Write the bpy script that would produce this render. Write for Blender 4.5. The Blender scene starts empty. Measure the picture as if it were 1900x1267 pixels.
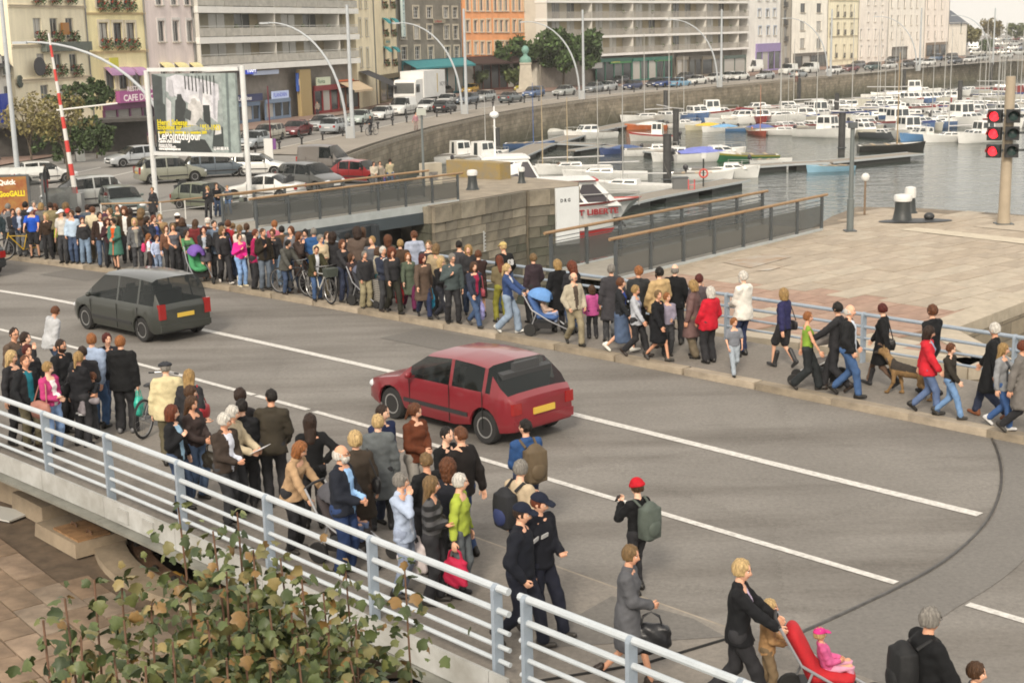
import bpy,math,random
import numpy as np
from mathutils import Vector,Matrix
random.seed(7); RNG = np.random.default_rng(7)
D = bpy.data; SC = bpy.context.scene; COL = SC.collection
rad = math.radians
# ------------------------------------------------------------------ camera
CAM_H,PITCH,ROLL,LENS = 7.0,rad(12.25),rad(-1.35),50.0
cam = D.cameras.new('camera'); cam.lens = LENS; cam.sensor_width = 36; cam.clip_start = .1; cam.clip_end = 6000
camo = D.objects.new('camera',cam); COL.objects.link(camo)
camo.matrix_world = Matrix.Translation((0,0,CAM_H)) @ Matrix.Rotation(math.pi/2-PITCH,4,'X') @ Matrix.Rotation(ROLL,4,'Z')
SC.camera = camo
# ------------------------------------------------------------------ sky and sun
SUN_EL,SUN_AZ = rad(36),rad(192)          # azimuth clockwise from +Y: behind the camera on its left-hand side
W = D.worlds.new('World'); SC.world = W; W.use_nodes = True
wt = W.node_tree; bgn = wt.nodes['Background']
sky = wt.nodes.new('ShaderNodeTexSky'); sky.sky_type = 'NISHITA'; sky.sun_disc = False
sky.sun_elevation = SUN_EL; sky.sun_rotation = SUN_AZ; sky.air_density = 1.0; sky.dust_density = 5.0; sky.ozone_density = .6
# an overcast veil: the clear sky is pulled towards an even warm white everywhere
mxw = wt.nodes.new('ShaderNodeMix'); mxw.data_type = 'RGBA'; mxw.inputs[0].default_value = .72
mxw.inputs[7].default_value = (9.6,9.0,8.1,1)
wt.links.new(sky.outputs[0],mxw.inputs[6]); wt.links.new(mxw.outputs[2],bgn.inputs[0]); bgn.inputs[1].default_value = .115
sl = D.lights.new('sun','SUN'); sl.energy = 2.2; sl.angle = rad(11); sl.color = (1,.9,.76)
so = D.objects.new('sun',sl); COL.objects.link(so)
sd = Vector((math.sin(SUN_AZ)*math.cos(SUN_EL),math.cos(SUN_AZ)*math.cos(SUN_EL),math.sin(SUN_EL)))
so.rotation_euler = sd.to_track_quat('Z','Y').to_euler()
vs = SC.view_settings; vs.view_transform = 'Standard'; vs.look = 'None'; vs.exposure = 0.38; vs.gamma = 1
SC.cycles.max_bounces = 5; SC.cycles.diffuse_bounces = 2; SC.cycles.glossy_bounces = 3; SC.cycles.transmission_bounces = 3
SC.cycles.transparent_max_bounces = 8; SC.cycles.volume_bounces = 0; SC.cycles.filter_width = 1.8; SC.cycles.use_denoising = True; SC.cycles.caustics_reflective = False; SC.cycles.caustics_refractive = False
# ------------------------------------------------------------------ placing: a point of the photograph laid on the ground
FPX = LENS/36*1900
_R = np.array(camo.matrix_world.to_3x3())
def ray(u,v): return _R @ np.array([(u-950)/FPX,-(v-633.5)/FPX,-1.0])
def G(u,v,z=0.0):
 d = ray(u,v); t = (z-CAM_H)/d[2]; return np.array([d[0]*t,d[1]*t,z])
def YP(u,v,y):
 d = ray(u,v); t = y/d[1]; return np.array([d[0]*t,y,CAM_H+d[2]*t])
def PJ(p):
 q = _R.T @ (np.array(p,float)-np.array([0,0,CAM_H])); return 950-FPX*q[0]/q[2],633.5+FPX*q[1]/q[2],-q[2]
WATER_Z = -5.2; STREET_Z = -1.7
def terrain(y): return float(np.interp(y,[46,52,60,75],[-.05,-.6,-1.4,STREET_Z]))
def GT(u,v):
 z = -1.0
 for _ in range(12):
  p = G(u,v,z); z = .5*z+.5*terrain(p[1])
 return np.array([p[0],p[1],terrain(p[1])])
# ------------------------------------------------------------------ materials
_MC = {}
def srgb(h):
 h = h.lstrip('#'); h = ''.join(x*2 for x in h) if len(h) == 3 else h; c = [int(h[i:i+2],16)/255 for i in (0,2,4)]
 return tuple((x/12.92 if x <= .04045 else ((x+.055)/1.055)**2.4) for x in c)
def M(name,col,rough=.6,var=.0,vs=4.0,bump=0.,bs=30.,metal=0.,spec=.5,coat=0.,detail=4,emit=0.,col2=None,stretch=None,alpha=1.):
 if isinstance(col,str): col = srgb(col)
 if isinstance(col2,str): col2 = srgb(col2)
 key = (name,tuple(round(c,4) for c in col),rough,var,vs,bump,bs,metal,spec,coat,emit,col2,stretch,alpha)
 if key in _MC: return _MC[key]
 m = D.materials.new(name); m.use_nodes = True; nt = m.node_tree; b = nt.nodes['Principled BSDF']
 b.inputs['Base Color'].default_value = (*col,1); b.inputs['Roughness'].default_value = rough; b.inputs['Metallic'].default_value = metal
 b.inputs['Specular IOR Level'].default_value = spec; b.inputs['Coat Weight'].default_value = coat; b.inputs['Alpha'].default_value = alpha
 m.diffuse_color = (*col,1)
 if emit: b.inputs['Emission Color'].default_value = (*col,1); b.inputs['Emission Strength'].default_value = emit
 if var or bump:
  tc = nt.nodes.new('ShaderNodeTexCoord'); co = tc.outputs['Object']
  if stretch:
   mp = nt.nodes.new('ShaderNodeMapping'); mp.inputs['Scale'].default_value = stretch; nt.links.new(co,mp.inputs[0]); co = mp.outputs[0]
 if var:
  n = nt.nodes.new('ShaderNodeTexNoise'); n.inputs['Scale'].default_value = vs; n.inputs['Detail'].default_value = detail; n.inputs['Roughness'].default_value = .65
  nt.links.new(co,n.inputs['Vector'])
  r = nt.nodes.new('ShaderNodeValToRGB'); e = r.color_ramp.elements; e[0].position = .3; e[1].position = .7
  c2 = col2 or tuple(min(1,c*(1+var)) for c in col)
  c1 = col if col2 else tuple(c*(1-var) for c in col)
  e[0].color = (*c1,1); e[1].color = (*c2,1)
  nt.links.new(n.outputs['Fac'],r.inputs[0]); nt.links.new(r.outputs[0],b.inputs['Base Color'])
 if bump:
  n2 = nt.nodes.new('ShaderNodeTexNoise'); n2.inputs['Scale'].default_value = bs; n2.inputs['Detail'].default_value = 3
  nt.links.new(co,n2.inputs['Vector'])
  bp = nt.nodes.new('ShaderNodeBump'); bp.inputs['Strength'].default_value = bump; bp.inputs['Distance'].default_value = .02
  nt.links.new(n2.outputs['Fac'],bp.inputs['Height']); nt.links.new(bp.outputs[0],b.inputs['Normal'])
 _MC[key] = m; return m
# ------------------------------------------------------------------ objects
def link(o,parent=None,loc=None,rot=None,scale=None):
 COL.objects.link(o)
 if parent is not None: o.parent = parent
 if loc is not None: o.location = tuple(float(c) for c in loc)
 if rot is not None: o.rotation_euler = rot
 if scale is not None: o.scale = (scale,)*3 if isinstance(scale,(int,float)) else scale
 return o
def tag(o,label=None,cat=None,group=None,kind=None):
 if label: o['label'] = label
 if cat: o['category'] = cat
 if group: o['group'] = group
 if kind: o['kind'] = kind
 return o
def thing(name,label,cat,loc=(0,0,0),rz=0.,group=None,scale=None):
 return tag(link(D.objects.new(name,None),None,loc,(0,0,rz),scale),label,cat,group)
def inst(name,me,parent=None,loc=None,rot=None,scale=None,mats=None):
 o = D.objects.new(name,me)
 if mats:
  for i,m in enumerate(mats):
   if m is not None: o.material_slots[i].link = 'OBJECT'; o.material_slots[i].material = m
 return link(o,parent,loc,rot,scale)
def mesh(name,V,Fc,mats,fm=None,smooth=False,sharp=None):
 me = D.meshes.new(name)
 V = np.asarray(V,dtype=np.float32)
 if isinstance(Fc,np.ndarray):
  nf,k = Fc.shape
  me.vertices.add(len(V)); me.vertices.foreach_set('co',V.ravel())
  me.loops.add(nf*k); me.loops.foreach_set('vertex_index',Fc.astype(np.int32).ravel())
  me.polygons.add(nf); me.polygons.foreach_set('loop_start',np.arange(0,nf*k,k,dtype=np.int32))
  me.update(calc_edges=True)
 else:
  me.from_pydata(V.tolist(),[],[list(map(int,f)) for f in Fc])
 for m in (mats if isinstance(mats,(list,tuple)) else [mats]): me.materials.append(m)
 if fm is not None: me.polygons.foreach_set('material_index',np.asarray(fm,dtype=np.int32))
 if smooth: me.polygons.foreach_set('use_smooth',np.ones(len(me.polygons),dtype=bool))
 if sharp is not None and smooth: me.set_sharp_from_angle(angle=rad(sharp))
 me.update(); return me
class MB:
 def __init__(s): s.V = []; s.F = []; s.m = []; s.cur = 0
 def raw(s,V,F,mi=None):
  o = len(s.V); s.V += [tuple(map(float,v)) for v in V]
  for f in F: s.F.append([i+o for i in f]); s.m.append(s.cur if mi is None else mi)
  return s
 def box(s,c,d,rz=0.,mi=None,rx=0.,ry=0.,taper=1.):
  x,y,z = d[0]/2,d[1]/2,d[2]/2
  P = [(-x,-y,-z),(x,-y,-z),(x,y,-z),(-x,y,-z),(-x*taper,-y*taper,z),(x*taper,-y*taper,z),(x*taper,y*taper,z),(-x*taper,y*taper,z)]
  if rz or rx or ry:
   R = Matrix.Rotation(rz,3,'Z') @ Matrix.Rotation(rx,3,'X') @ Matrix.Rotation(ry,3,'Y'); P = [tuple(R @ Vector(p)) for p in P]
  return s.raw([(p[0]+c[0],p[1]+c[1],p[2]+c[2]) for p in P],[(0,3,2,1),(4,5,6,7),(0,1,5,4),(1,2,6,5),(2,3,7,6),(3,0,4,7)],mi)
 def tube(s,pts,r,n=8,mi=None,caps=True,closed=False):
  pts = [Vector(tuple(map(float,p))) for p in pts]; k = len(pts); rs = r if isinstance(r,(list,tuple)) else [r]*k
  V = []; F = []
  prev = None
  for i,p in enumerate(pts):
   a = pts[(i-1) % k] if (i or closed) else p; b = pts[(i+1) % k] if (i < k-1 or closed) else p
   t = (b-a).normalized() if (b-a).length > 1e-9 else Vector((0,0,1))
   if prev is None:
    u = t.cross(Vector((0,0,1)));
    if u.length < .05: u = t.cross(Vector((1,0,0)))
   else: u = prev-t*prev.dot(t)
   u.normalize(); prev = u; w = t.cross(u)
   for j in range(n):
    an = 2*math.pi*j/n; V.append(tuple(p+(u*math.cos(an)+w*math.sin(an))*rs[i]))
  for i in range(k if closed else k-1):
   i2 = (i+1) % k
   for j in range(n): F.append((i*n+j,i2*n+j,i2*n+(j+1) % n,i*n+(j+1) % n))
  if caps and not closed: F.append(tuple(range(n))); F.append(tuple((k-1)*n+j for j in reversed(range(n))))
  return s.raw(V,F,mi)
 def lathe(s,prof,n=16,c=(0,0,0),axis='Z',mi=None):
  V = []; F = []; k = len(prof)
  for (r,z) in prof:
   for j in range(n):
    a = 2*math.pi*j/n; x,y = r*math.cos(a),r*math.sin(a)
    p = (x,y,z) if axis == 'Z' else ((z,x,y) if axis == 'X' else (x,z,y))
    V.append((p[0]+c[0],p[1]+c[1],p[2]+c[2]))
  for i in range(k-1):
   for j in range(n): F.append((i*n+j,i*n+(j+1) % n,(i+1)*n+(j+1) % n,(i+1)*n+j))
  F.append(tuple(reversed(range(n)))); F.append(tuple((k-1)*n+j for j in range(n)))
  return s.raw(V,F,mi)
 def prism(s,poly,z0,z1,mi=None):
  n = len(poly); a = sum(poly[i][0]*poly[(i+1) % n][1]-poly[(i+1) % n][0]*poly[i][1] for i in range(n))
  if a < 0: poly = poly[::-1]
  z0s = z0 if hasattr(z0,'__len__') else [z0]*n; z1s = z1 if hasattr(z1,'__len__') else [z1]*n
  V = [(p[0],p[1],z0s[i]) for i,p in enumerate(poly)]+[(p[0],p[1],z1s[i]) for i,p in enumerate(poly)]
  F = [tuple(reversed(range(n))),tuple(range(n,2*n))]+[(i,(i+1) % n,n+(i+1) % n,n+i) for i in range(n)]
  return s.raw(V,F,mi)
 def quad(s,a,b,c,d,mi=None): return s.raw([a,b,c,d],[(0,1,2,3)],mi)
 def ell(s,c,r,n=12,k=8,mi=None,rz=0.):
  V = []; F = []; ca,sa = math.cos(rz),math.sin(rz)
  for i in range(k+1):
   th = math.pi*i/k
   for j in range(n):
    ph = 2*math.pi*j/n; x = r[0]*math.sin(th)*math.cos(ph); y = r[1]*math.sin(th)*math.sin(ph); z = r[2]*math.cos(th)
    V.append((c[0]+x*ca-y*sa,c[1]+x*sa+y*ca,c[2]+z))
  for i in range(k):
   for j in range(n): F.append((i*n+j,(i+1)*n+j,(i+1)*n+(j+1) % n,i*n+(j+1) % n))
  return s.raw(V,F,mi)
 def me(s,name,mats,smooth=False,sharp=None): return mesh(name,s.V,s.F,mats,s.m,smooth,sharp)
 def build(s,name,mats,parent=None,loc=None,rot=None,smooth=False,sharp=40,scale=None):
  return link(D.objects.new(name,s.me(name,mats,smooth,sharp)),parent,loc,rot,scale)
_SH = {}
def shared(key,fn):
 if key not in _SH: _SH[key] = fn()
 return _SH[key]
def text(name,body,size,parent,mat,M4,extr=.004,bold=0.,xscale=1.,align='LEFT',shear=0.):
 cu = D.curves.new(name,'FONT'); cu.body = body; cu.size = size; cu.extrude = extr; cu.offset = bold; cu.align_x = align; cu.resolution_u = 2; cu.shear = shear
 cu.materials.append(mat)
 q = D.objects.new(name,cu); COL.objects.link(q); q.parent = parent; q.matrix_local = M4 @ Matrix.Diagonal((xscale,1,1,1))
 return q
def plane_M(o,xdir,up=(0,0,1)):
 x = Vector(tuple(map(float,xdir))).normalized(); y = Vector(up).normalized(); z = x.cross(y)
 return Matrix(((x.x,y.x,z.x,o[0]),(x.y,y.y,z.y,o[1]),(x.z,y.z,z.z,o[2]),(0,0,0,1)))
# ------------------------------------------------------------------ the road axis over the bridge
_rp = np.array([(-66,79),(-45,63.5),(-26,49.3),(-14.85,40.8),(-12.4,38.8),(-7.9,34.7),(-3.0,29.9),(.89,25.95),(4.42,22.12),(6.98,19.37),(12,13.98),(20,5.4),(30,-5.3)])
def _axis():
 pts = []
 for i in range(1,len(_rp)-2):
  p0,p1,p2,p3 = _rp[i-1:i+3]
  for t in np.linspace(0,1,12,endpoint=False):
   pts.append(.5*((2*p1)+(-p0+p2)*t+(2*p0-5*p1+4*p2-p3)*t*t+(-p0+3*p1-3*p2+p3)*t**3))
 pts.append(_rp[-2]); P = np.array(pts)
 for _ in range(6): P[1:-1] = .25*P[:-2]+.5*P[1:-1]+.25*P[2:]
 return P
AX = _axis(); AXS = np.concatenate([[0],np.cumsum(np.linalg.norm(np.diff(AX,axis=0),axis=1))])
AXT = np.gradient(AX,axis=0); AXT /= np.linalg.norm(AXT,axis=1)[:,None]; AXN = np.stack([-AXT[:,1],AXT[:,0]],1)   # +n is away from the camera
def RD(s,n,z=0.):
 x = np.interp(s,AXS,AX[:,0]); y = np.interp(s,AXS,AX[:,1]); nx = np.interp(s,AXS,AXN[:,0]); ny = np.interp(s,AXS,AXN[:,1])
 l = math.hypot(nx,ny); return np.array([x+nx/l*n,y+ny/l*n,z])
def SN(p):
 d = AX-np.array(p[:2]); i = int(np.argmin((d**2).sum(1))); q = np.array(p[:2])-AX[i]
 return AXS[i]+float(q@AXT[i]),float(q@AXN[i])
def RDang(s): return math.atan2(np.interp(s,AXS,AXT[:,1]),np.interp(s,AXS,AXT[:,0]))
S0 = 20.0
# ================================================================== figures grown from distance fields
def surfnet(F,o,h):
 s = F < 0
 c = np.zeros(tuple(n-1 for n in F.shape),dtype=np.int8)
 sl = [slice(0,-1),slice(1,None)]
 for a in (0,1):
  for b in (0,1):
   for d in (0,1): c += s[sl[a],sl[b],sl[d]]
 I,J,K = np.nonzero((c > 0) & (c < 8)); n = len(I)
 idx = -np.ones(c.shape,dtype=np.int32); idx[I,J,K] = np.arange(n)
 pos = np.zeros((n,3)); cnt = np.zeros(n)
 CO = [(a,b,d) for a in (0,1) for b in (0,1) for d in (0,1)]
 val = {q: F[I+q[0],J+q[1],K+q[2]] for q in CO}
 for q in CO:
  for ax in range(3):
   if q[ax]: continue
   r = list(q); r[ax] = 1; r = tuple(r); va,vb = val[q],val[r]; x = (va < 0) != (vb < 0)
   t = np.where(x,va/np.where(x,va-vb,1),0)
   p = np.tile(np.array(q,float),(n,1)); p[:,ax] += t; pos += p*x[:,None]; cnt += x
 V = (np.stack([I,J,K],1)+pos/np.maximum(cnt,1)[:,None])*h+np.array(o)
 Fs = []
 for ax in range(3):
  a = [slice(None)]*3; b = [slice(None)]*3; a[ax] = slice(0,-1); b[ax] = slice(1,None)
  sa,sb = s[tuple(a)],s[tuple(b)]; e = np.nonzero(sa != sb); E3 = np.stack(e,1)
  u,v = [(1,2),(2,0),(0,1)][ax]
  ok = (E3[:,u] > 0) & (E3[:,v] > 0) & (E3[:,u] < c.shape[u]) & (E3[:,v] < c.shape[v]); E3 = E3[ok]
  if not len(E3): continue
  fl = sa[tuple(E3.T)]
  def cell(du,dv):
   q = E3.copy(); q[:,u] += du; q[:,v] += dv; return idx[q[:,0],q[:,1],q[:,2]]
  Q = np.stack([cell(-1,-1),cell(0,-1),cell(0,0),cell(-1,0)],1); Q[~fl] = Q[~fl][:,::-1]; Fs.append(Q)
 return V,(np.concatenate(Fs) if Fs else np.zeros((0,4),int))
def grid(lo,hi,h):
 lo = np.array(lo,float)-2*h; n = np.ceil((np.array(hi,float)+2*h-lo)/h).astype(int)+1
 X,Y,Z = np.meshgrid(*[lo[i]+h*np.arange(n[i]) for i in range(3)],indexing='ij'); return lo,np.stack([X,Y,Z],-1)
def rc(P,a,b,ra,rb,sq=(1,1,1)):
 sq = np.array(sq,float); Q = P/sq; a = np.array(a,float)/sq; b = np.array(b,float)/sq; ba = b-a; L = float(ba@ba)+1e-9
 t = np.clip(((Q-a)@ba)/L,0,1); return np.linalg.norm(Q-a-t[...,None]*ba,axis=-1)-(ra+(rb-ra)*t)
def smin(a,b,k):
 if k <= 0: return np.minimum(a,b)
 h = np.clip(.5+.5*(b-a)/k,0,1); return b*(1-h)+a*h-k*h*(1-h)
def field(P,prims,k=.03):
 d = None
 for p in prims:
  e = rc(P,*p); d = e if d is None else smin(d,e,k)
 return d
def ell_d(P,c,r):
 r = np.array(r); q = (P-np.array(c))/r; return (np.linalg.norm(q,axis=-1)-1)*r.min()
def bounds(prims,pad=0.):
 lo = np.full(3,9.); hi = -lo
 for p in prims:
  sq = np.array(p[4] if len(p) > 4 else (1,1,1),float); r = max(p[2],p[3])*sq+pad
  for q in p[:2]: q = np.array(q); lo = np.minimum(lo,q-r); hi = np.maximum(hi,q+r)
 return lo,hi
def ik(a,c,l1,l2,hint):
 a = np.array(a,float); c = np.array(c,float); d = c-a; L = np.linalg.norm(d); mx = (l1+l2)*.995
 if L > mx: c = a+d/L*mx; d = c-a; L = mx
 u = d/L; x = (l1*l1-l2*l2+L*L)/(2*L); y = math.sqrt(max(l1*l1-x*x,1e-6)); h = np.array(hint,float); h = h-u*(h@u); h /= np.linalg.norm(h)+1e-9
 return a+u*x+h*y,c
# ---- head: one smooth skull with brow, eye hollows, nose, lips, chin and ears
def _head():
 n,k = 28,22; V = []; F = []; mi = []
 for i in range(k+1):
  th = math.pi*i/k
  for j in range(n):
   ph = 2*math.pi*j/n; x = math.sin(th)*math.sin(ph); y = math.sin(th)*math.cos(ph); z = math.cos(th)   # y = front
   X,Y,Zz = .076*x,.097*y,.118*z
   if z < 0: X *= 1-.30*(-z)**1.6; Y *= 1-.10*(-z) if y > 0 else 1-.45*(-z)
   if y > 0: Y *= .94
   f = max(0.,y)
   def g(cx,cz,sx,sz): return math.exp(-((X-cx)/sx)**2-((Zz-cz)/sz)**2)*(1 if y > 0 else 0)
   Y += .026*g(0,-.028,.012,.016)+.012*g(0,-.005,.009,.022)
   Y -= .010*(g(.031,.006,.017,.012)+g(-.031,.006,.017,.012))
   Y += .005*(g(.03,.028,.025,.009)+g(-.03,.028,.025,.009))
   Y += .006*g(0,-.060,.022,.009)+.010*g(0,-.098,.02,.014)
   e = math.exp(-((Y+.012)/.017)**2-((Zz+.006)/.026)**2)
   X += math.copysign(.016*e,X) if abs(x) > .3 else 0
   V.append((X,Y,Zz))
 for i in range(k):
  for j in range(n):
   F.append((i*n+j,(i+1)*n+j,(i+1)*n+(j+1) % n,i*n+(j+1) % n)); c = np.mean([V[q] for q in F[-1]],0)
   m = 0
   if c[1] > .05 and abs(c[0]) < .024 and -.068 < c[2] < -.052: m = 1
   mi.append(m)
 b = MB(); b.raw(V,F); b.m = mi
 for s in (-1,1):
  b.ell((s*.031,.0775,.005),(.0135,.008,.0085),8,5,2); b.ell((s*.031,.0845,.005),(.006,.003,.006),6,4,3)
  b.box((s*.032,.087,.026),(.03,.008,.006),0,3)
 return np.array(b.V),b.F,np.array(b.m)
HEAD = _head()
def _hand(curl):
 b = MB(); b.ell((0,0,-.045),(.018,.038,.05),10,6)
 for i,(y,L) in enumerate([(.030,.068),(.010,.076),(-.010,.071),(-.029,.055)]):
  p = np.array([0,y,-.082]); pts = [p+np.array([0,0,.03]),p]; a = curl*.35
  for sgm in (.42,.33,.25): p = p+np.array([math.sin(a),0,-math.cos(a)])*L*sgm; pts.append(p); a += curl
  b.tube(pts,[.0095,.0095,.009,.0082,.0065],6)
 b.tube([(0,.028,-.02),(.012,.048,-.045),(.024,.055,-.068),(.032,.05,-.088)],[.012,.0115,.010,.008],6)   # thumb from the palm's side
 return np.array(b.V),b.F
HANDS = {'relaxed': _hand(.38),'grip': _hand(1.05)}
SKIN = [M('skin',c,.55,.08,30,spec=.35) for c in ('#d9a88c','#cf9a7d','#e0b49a','#b98567')]
LIP = M('lips','#b06a5c',.45); EYEW = M('eye_white','#e4ddd4',.3); EYED = M('eye_dark','#2a201a',.3)
# ---- hair and headwear, shared by everyone who wears the style (head centre at the origin, +y in front)
def _hair(style):
 h = .011; lo,P = grid((-.15,-.19,-.36),(.15,.15,.21),h)
 x,y,z = P[...,0],P[...,1],P[...,2]
 ns = .004*np.sin(x*150+z*35)*np.sin(y*120+z*22)+.005*np.sin(x*61+y*47+z*9+1)*np.sin(y*73-x*31)
 cap = ell_d(P,(0,-.014,.017),(.090,.105,.120))
 face = ell_d(P,(0,.100,-.035),(.071,.085,.112))
 if style == 'short': d = np.maximum(np.maximum(cap,-face),-(z+.055-.25*np.maximum(0,y)))
 elif style == 'crop': d = np.maximum(np.maximum(ell_d(P,(0,-.013,.014),(.083,.101,.113)),-face),-(z+.05-.4*np.maximum(0,y)))
 elif style == 'fringe': d = np.maximum(np.maximum(np.maximum(ell_d(P,(0,-.02,-.01),(.084,.1,.105)),-face),-(z+.06)),(z-.035+.2*y))
 elif style == 'bob':
  d = smin(ell_d(P,(0,-.016,.016),(.097,.112,.122)),rc(P,(0,-.03,-.02),(0,-.035,-.11),.1,.092,(1,.95,1)),.03); d = np.maximum(np.maximum(d,-face),-(z+.135))
 elif style == 'long':
  d = smin(ell_d(P,(0,-.016,.016),(.096,.110,.122)),rc(P,(0,-.045,-.02),(0,-.085,-.27),.098,.075,(1.05,.62,1)),.03); d = np.maximum(d,-face)
 elif style == 'curly':
  ns = .014*np.sin(x*95)*np.sin(y*90+1)*np.sin(z*85); d = smin(ell_d(P,(0,-.018,.02),(.118,.128,.135)),rc(P,(0,-.03,-.02),(0,-.05,-.12),.11,.10),.03); d = np.maximum(d,-ell_d(P,(0,.115,-.04),(.07,.085,.112)))
 elif style == 'tail':
  d = smin(np.maximum(np.maximum(cap,-face),-(z+.06-.2*np.maximum(0,y))),rc(P,(0,-.115,.04),(0,-.14,-.17),.032,.018),.02)
 elif style == 'updo':
  d = smin(np.maximum(np.maximum(cap,-face),-(z+.06-.2*np.maximum(0,y))),ell_d(P,(0,-.11,.05),(.05,.045,.05)),.02)
 elif style == 'puffy': d = np.maximum(np.maximum(ell_d(P,(0,-.02,.02),(.107,.118,.135)),-face),-(z+.075-.2*np.maximum(0,y)))
 if style in ('cap','police','beanie','flatcap','scarf','beret'):
  ns = 0*x
  if style == 'beanie': d = np.maximum(ell_d(P,(0,-.012,.03),(.097,.112,.125)),-(z-.028+.1*y)); d = np.minimum(d,np.maximum(ell_d(P,(0,-.012,.03),(.104,.119,.132)),np.abs(z-.045+.1*y)-.022))
  elif style == 'scarf': d = np.maximum(smin(ell_d(P,(0,-.016,.012),(.098,.113,.128)),rc(P,(0,-.03,-.05),(0,-.04,-.16),.09,.09),.03),-face)
  else:
   top = np.maximum(ell_d(P,(0,-.012,.022),(.095,.11,.108 if style != 'flatcap' else .1)),-(z-.038))
   brim = np.maximum(ell_d(P,(0,.105,.045),(.075,.085,.5)),np.abs(z-.042+.25*(y-.1))-.009)
   d = np.minimum(top,brim)
   if style == 'flatcap': d = np.minimum(d,np.maximum(ell_d(P,(0,.01,.06),(.112,.13,.05)),-(z-.035)))
 V,F = surfnet(d+ns,lo,h); return mesh('hair_'+style,V,F,[M('hair',(.1,.06,.03))],smooth=True)
def hairmesh(s): return shared(('hair',s),lambda: _hair(s))
def _shoe(kind):
 h = .012; lo,P = grid((-.07,-.12,-.09),(.07,.2,.32 if kind == 'boot' else .08),h); z = P[...,2]
 d = smin(rc(P,(0,-.06,-.035),(0,.12,-.05),.048,.036,(.9,1,1)),rc(P,(0,-.035,.0),(0,-.035,.26 if kind == 'boot' else .03),.047,.055 if kind == 'boot' else .043),.03)
 d = np.maximum(d,-(z+.08)); V,F = surfnet(d,lo,h); m = (V[F].mean(1)[:,2] < -.062).astype(int)
 return mesh('shoe',V,F,[M('leather',(.02,.018,.016)),M('sole',(.03,.03,.03))],fm=m,smooth=True)
HAIRC = {'black': '#17120f','dark': '#2a1c14','brown': '#46301f','red': '#5e2f1c','auburn': '#57341f','ginger': '#84542f','blond': '#8f744a','fair': '#b0966a','grey': '#75716b','white': '#bcb8b0','sand': '#6c5639','mahog': '#4a1a14'}
def hairmat(c): return M('hair',HAIRC.get(c,c),.55,.55,45,.9,70,spec=.3,stretch=(1,1,.22))
def clothmat(c,rough=.85):
 lin = srgb(c) if isinstance(c,str) else c
 return M('cloth',lin,rough,.2,6,.8,7,spec=.25)
def stripemat(c1,c2,sc=14):
 key = ('stripe',c1,c2,sc)
 if key in _MC: return _MC[key]
 m = D.materials.new('striped_cloth'); m.use_nodes = True; nt = m.node_tree; b = nt.nodes['Principled BSDF']; b.inputs['Roughness'].default_value = .85
 tc = nt.nodes.new('ShaderNodeTexCoord'); w = nt.nodes.new('ShaderNodeTexWave'); w.bands_direction = 'Z'; w.inputs['Scale'].default_value = sc*.3; w.inputs['Distortion'].default_value = .6
 r = nt.nodes.new('ShaderNodeValToRGB'); r.color_ramp.interpolation = 'CONSTANT'; r.color_ramp.elements[0].color = (*srgb(c1),1); r.color_ramp.elements[1].color = (*srgb(c2),1); r.color_ramp.elements[1].position = .55
 nt.links.new(tc.outputs['Object'],w.inputs[0]); nt.links.new(w.outputs['Fac'],r.inputs[0]); nt.links.new(r.outputs[0],b.inputs['Base Color']); _MC[key] = m; return m
ARMS = {  # hand targets (x outward, y forward, z) on a 1.75 m figure
'down': (.265,.03,.80),'back': (.25,-.17,.84),'fwd': (.23,.27,.92),'hold': (.05,.26,1.06),'cross': (-.01,.20,1.11),'push': (.19,.46,1.00),'pocket': (.205,.14,.93),
'chin': (.05,.16,1.43),'phone': (.10,.25,1.36),'hip': (.19,-.03,1.03),'behind': (.03,-.19,.95),'bag': (.27,.05,.78),'bars': (.24,.50,.98),'strap': (.09,.17,1.25),'rail': (.22,.42,1.06),'out': (.42,.1,1.0),'paper': (.1,.36,1.1)}
PEOPLE = []
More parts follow.
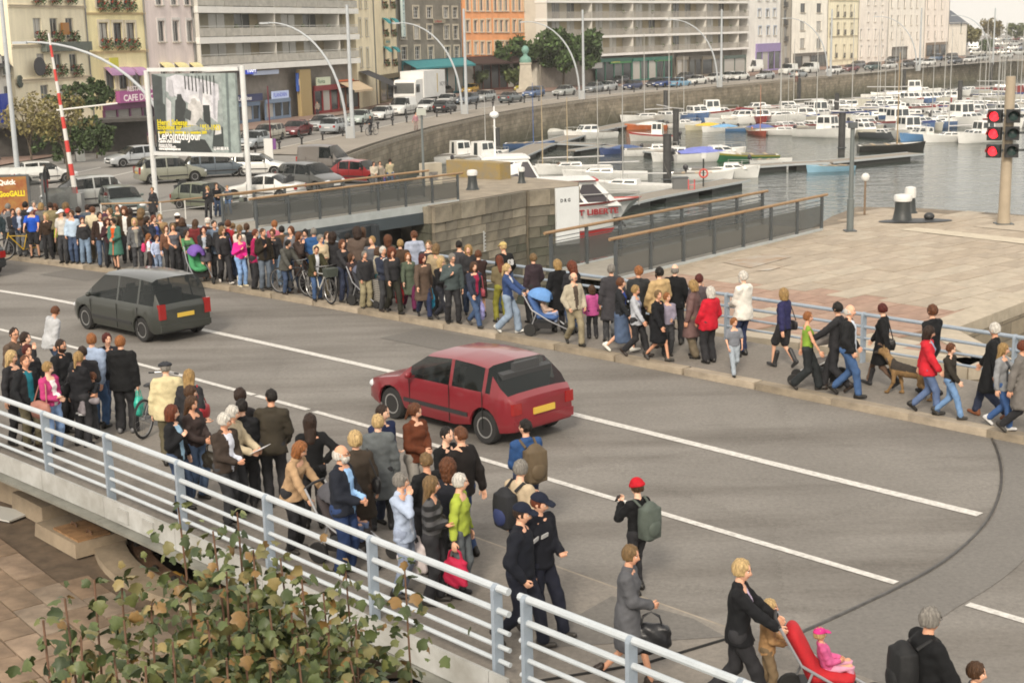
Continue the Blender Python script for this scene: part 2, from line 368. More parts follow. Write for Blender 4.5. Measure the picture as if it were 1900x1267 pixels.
def person(pos,h,hd,label,top=('jacket','#202020'),bot=('trousers','#25282e'),hair=('short','brown'),stance='stand',arms=('down','down'),build=1.,lean=0.,head=(0,0),shoe=None,inner=None,bare=False,fem=False,seat=None,vox=.026,group=None,wide=1.,hat=None,beard=None,glasses=False):
 s = h/1.75; child = h < 1.45; hs = s*(1.18 if h < 1.3 else 1.08 if child else 1.0)
 root = thing('person',label,'person',pos,-rad(hd),group)
 r = random.Random(int(abs(pos[0]*731+pos[1]*917)*10)); build *= 1.1; wide *= 1.06; j = lambda a: (r.random()-.5)*2*a
 shx = (.148 if fem else .166)*wide; hpx = .092
 if tuple(arms) == ('down','down'): arms = r.choice([('down','down'),('pocket','down'),('down','pocket'),('pocket','pocket'),('hold','down'),('down','strap'),('cross','cross'),('down','chin'),('hold','hold'),('down','back')])
 bend = rad(lean+j(3)); pz = .95; tw = rad(j(14)); sway = j(.035) if stance == 'stand' else 0.
 if stance == 'walk': pz = .925
 if stance == 'sit': pz = seat
 pel = np.array([sway,0,pz])
 def tf(p):   # torso frame -> figure (lean about the pelvis)
  q = np.array(p,float)-np.array([0,0,.95]); c,sn = math.cos(bend),math.sin(bend)
  k = max(0.,min(1.,q[2]/.45)); ct,st_ = math.cos(tw*k),math.sin(tw*k); x,y = q[0]*ct-q[1]*st_-sway*.8*k,q[0]*st_+q[1]*ct
  return np.array([x,y*c+q[2]*sn,-y*sn+q[2]*c])+pel
 feet = []; knees = []; hips = []; fp = []
 ph = 1 if r.random() < .5 else -1; st = .27+j(.05)
 for sd in (-1,1):
  hip = pel+np.array([sd*hpx,0,-.03]); hips.append(hip); pit = 0.
  if stance == 'walk':
   if sd == ph: ft = np.array([sd*.07,st,.085]); pit = rad(14)
   else: ft = np.array([sd*.07,-st-.02,.165]); pit = rad(-38)
  elif stance == 'sit': ft = np.array([sd*.10,.42,pz-.33]); pit = rad(10)
  else: ft = np.array([sd*(.11+j(.035)),j(.11),.085])
  if stance != 'sit' and pit == 0 and child: pass
  kn,ft = ik(hip,ft,.43,.425,(sd*.08,1,0)); knees.append(kn); feet.append(ft); fp.append(pit)
 sh = []; el = []; wr = []
 for sd,a in zip((-1,1),arms):
  S = tf((sd*shx,-.005,1.405)); t = ARMS[a]
  T = tf((sd*t[0]*(1 if abs(t[0]) < .15 else wide),t[1]+j(.02),t[2]+j(.02)))
  hint = (sd*.55,-.6,-.5) if a not in ('hip','cross','down') else ((sd*1,-.5,0) if a == 'hip' else (sd*.5,-.5,-.6))
  E_,T = ik(S,T,.285,.25,hint); sh.append(S); el.append(E_); wr.append(T)
 nk0 = tf((0,-.015,1.43)); nk1 = tf((0,.005,1.54)); hc = tf((0,.022,1.632))
 # ---- body (skin) -------------------------------------------------------------
 B = build; dep = .64
 body = [(tf((-.06,0,1.36)),tf((.06,0,1.36)),.105*B,.105*B,(1,.72,1)),(tf((0,0,1.0)),tf((0,0,1.33)),.12*B,.13*B,(1.05,.66,1)),(nk0,nk1,.052,.05),(hips[0],hips[1],.085,.085)]
 for i in (0,1):
  body += [(sh[i],el[i],.042,.036),(el[i],wr[i],.035,.024),(hips[i],knees[i],.072,.05),(knees[i],feet[i],.047,.034),(nk0,sh[i],.05,.04)]
 lo,hi = bounds(body,.01); lo,P = grid(lo,hi,vox*.95); V,F = surfnet(field(P,body,.025),lo,vox*.95)
 bm_V = [V]; FF = F.tolist(); fm = [0]*len(F); off = len(V)
 tz,tx = rad(head[0]+j(28)),rad(head[1]-6+j(9))
 Rh = np.array((Matrix.Rotation(-tz,3,'Z') @ Matrix.Rotation(tx-bend*.5,3,'X'))); kh = hs/s
 hc = hc+np.array([0,0,.118*(kh-1)])
 Hv = (HEAD[0]*kh*np.array([.95 if fem else 1,1,1]))@Rh.T+hc; bm_V.append(Hv); FF += [[q+off for q in f] for f in HEAD[1]]; fm += HEAD[2].tolist(); off += len(Hv)
 for i,sd in enumerate((-1,1)):
  u = wr[i]-el[i]; u /= np.linalg.norm(u); z = -u; fx = np.array([0,1,0]) if abs(u[1]) < .8 else np.array([0,0,1.]); yv = fx-z*(fx@z); yv /= np.linalg.norm(yv); xv = np.cross(yv,z)
  if sd > 0: xv = -xv
  Hm = np.stack([xv,yv,z],1); HV,HF = HANDS['relaxed' if arms[i] in ('down','back','fwd','hip','cross','chin') else 'grip']
  q = HV@Hm.T+wr[i]+u*.005; bm_V.append(q); FF += [[k+off for k in (f if sd < 0 else f[::-1])] for f in HF]; fm += [0]*len(HF); off += len(q)
 skin = SKIN[r.choice([0,0,1,2])]
 me = mesh('body',np.concatenate(bm_V)*s,FF,[skin,LIP,EYEW,EYED],fm,True)
 link(D.objects.new('body',me),root)
 # ---- lower garment --------------------------------------------------------------
 bk,bc = bot; bmat = clothmat(bc,.8)
 pr = []
 if bk in ('trousers','jeans','wide','leggings','shorts','crop'):
  f = {'trousers': (.098,.077,.073),'jeans': (.096,.074,.068),'wide': (.102,.088,.094),'leggings': (.088,.062,.047),'shorts': (.106,.098,.09),'crop': (.095,.078,.075)}[bk]
  pr = [(hips[0]+np.array([0,-.01,.02]),hips[1]+np.array([0,-.01,.02]),.100*B,.100*B),(tf((-.04,0,.99)),tf((.04,0,.99)),.092*B,.092*B,(1,.85,1))]
  for i in (0,1):
   if bk == 'shorts': pr += [(hips[i],hips[i]+(knees[i]-hips[i])*.85,f[0],f[1])]
   else:
    e = feet[i] if bk != 'crop' else knees[i]+(feet[i]-knees[i])*.45
    pr += [(hips[i],knees[i],f[0]*(.6+.4*B),f[1]),(knees[i],e+(knees[i]-e)*.07,f[1],f[2])]
 else:   # skirts hang from the waist
  hem = {'skirt': .50,'mini': .64,'long': .24}[bk]; m = (feet[0]+feet[1])/2; kc = .78 if top[0] == 'coat' else 1.; w = (.12+.08*(1 if bk == 'skirt' else .4 if bk == 'mini' else 1.1))*kc; hem -= .05*(kc < 1)
  pr = [(tf((0,0,1.02)),tf((0,0,.90)),.125*B*kc,.16*B*kc,(1.05,.78,1)),(tf((0,0,.90)),np.array([0,(knees[0][1]+knees[1][1])*.35,hem-.06]),.155*B*kc,w+.03,(1.05,.85,1))]
 lo,hi = bounds(pr,.012); lo,P = grid(lo,hi,vox); d = field(P,pr,.03)
 d = np.maximum(d,P[...,2]-tf((0,0,1.05))[2])
 if bk in ('skirt','mini','long'): d = np.maximum(d,hem-P[...,2])
 d = d+.0065*np.sin(P[...,2]*36+P[...,0]*25+pos[0]*7)*np.sin(P[...,1]*30+pos[1]*5)
 V,F = surfnet(d,lo,vox); link(D.objects.new({'jeans': 'jeans','skirt': 'skirt','mini': 'skirt','long': 'skirt','shorts': 'shorts','leggings': 'leggings'}.get(bk,'trousers'),mesh('lower_garment',V*s,F,[bmat],smooth=True)),root)
 # ---- upper garment --------------------------------------------------------------
 tk,tcol = top; e = {'tee': .022,'shirt': .024,'sweater': .028,'jacket': .032,'parka': .042,'coat': .036,'suit': .028,'tank': .018,'cardigan': .024}[tk]
 hem = {'tee': .92,'shirt': .90,'sweater': .93,'jacket': .86,'parka': .78,'coat': .50,'suit': .80,'tank': .95,'cardigan': .80}[tk]
 w1 = (.118 if fem else .128)*B+e
 pr = [(tf((-.06*wide,0,1.315)),tf((.06*wide,0,1.315)),.10*B+e*.8,.10*B+e*.8,(1,.78,1)),(tf((0,0,1.28)),tf((0,.005,1.08)),w1+.010,w1-.004,(1.06,.74,1)),(tf((0,.005,1.08)),tf((0,.003,.78)),w1-.004,w1+.022,(1.08,.78,1))]
 if fem: pr += [(tf((-.06,.075,1.29)),tf((.06,.075,1.29)),.055+e*.4,.055+e*.4)]
 if hem < .84:
  z0 = max(hem-.08,.3); pr += [(tf((0,0,.92)),np.array([pel[0],(knees[0][1]+knees[1][1])*.2,z0]),w1+.02,w1+.05+.04*(hem < .6),(1.08,.80,1))]
 for i in (0,1):
  pr += [(tf(((-1,1)[i]*.04,-.012,1.435)),sh[i],.040+e*.5,.047+e*.8)]
  if tk == 'tank': continue
  if tk == 'tee': pr += [(sh[i],sh[i]+(el[i]-sh[i])*.68,.048+e,.052+e)]
  else: pr += [(sh[i],el[i],.047+e*.8,.040+e*.9),(el[i],el[i]+(wr[i]-el[i])*.93,.039+e*.9,.033+e*.8)]
 if tk in ('jacket','parka','coat','suit','cardigan'): pr += [(tf((-.02,-.018,1.46)),tf((.02,-.018,1.46)),.066,.066,(1,1,.9))]
 if tk in ('sweater','tee','shirt'): pr += [(tf((-.02,-.012,1.445)),tf((.02,-.012,1.445)),.060,.060,(1,1,.8))]
 if tk == 'parka': pr += [(tf((-.05,-.085,1.42)),tf((.05,-.085,1.42)),.05,.05)]
 lo,hi = bounds(pr,.012); lo,P = grid(lo,hi,vox); d = field(P,pr,.026)
 d = np.maximum(d,hem-(P[...,2]+(P[...,1]*math.sin(bend) if hem > .8 else 0)))
 d = d+.0065*np.sin(P[...,2]*38+P[...,0]*29+pos[0]*7)*np.sin(P[...,0]*25+P[...,1]*33+pos[1]*5)+.005*np.sin(P[...,2]*64-P[...,1]*30+pos[1]*9)*np.sin(P[...,0]*19+pos[0]*3)
 V,F = surfnet(d,lo,vox)
 tmat = tcol if not isinstance(tcol,str) else clothmat(tcol); fm = None; ms = [tmat]
 if inner:
  c = V[F].mean(1); sy = c[:,1]; wz = np.interp(c[:,2],[.9,1.0,1.2,1.45],[.015,.05,.05,.075]) if tk != 'suit' else np.interp(c[:,2],[1.1,1.16,1.45],[0,.01,.06])
  fm = ((np.abs(c[:,0]) < wz) & (sy > .05) & (c[:,2] < 1.47)).astype(int); ms = [tmat,clothmat(inner)]
 nm = {'tee': 'shirt','shirt': 'shirt','sweater': 'sweater','coat': 'coat','tank': 'top','cardigan': 'cardigan','suit': 'suit_jacket','parka': 'jacket'}.get(tk,'jacket')
 link(D.objects.new(nm,mesh(nm,V*s,F,ms,fm,True)),root)
 # ---- shoes, hair ----------------------------------------------------------------
 sk,scl = shoe or ('shoe',r.choice(['#16130f','#1c1a18','#2b2019','#33302c']))
 for i,sd in enumerate((-1,1)):
  inst('boot' if sk == 'boot' else 'shoe',shared(('shoe',sk),lambda: _shoe(sk)),root,(feet[i]+np.array([0,0,-.003]))*s,(fp[i],0,-sd*rad(8)),s,[M('leather',scl,.5,.1,20),None])
 E4 = Matrix.Rotation(-tz,4,'Z') @ Matrix.Rotation(tx-bend*.5,4,'X'); eu = E4.to_euler()
 ho = hc*s
 if hair: inst('hair',hairmesh(hair[0]),root,ho,eu,hs*(1.0),[hairmat(hair[1])])
 if hat: inst('hat' if hat[0] != 'scarf' else 'headscarf',hairmesh(hat[0]),root,ho,eu,hs*1.05,[clothmat(hat[1])])
 if beard:
  def bf():
   h_ = .011; lo_,P_ = grid((-.1,-.06,-.16),(.1,.13,.02),h_); d_ = np.maximum(ell_d(P_,(0,.014,-.05),(.078,.089,.082)),-ell_d(P_,(0,.02,.02),(.1,.16,.055))); d_ = np.maximum(d_,-(P_[...,1]-.0)); V_,F_ = surfnet(d_,lo_,h_); return mesh('beard',V_,F_,[M('hair',(.1,.1,.1))],smooth=True)
  inst('beard',shared('beard',bf),root,ho,eu,hs,[hairmat(beard)])
 if glasses:
  def gf():
   b = MB()
   b.tube([(-.08,.0,.008),(-.052,.09,.006),(-.03,.095,.018),(0,.098,.008),(.03,.095,.018),(.052,.09,.006),(.08,.0,.008)],.003,5); b.tube([(-.052,.09,.006),(-.03,.095,-.010),(0,.098,.006),(.03,.095,-.010),(.052,.09,.006)],.0025,5)
   return b.me('glasses',[M('spectacle_frame',(.02,.02,.02),.3)])
  inst('glasses',shared('glasses',gf),root,ho,eu,hs)
 root['_h'] = h; info = dict(root=root,hand=[w*s for w in wr],el=[w*s for w in el],s=s,tf=lambda p: tf(p)*s,head=ho); del root['_h']
 PEOPLE.append(info); return info
# ---- things people carry: each a thing of its own
def wpt(info,p): return np.array(info['root'].matrix_basis @ Vector(tuple(map(float,p))))
def hand_bag(info,side,col,label,kind='hand',size=1.,drop=0.):
 p = wpt(info,info['hand'][side]+np.array([0,.01,-.085])*info['s']); rz = info['root'].rotation_euler[2]
 w,dd,hh = {'hand': (.12,.32,.24),'plastic': (.14,.30,.40),'tote': (.10,.36,.36),'purse': (.1,.24,.17)}[kind]; w,dd,hh = w*size,dd*size,hh*size
 t = thing('bag' if kind != 'plastic' else 'shopping_bag',label,'bag',(p[0],p[1],p[2]-drop),rz)
 lo,P = grid((-w,-dd,-hh-.3),(w,dd,0),.02)
 d = smin(ell_d(P,(0,0,-.14-hh*.5),(w*.6,dd*.52,hh*.56)),np.maximum(np.maximum(np.abs(P[...,0])-w*.38,np.abs(P[...,1])-dd*.42),np.abs(P[...,2]+.14+hh*.52)-hh*.42),.02)+.006*np.sin(P[...,2]*40+P[...,1]*33)
 V,F = surfnet(d,lo,.02); mt = M('bag_skin',col,.4 if kind != 'tote' else .8,.12,8,.5,14)
 link(D.objects.new('pouch',mesh('pouch',V,F,[mt],smooth=True)),t)
 for q in (-1,1):
  b = MB(); b.tube([(q*w*.18,-dd*.28,-.14-hh*.12),(q*w*.12,-dd*.2,-.05),(0,0,-.0),(q*w*.12,dd*.2,-.05),(q*w*.18,dd*.28,-.14-hh*.12)],.009,6); b.build('handle',[mt],t,smooth=True)
 return t
def side_bag(info,side,col,label,z=.98,size=1.,strap=True):
 s = info['s']; sd = (-1,1)[side]; rz = info['root'].rotation_euler[2]; c = info['tf']((sd*.245,-.02,z)); p = wpt(info,c)
 t = thing('shoulder_bag',label,'bag',p,rz); mt = M('bag_skin',col,.45,.12,8,.4,14)
 lo,P = grid((-.12,-.24,-.2),(.12,.24,.2),.018); d = smin(ell_d(P,(0,0,-.02),(.07*size,.18*size,.13*size)),np.maximum(np.abs(P[...,1])-.15*size,np.maximum(np.abs(P[...,2]+.03)-.1*size,np.abs(P[...,0])-.035)),.02)
 V,F = surfnet(d,lo,.018); link(D.objects.new('pouch',mesh('pouch',V,F,[mt],smooth=True)),t)
 if strap:
  a = info['tf']((sd*.15,-.01,1.475))-c; b = MB(); b.tube([(0,-.12*size,.08),tuple(a+np.array([sd*.02,-.07*s,-.12*s])),tuple(a+np.array([0,-.02,.03])),tuple(a+np.array([sd*.02,.1*s,-.12*s])),(0,.12*size,.08)],.011,6); b.build('strap',[mt],t,smooth=True)
 return t
def back_pack(info,col,label,size=1.,col2=None):
 s = info['s']; rz = info['root'].rotation_euler[2]; c = info['tf']((0,-.235,1.2)); p = wpt(info,c); t = thing('backpack',label,'backpack',p,rz,scale=s)
 mt = M('pack_cloth',col,.75,.15,6,.4,18)
 lo,P = grid((-.22,-.2,-.33),(.22,.14,.33),.02); d = smin(ell_d(P,(0,-.01,-.02),(.17*size,.12*size,.27*size)),np.maximum(np.maximum(np.abs(P[...,0])-.13*size,np.abs(P[...,2]+.04)-.2*size),np.abs(P[...,1]+.01)-.085*size),.03)
 V,F = surfnet(d,lo,.02); link(D.objects.new('sack',mesh('sack',V,F,[mt],smooth=True)),t)
 pk = MB(); pk.ell((0,-.105*size,-.1),(.11*size,.045,.12*size)); pk.build('pocket',[M('pack_cloth',col2 or col,.75,.15,6)],t,smooth=True)
 for q in (-1,1): b = MB(); b.tube([(q*.09,.08,.2),(q*.11,.2,.285),(q*.115,.33,.2),(q*.12,.35,.05),(q*.14,.2,-.12)],.02,6); b.build('strap',[mt],t,smooth=True)
 return t
# ================================================================== vehicles
GLASS = M('car_glass',(.010,.014,.014),.04,spec=.4,alpha=.62); TYRE = M('tyre',(.02,.02,.02),.85,bump=.2,bs=60); RIM = M('rim_alloy',(.42,.42,.42),.32,metal=.7)
PLASTIC = M('black_plastic',(.025,.025,.027),.55); LAMPW = M('headlamp_glass',(.62,.64,.66),.12,spec=.8); LAMPR = M('tail_lamp',(.28,.012,.012),.15,spec=.7); LAMPO = M('indicator',(.55,.2,.03),.2)
PLATEW = M('plate_white',(.62,.62,.6),.5); PLATEY = M('plate_yellow',(.62,.42,.06),.5); SEAM = M('panel_gap',(.008,.008,.008),.8)
# style: L, W, H, wheel radius, front axle, rear axle (from the nose), cowl, roof front, roof rear, tail-glass foot, bonnet heights (nose, cowl), belt height, tail height, pillar centres
STY = {
'hatch': dict(L=3.95,W=1.68,H=1.42,r=.30,fa=.78,ra=3.30,A=1.02,B=1.72,C=3.30,Dd=3.80,z0=.62,zc=.86,zb=.90,zt=.90,pil=(2.42,3.28),nose=.10),
'old': dict(L=3.75,W=1.60,H=1.40,r=.28,fa=.72,ra=3.10,A=1.00,B=1.62,C=3.02,Dd=3.62,z0=.66,zc=.84,zb=.87,zt=.88,pil=(2.30,3.05),nose=.06),
'saloon': dict(L=4.45,W=1.72,H=1.42,r=.31,fa=.86,ra=3.55,A=1.30,B=2.02,C=3.05,Dd=3.72,z0=.62,zc=.88,zb=.92,zt=.95,pil=(2.62,3.25),nose=.10),
'estate': dict(L=4.50,W=1.73,H=1.47,r=.31,fa=.86,ra=3.55,A=1.22,B=1.95,C=4.05,Dd=4.40,z0=.63,zc=.88,zb=.92,zt=.93,pil=(2.62,3.55),nose=.10),
'mpv': dict(L=4.26,W=1.78,H=1.63,r=.32,fa=.84,ra=3.50,A=.98,B=1.72,C=3.72,Dd=4.16,z0=.68,zc=.98,zb=1.00,zt=1.02,pil=(2.55,3.45),nose=.12),
'bigmpv': dict(L=4.46,W=1.83,H=1.74,r=.33,fa=.88,ra=3.70,A=.92,B=1.80,C=4.10,Dd=4.40,z0=.66,zc=.98,zb=1.00,zt=1.02,pil=(2.55,3.55),nose=.14),
'van': dict(L=4.80,W=1.90,H=1.96,r=.33,fa=.90,ra=3.95,A=.86,B=1.62,C=4.66,Dd=4.78,z0=.80,zc=1.12,zb=1.14,zt=1.14,pil=(2.35,3.2),nose=.14,panel=True),
'vanhigh': dict(L=5.40,W=2.00,H=2.45,r=.35,fa=.95,ra=4.30,A=.80,B=1.62,C=5.25,Dd=5.38,z0=.85,zc=1.18,zb=1.20,zt=1.2,pil=(2.35,3.2),nose=.14,panel=True),
'smallvan': dict(L=4.10,W=1.72,H=1.80,r=.31,fa=.82,ra=3.50,A=1.02,B=1.70,C=3.98,Dd=4.08,z0=.68,zc=.95,zb=.98,zt=.98,pil=(2.4,3.3),nose=.10,panel=True),
'suv': dict(L=4.55,W=1.82,H=1.74,r=.36,fa=.86,ra=3.55,A=1.15,B=1.78,C=4.12,Dd=4.46,z0=.80,zc=1.06,zb=1.08,zt=1.08,pil=(2.55,3.5),nose=.10),
}
def _carparts(style):
 S = STY[style]; L,Wd,H,r = S['L'],S['W'],S['H'],S['r']; A,B_,C,Dd = S['A'],S['B'],S['C'],S['Dd']
 ar = r+.06; zs = .22
 ys = {0,.06,.18,A*.5,A,(A+B_)/2,B_,(B_+C)/2,C,(C+Dd)/2,Dd,L-.02,L}
 for ax in (S['fa'],S['ra']):
  for k in (-1,-.92,-.7,-.38,0,.38,.7,.92,1): ys.add(round(ax+ar*k,4))
 for p in S['pil']: ys |= {p-.04,p+.04}
 ys |= {A+.30,C+(.0 if Dd-C < .25 else .12)}
 ys = sorted(y for y in ys if 0 <= y <= L); ys = [y for i,y in enumerate(ys) if i == 0 or y-ys[i-1] > .012]
 def top(y):   # bonnet / belt / tail line
  return float(np.interp(y,[0,.06,.2,A,A+.4,C,Dd,L-.03,L],[S['z0']-.12,S['z0'],S['z0']+.08,S['zc'],S['zb'],S['zb']+.02,S['zt'],S['zt']-.03,S['zt']-.16]))
 def roof(y):
  if y <= A or y >= Dd: return top(y)
  cr = H-.05*((y-(B_+C)/2)/((C-B_)/2))**2
  if y < B_: t = (y-A)/(B_-A); return top(y)+(H-.05-top(y))*(t**.92)
  if y > C: t = (Dd-y)/(Dd-C); return top(y)+(H-.05-top(y))*(t**.9)
  return cr
 def wid(y):
  w = Wd/2
  if y < .55: w *= 1-S['nose']*2*((.55-y)/.55)**2.2
  if y > L-.4: w *= 1-.16*((y-L+.4)/.4)**2.4
  return w
 def sill(y):
  z = zs+(.06*max(0,(.5-y)/.5))+(.08*max(0,(y-L+.5)/.5))
  for ax in (S['fa'],S['ra']):
   if abs(y-ax) < ar: z = max(z,r+math.sqrt(max(ar*ar-(y-ax)**2,0))-.01)
  return z
 tum = .16 if not S.get('panel') else .10
 V = []; NS = 8
 for y in ys:
  w = wid(y); zt = top(y); zr = roof(y); z0 = sill(y); cab = max(0.,min(1.,(zr-zt)/(H-zt-.05))) if zr > zt+.001 else 0
  z1 = max(z0+.02,min(.52,zt-.1)); z2 = max(z1+.02,zt-.09)
  half = [(w*.955,z0),(w*1.0,max(z0+.012,z1-.14)),(w*1.005,z1),(w*.985,z2),(w*.955,zt)]
  if cab > 0: we = w*.945-tum*cab*(H-zt)/.5*.62; half += [(we,zt+(zr-zt)*.90+.0),(we*.82,zr-.005),(0,zr+.012)]
  else: half += [(w*.90,zt+.012),(w*.6,zt+.03),(0,zt+.038)]
  for (x,z) in half: V.append((x,L/2-y,z))
 n = len(ys); Vm = [(-x,y,z) for x,y,z in V]; VV = V+Vm; off = len(V)
 groups = {}
 def put(g,f): groups.setdefault(g,[]).append(f)
 for i in range(n-1):
  ya,yb = ys[i],ys[i+1]; ym = (ya+yb)/2; inpil = any(abs(ym-p) < .04 for p in S['pil'])
  for k in range(NS-1):
   for sd in (0,1):
    o = off*sd; f = [o+i*NS+k,o+(i+1)*NS+k,o+(i+1)*NS+k+1,o+i*NS+k+1]
    if sd: f = f[::-1]
    g = 'body'
    if k == 4 and A+.28 < ym < Dd-.10 and not inpil and roof(ym)-top(ym) > .1:
     seg = sum(ym > p for p in S['pil'])
     if not (S.get('panel') and seg >= 1) and not (ym > C+.14 and Dd-C > .25): g = ('side',sd,seg)
    if k in (5,6) and A < ym < B_: g = 'windscreen'
    if k in (5,6) and C < ym < Dd and not S.get('panel'): g = 'rear_window'
    if k == 4 and C < ym < Dd-.02 and g == 'body' and False: g = 'rear_window'
    put(g,f)
 for i,fl in ((0,1),(n-1,0)):
  a = [i*NS+k for k in range(NS)]; b = [off+i*NS+k for k in range(NS)]; f = a+b[::-1]; f = [q for q in f]
  put('body',f if fl else f[::-1])
 out = {}
 def sub(faces,mats,name,push=0.):
  used = sorted({q for f in faces for q in f}); mp = {q: i for i,q in enumerate(used)}
  me = mesh(name,[VV[q] for q in used],[[mp[q] for q in f] for f in faces],mats,None,True,32); return me
 paint = M('car_paint',(.3,.3,.3),.3,coat=.6)
 out['body'] = sub(groups['body'],[paint],'body')
 for g,fs in groups.items():
  if g in ('windscreen','rear_window'): out[g] = sub(fs,[GLASS],g)
  elif isinstance(g,tuple): out[g] = sub(fs,[GLASS],'side_window')
 b = MB(); b.box((0,0,.42),(Wd*.80,L*.90,.40)); out['under'] = b.me('underbody',[SEAM])
 def seat(x,y,w): b = MB(); b.box((x,y+.02,.70),(w,.48,.16)); b.box((x,y-.24,.98),(w,.14,.55),rx=rad(10)); b.box((x,y-.29,1.30),(w*.5,.09,.18)); return b.me('seat',[M('seat_cloth',(.05,.052,.055),.9)])
 out['seats'] = [seat(-.36,L/2-A-1.25,.48),seat(.36,L/2-A-1.25,.48),seat(0,L/2-A-2.2,1.2)]; b = MB(); b.box((0,L/2-A-.30,.80),(Wd*.8,.45,.25)); out['dash'] = b.me('dashboard',[SEAM])
 # side rub strip, door gaps, handles, grille, plates
 w2 = Wd/2*1.004
 def seam(sd,q): b = MB(); b.box((sd*(w2+.001),L/2-q,.60),(.012,.012,.66 if not S.get('panel') else .95)); return b.me('door_gap',[SEAM])
 out['seam1'],out['seam-1'] = ([seam(sd,q) for q in [A+.32]+list(S['pil'])] for sd in (1,-1))
 def strip(sd): b = MB(); b.box((sd*(w2+.006),L/2-(S['fa']+S['ra'])/2,.47),(.03,S['ra']-S['fa']-2*ar-.08,.07)); return b.me('rub_strip',[PLASTIC])
 out['strip1'],out['strip-1'] = strip(1),strip(-1)
 zh = S['z0']-.04
 def hl(sd): b = MB(); b.ell((sd*wid(.12)*.76,L/2-.14,zh-.01),(.23,.16,.10),10,6); return b.me('headlight',[LAMPW],True)
 out['hl1'],out['hl-1'] = hl(1),hl(-1)
 tall = S['H'] > 1.55
 def tl(sd):
  b = MB(); b.box((sd*(wid(L-.05)*.985-.09),-L/2+.05,S['zt']-.2 if not tall else .86),(.20,.13,.20 if not tall else .40),taper=.95); return b.me('tail_light',[LAMPR])
 out['tl1'],out['tl-1'] = tl(1),tl(-1)
 b = MB(); b.box((0,L/2-.005,zh-.02),(wid(0)*.9,.05,.10)); b.box((0,L/2-.0,.34),(wid(0)*1.2,.05,.12)); out['grille'] = b.me('grille',[PLASTIC])
 b = MB(); b.box((0,L/2+.03,.44),(.52,.012,.11)); out['fplate'] = b.me('number_plate',[PLATEW])
 b = MB(); b.box((0,-L/2-.012,S['zt']-.30),(.52,.03,.11)); out['rplate'] = b.me('number_plate',[PLATEW])
 b = MB(); b.box((0,-L/2+.03,.42),(Wd*.86,.12,.16)); out['rbump'] = b.me('rear_bumper',[PLASTIC])
 def mir(sd): b = MB(); b.ell((sd*(Wd/2+.10),L/2-A-.42,S['zb']+.07),(.09,.055,.07),8,6); b.box((sd*(Wd/2+.01),L/2-A-.42,S['zb']+.03),(.10,.05,.03)); return b.me('mirror',[PLASTIC],True)
 out['mir1'],out['mir-1'] = mir(1),mir(-1)
 return out
def _tyre(): b = MB(); b.lathe([(.60,-.30),(.93,-.32),(1,-.2),(1,.2),(.93,.32),(.60,.30)],22,axis='X'); return b.me('tyre',[TYRE],True,50)
def _rim():
 b = MB(); b.lathe([(.0,.20),(.62,.24),(.64,.31),(.55,.30),(.2,.27),(.0,.29)],18,axis='X'); b.cur = 1
 for k in range(6):
  a = math.pi/3*k; b.ell((.285,.42*math.cos(a),.42*math.sin(a)),(.02,.055,.055),8,4)
 return b.me('rim',[RIM,SEAM],True,40)
def car(p,hd,style,col,label,group=None,detail=2,rplate=PLATEW,metal=.25,strip=True,scale=None,name='parked_car',cat='car',z=None):
 S = STY[style]; P = shared(('car',style),lambda: _carparts(style)); root = thing(name,label,cat,(p[0],p[1],p[2] if z is None else z),-rad(hd),group,scale)
 col = srgb(col) if isinstance(col,str) else col
 paint = M('car_paint',col,.28,.05,2,metal=metal,coat=.5,spec=.5)
 inst('body',P['body'],root,mats=[paint]); inst('underbody',P['under'],root)
 for g,me in P.items():
  if g in ('windscreen','rear_window'): inst(g,me,root)
  elif isinstance(g,tuple): inst('side_window',me,root)
 for sd in ('1','-1'):
  inst('headlight',P['hl'+sd],root); inst('tail_light',P['tl'+sd],root)
  if detail > 1:
   for sm in P['seam'+sd]: inst('door_gap',sm,root)
   inst('mirror',P['mir'+sd],root,mats=[paint])
  if strip and detail > 1: inst('rub_strip',P['strip'+sd],root)
 inst('number_plate',P['fplate'],root); inst('number_plate',P['rplate'],root,mats=[rplate]); inst('grille',P['grille'],root)
 if detail > 1:
  for sm in P['seats']: inst('seat',sm,root)
  inst('dashboard',P['dash'],root)
 if detail > 1: inst('rear_bumper',P['rbump'],root,mats=[paint])
 ty,ri = shared('tyre',_tyre),shared('rim',_rim)
 for sd in (-1,1):
  for ax in (S['fa'],S['ra']):
   w = inst('wheel',ty,root,(sd*(S['W']/2-.115),S['L']/2-ax,S['r']),(0,0,0 if sd > 0 else math.pi),S['r']); inst('rim',ri,w)
 return root
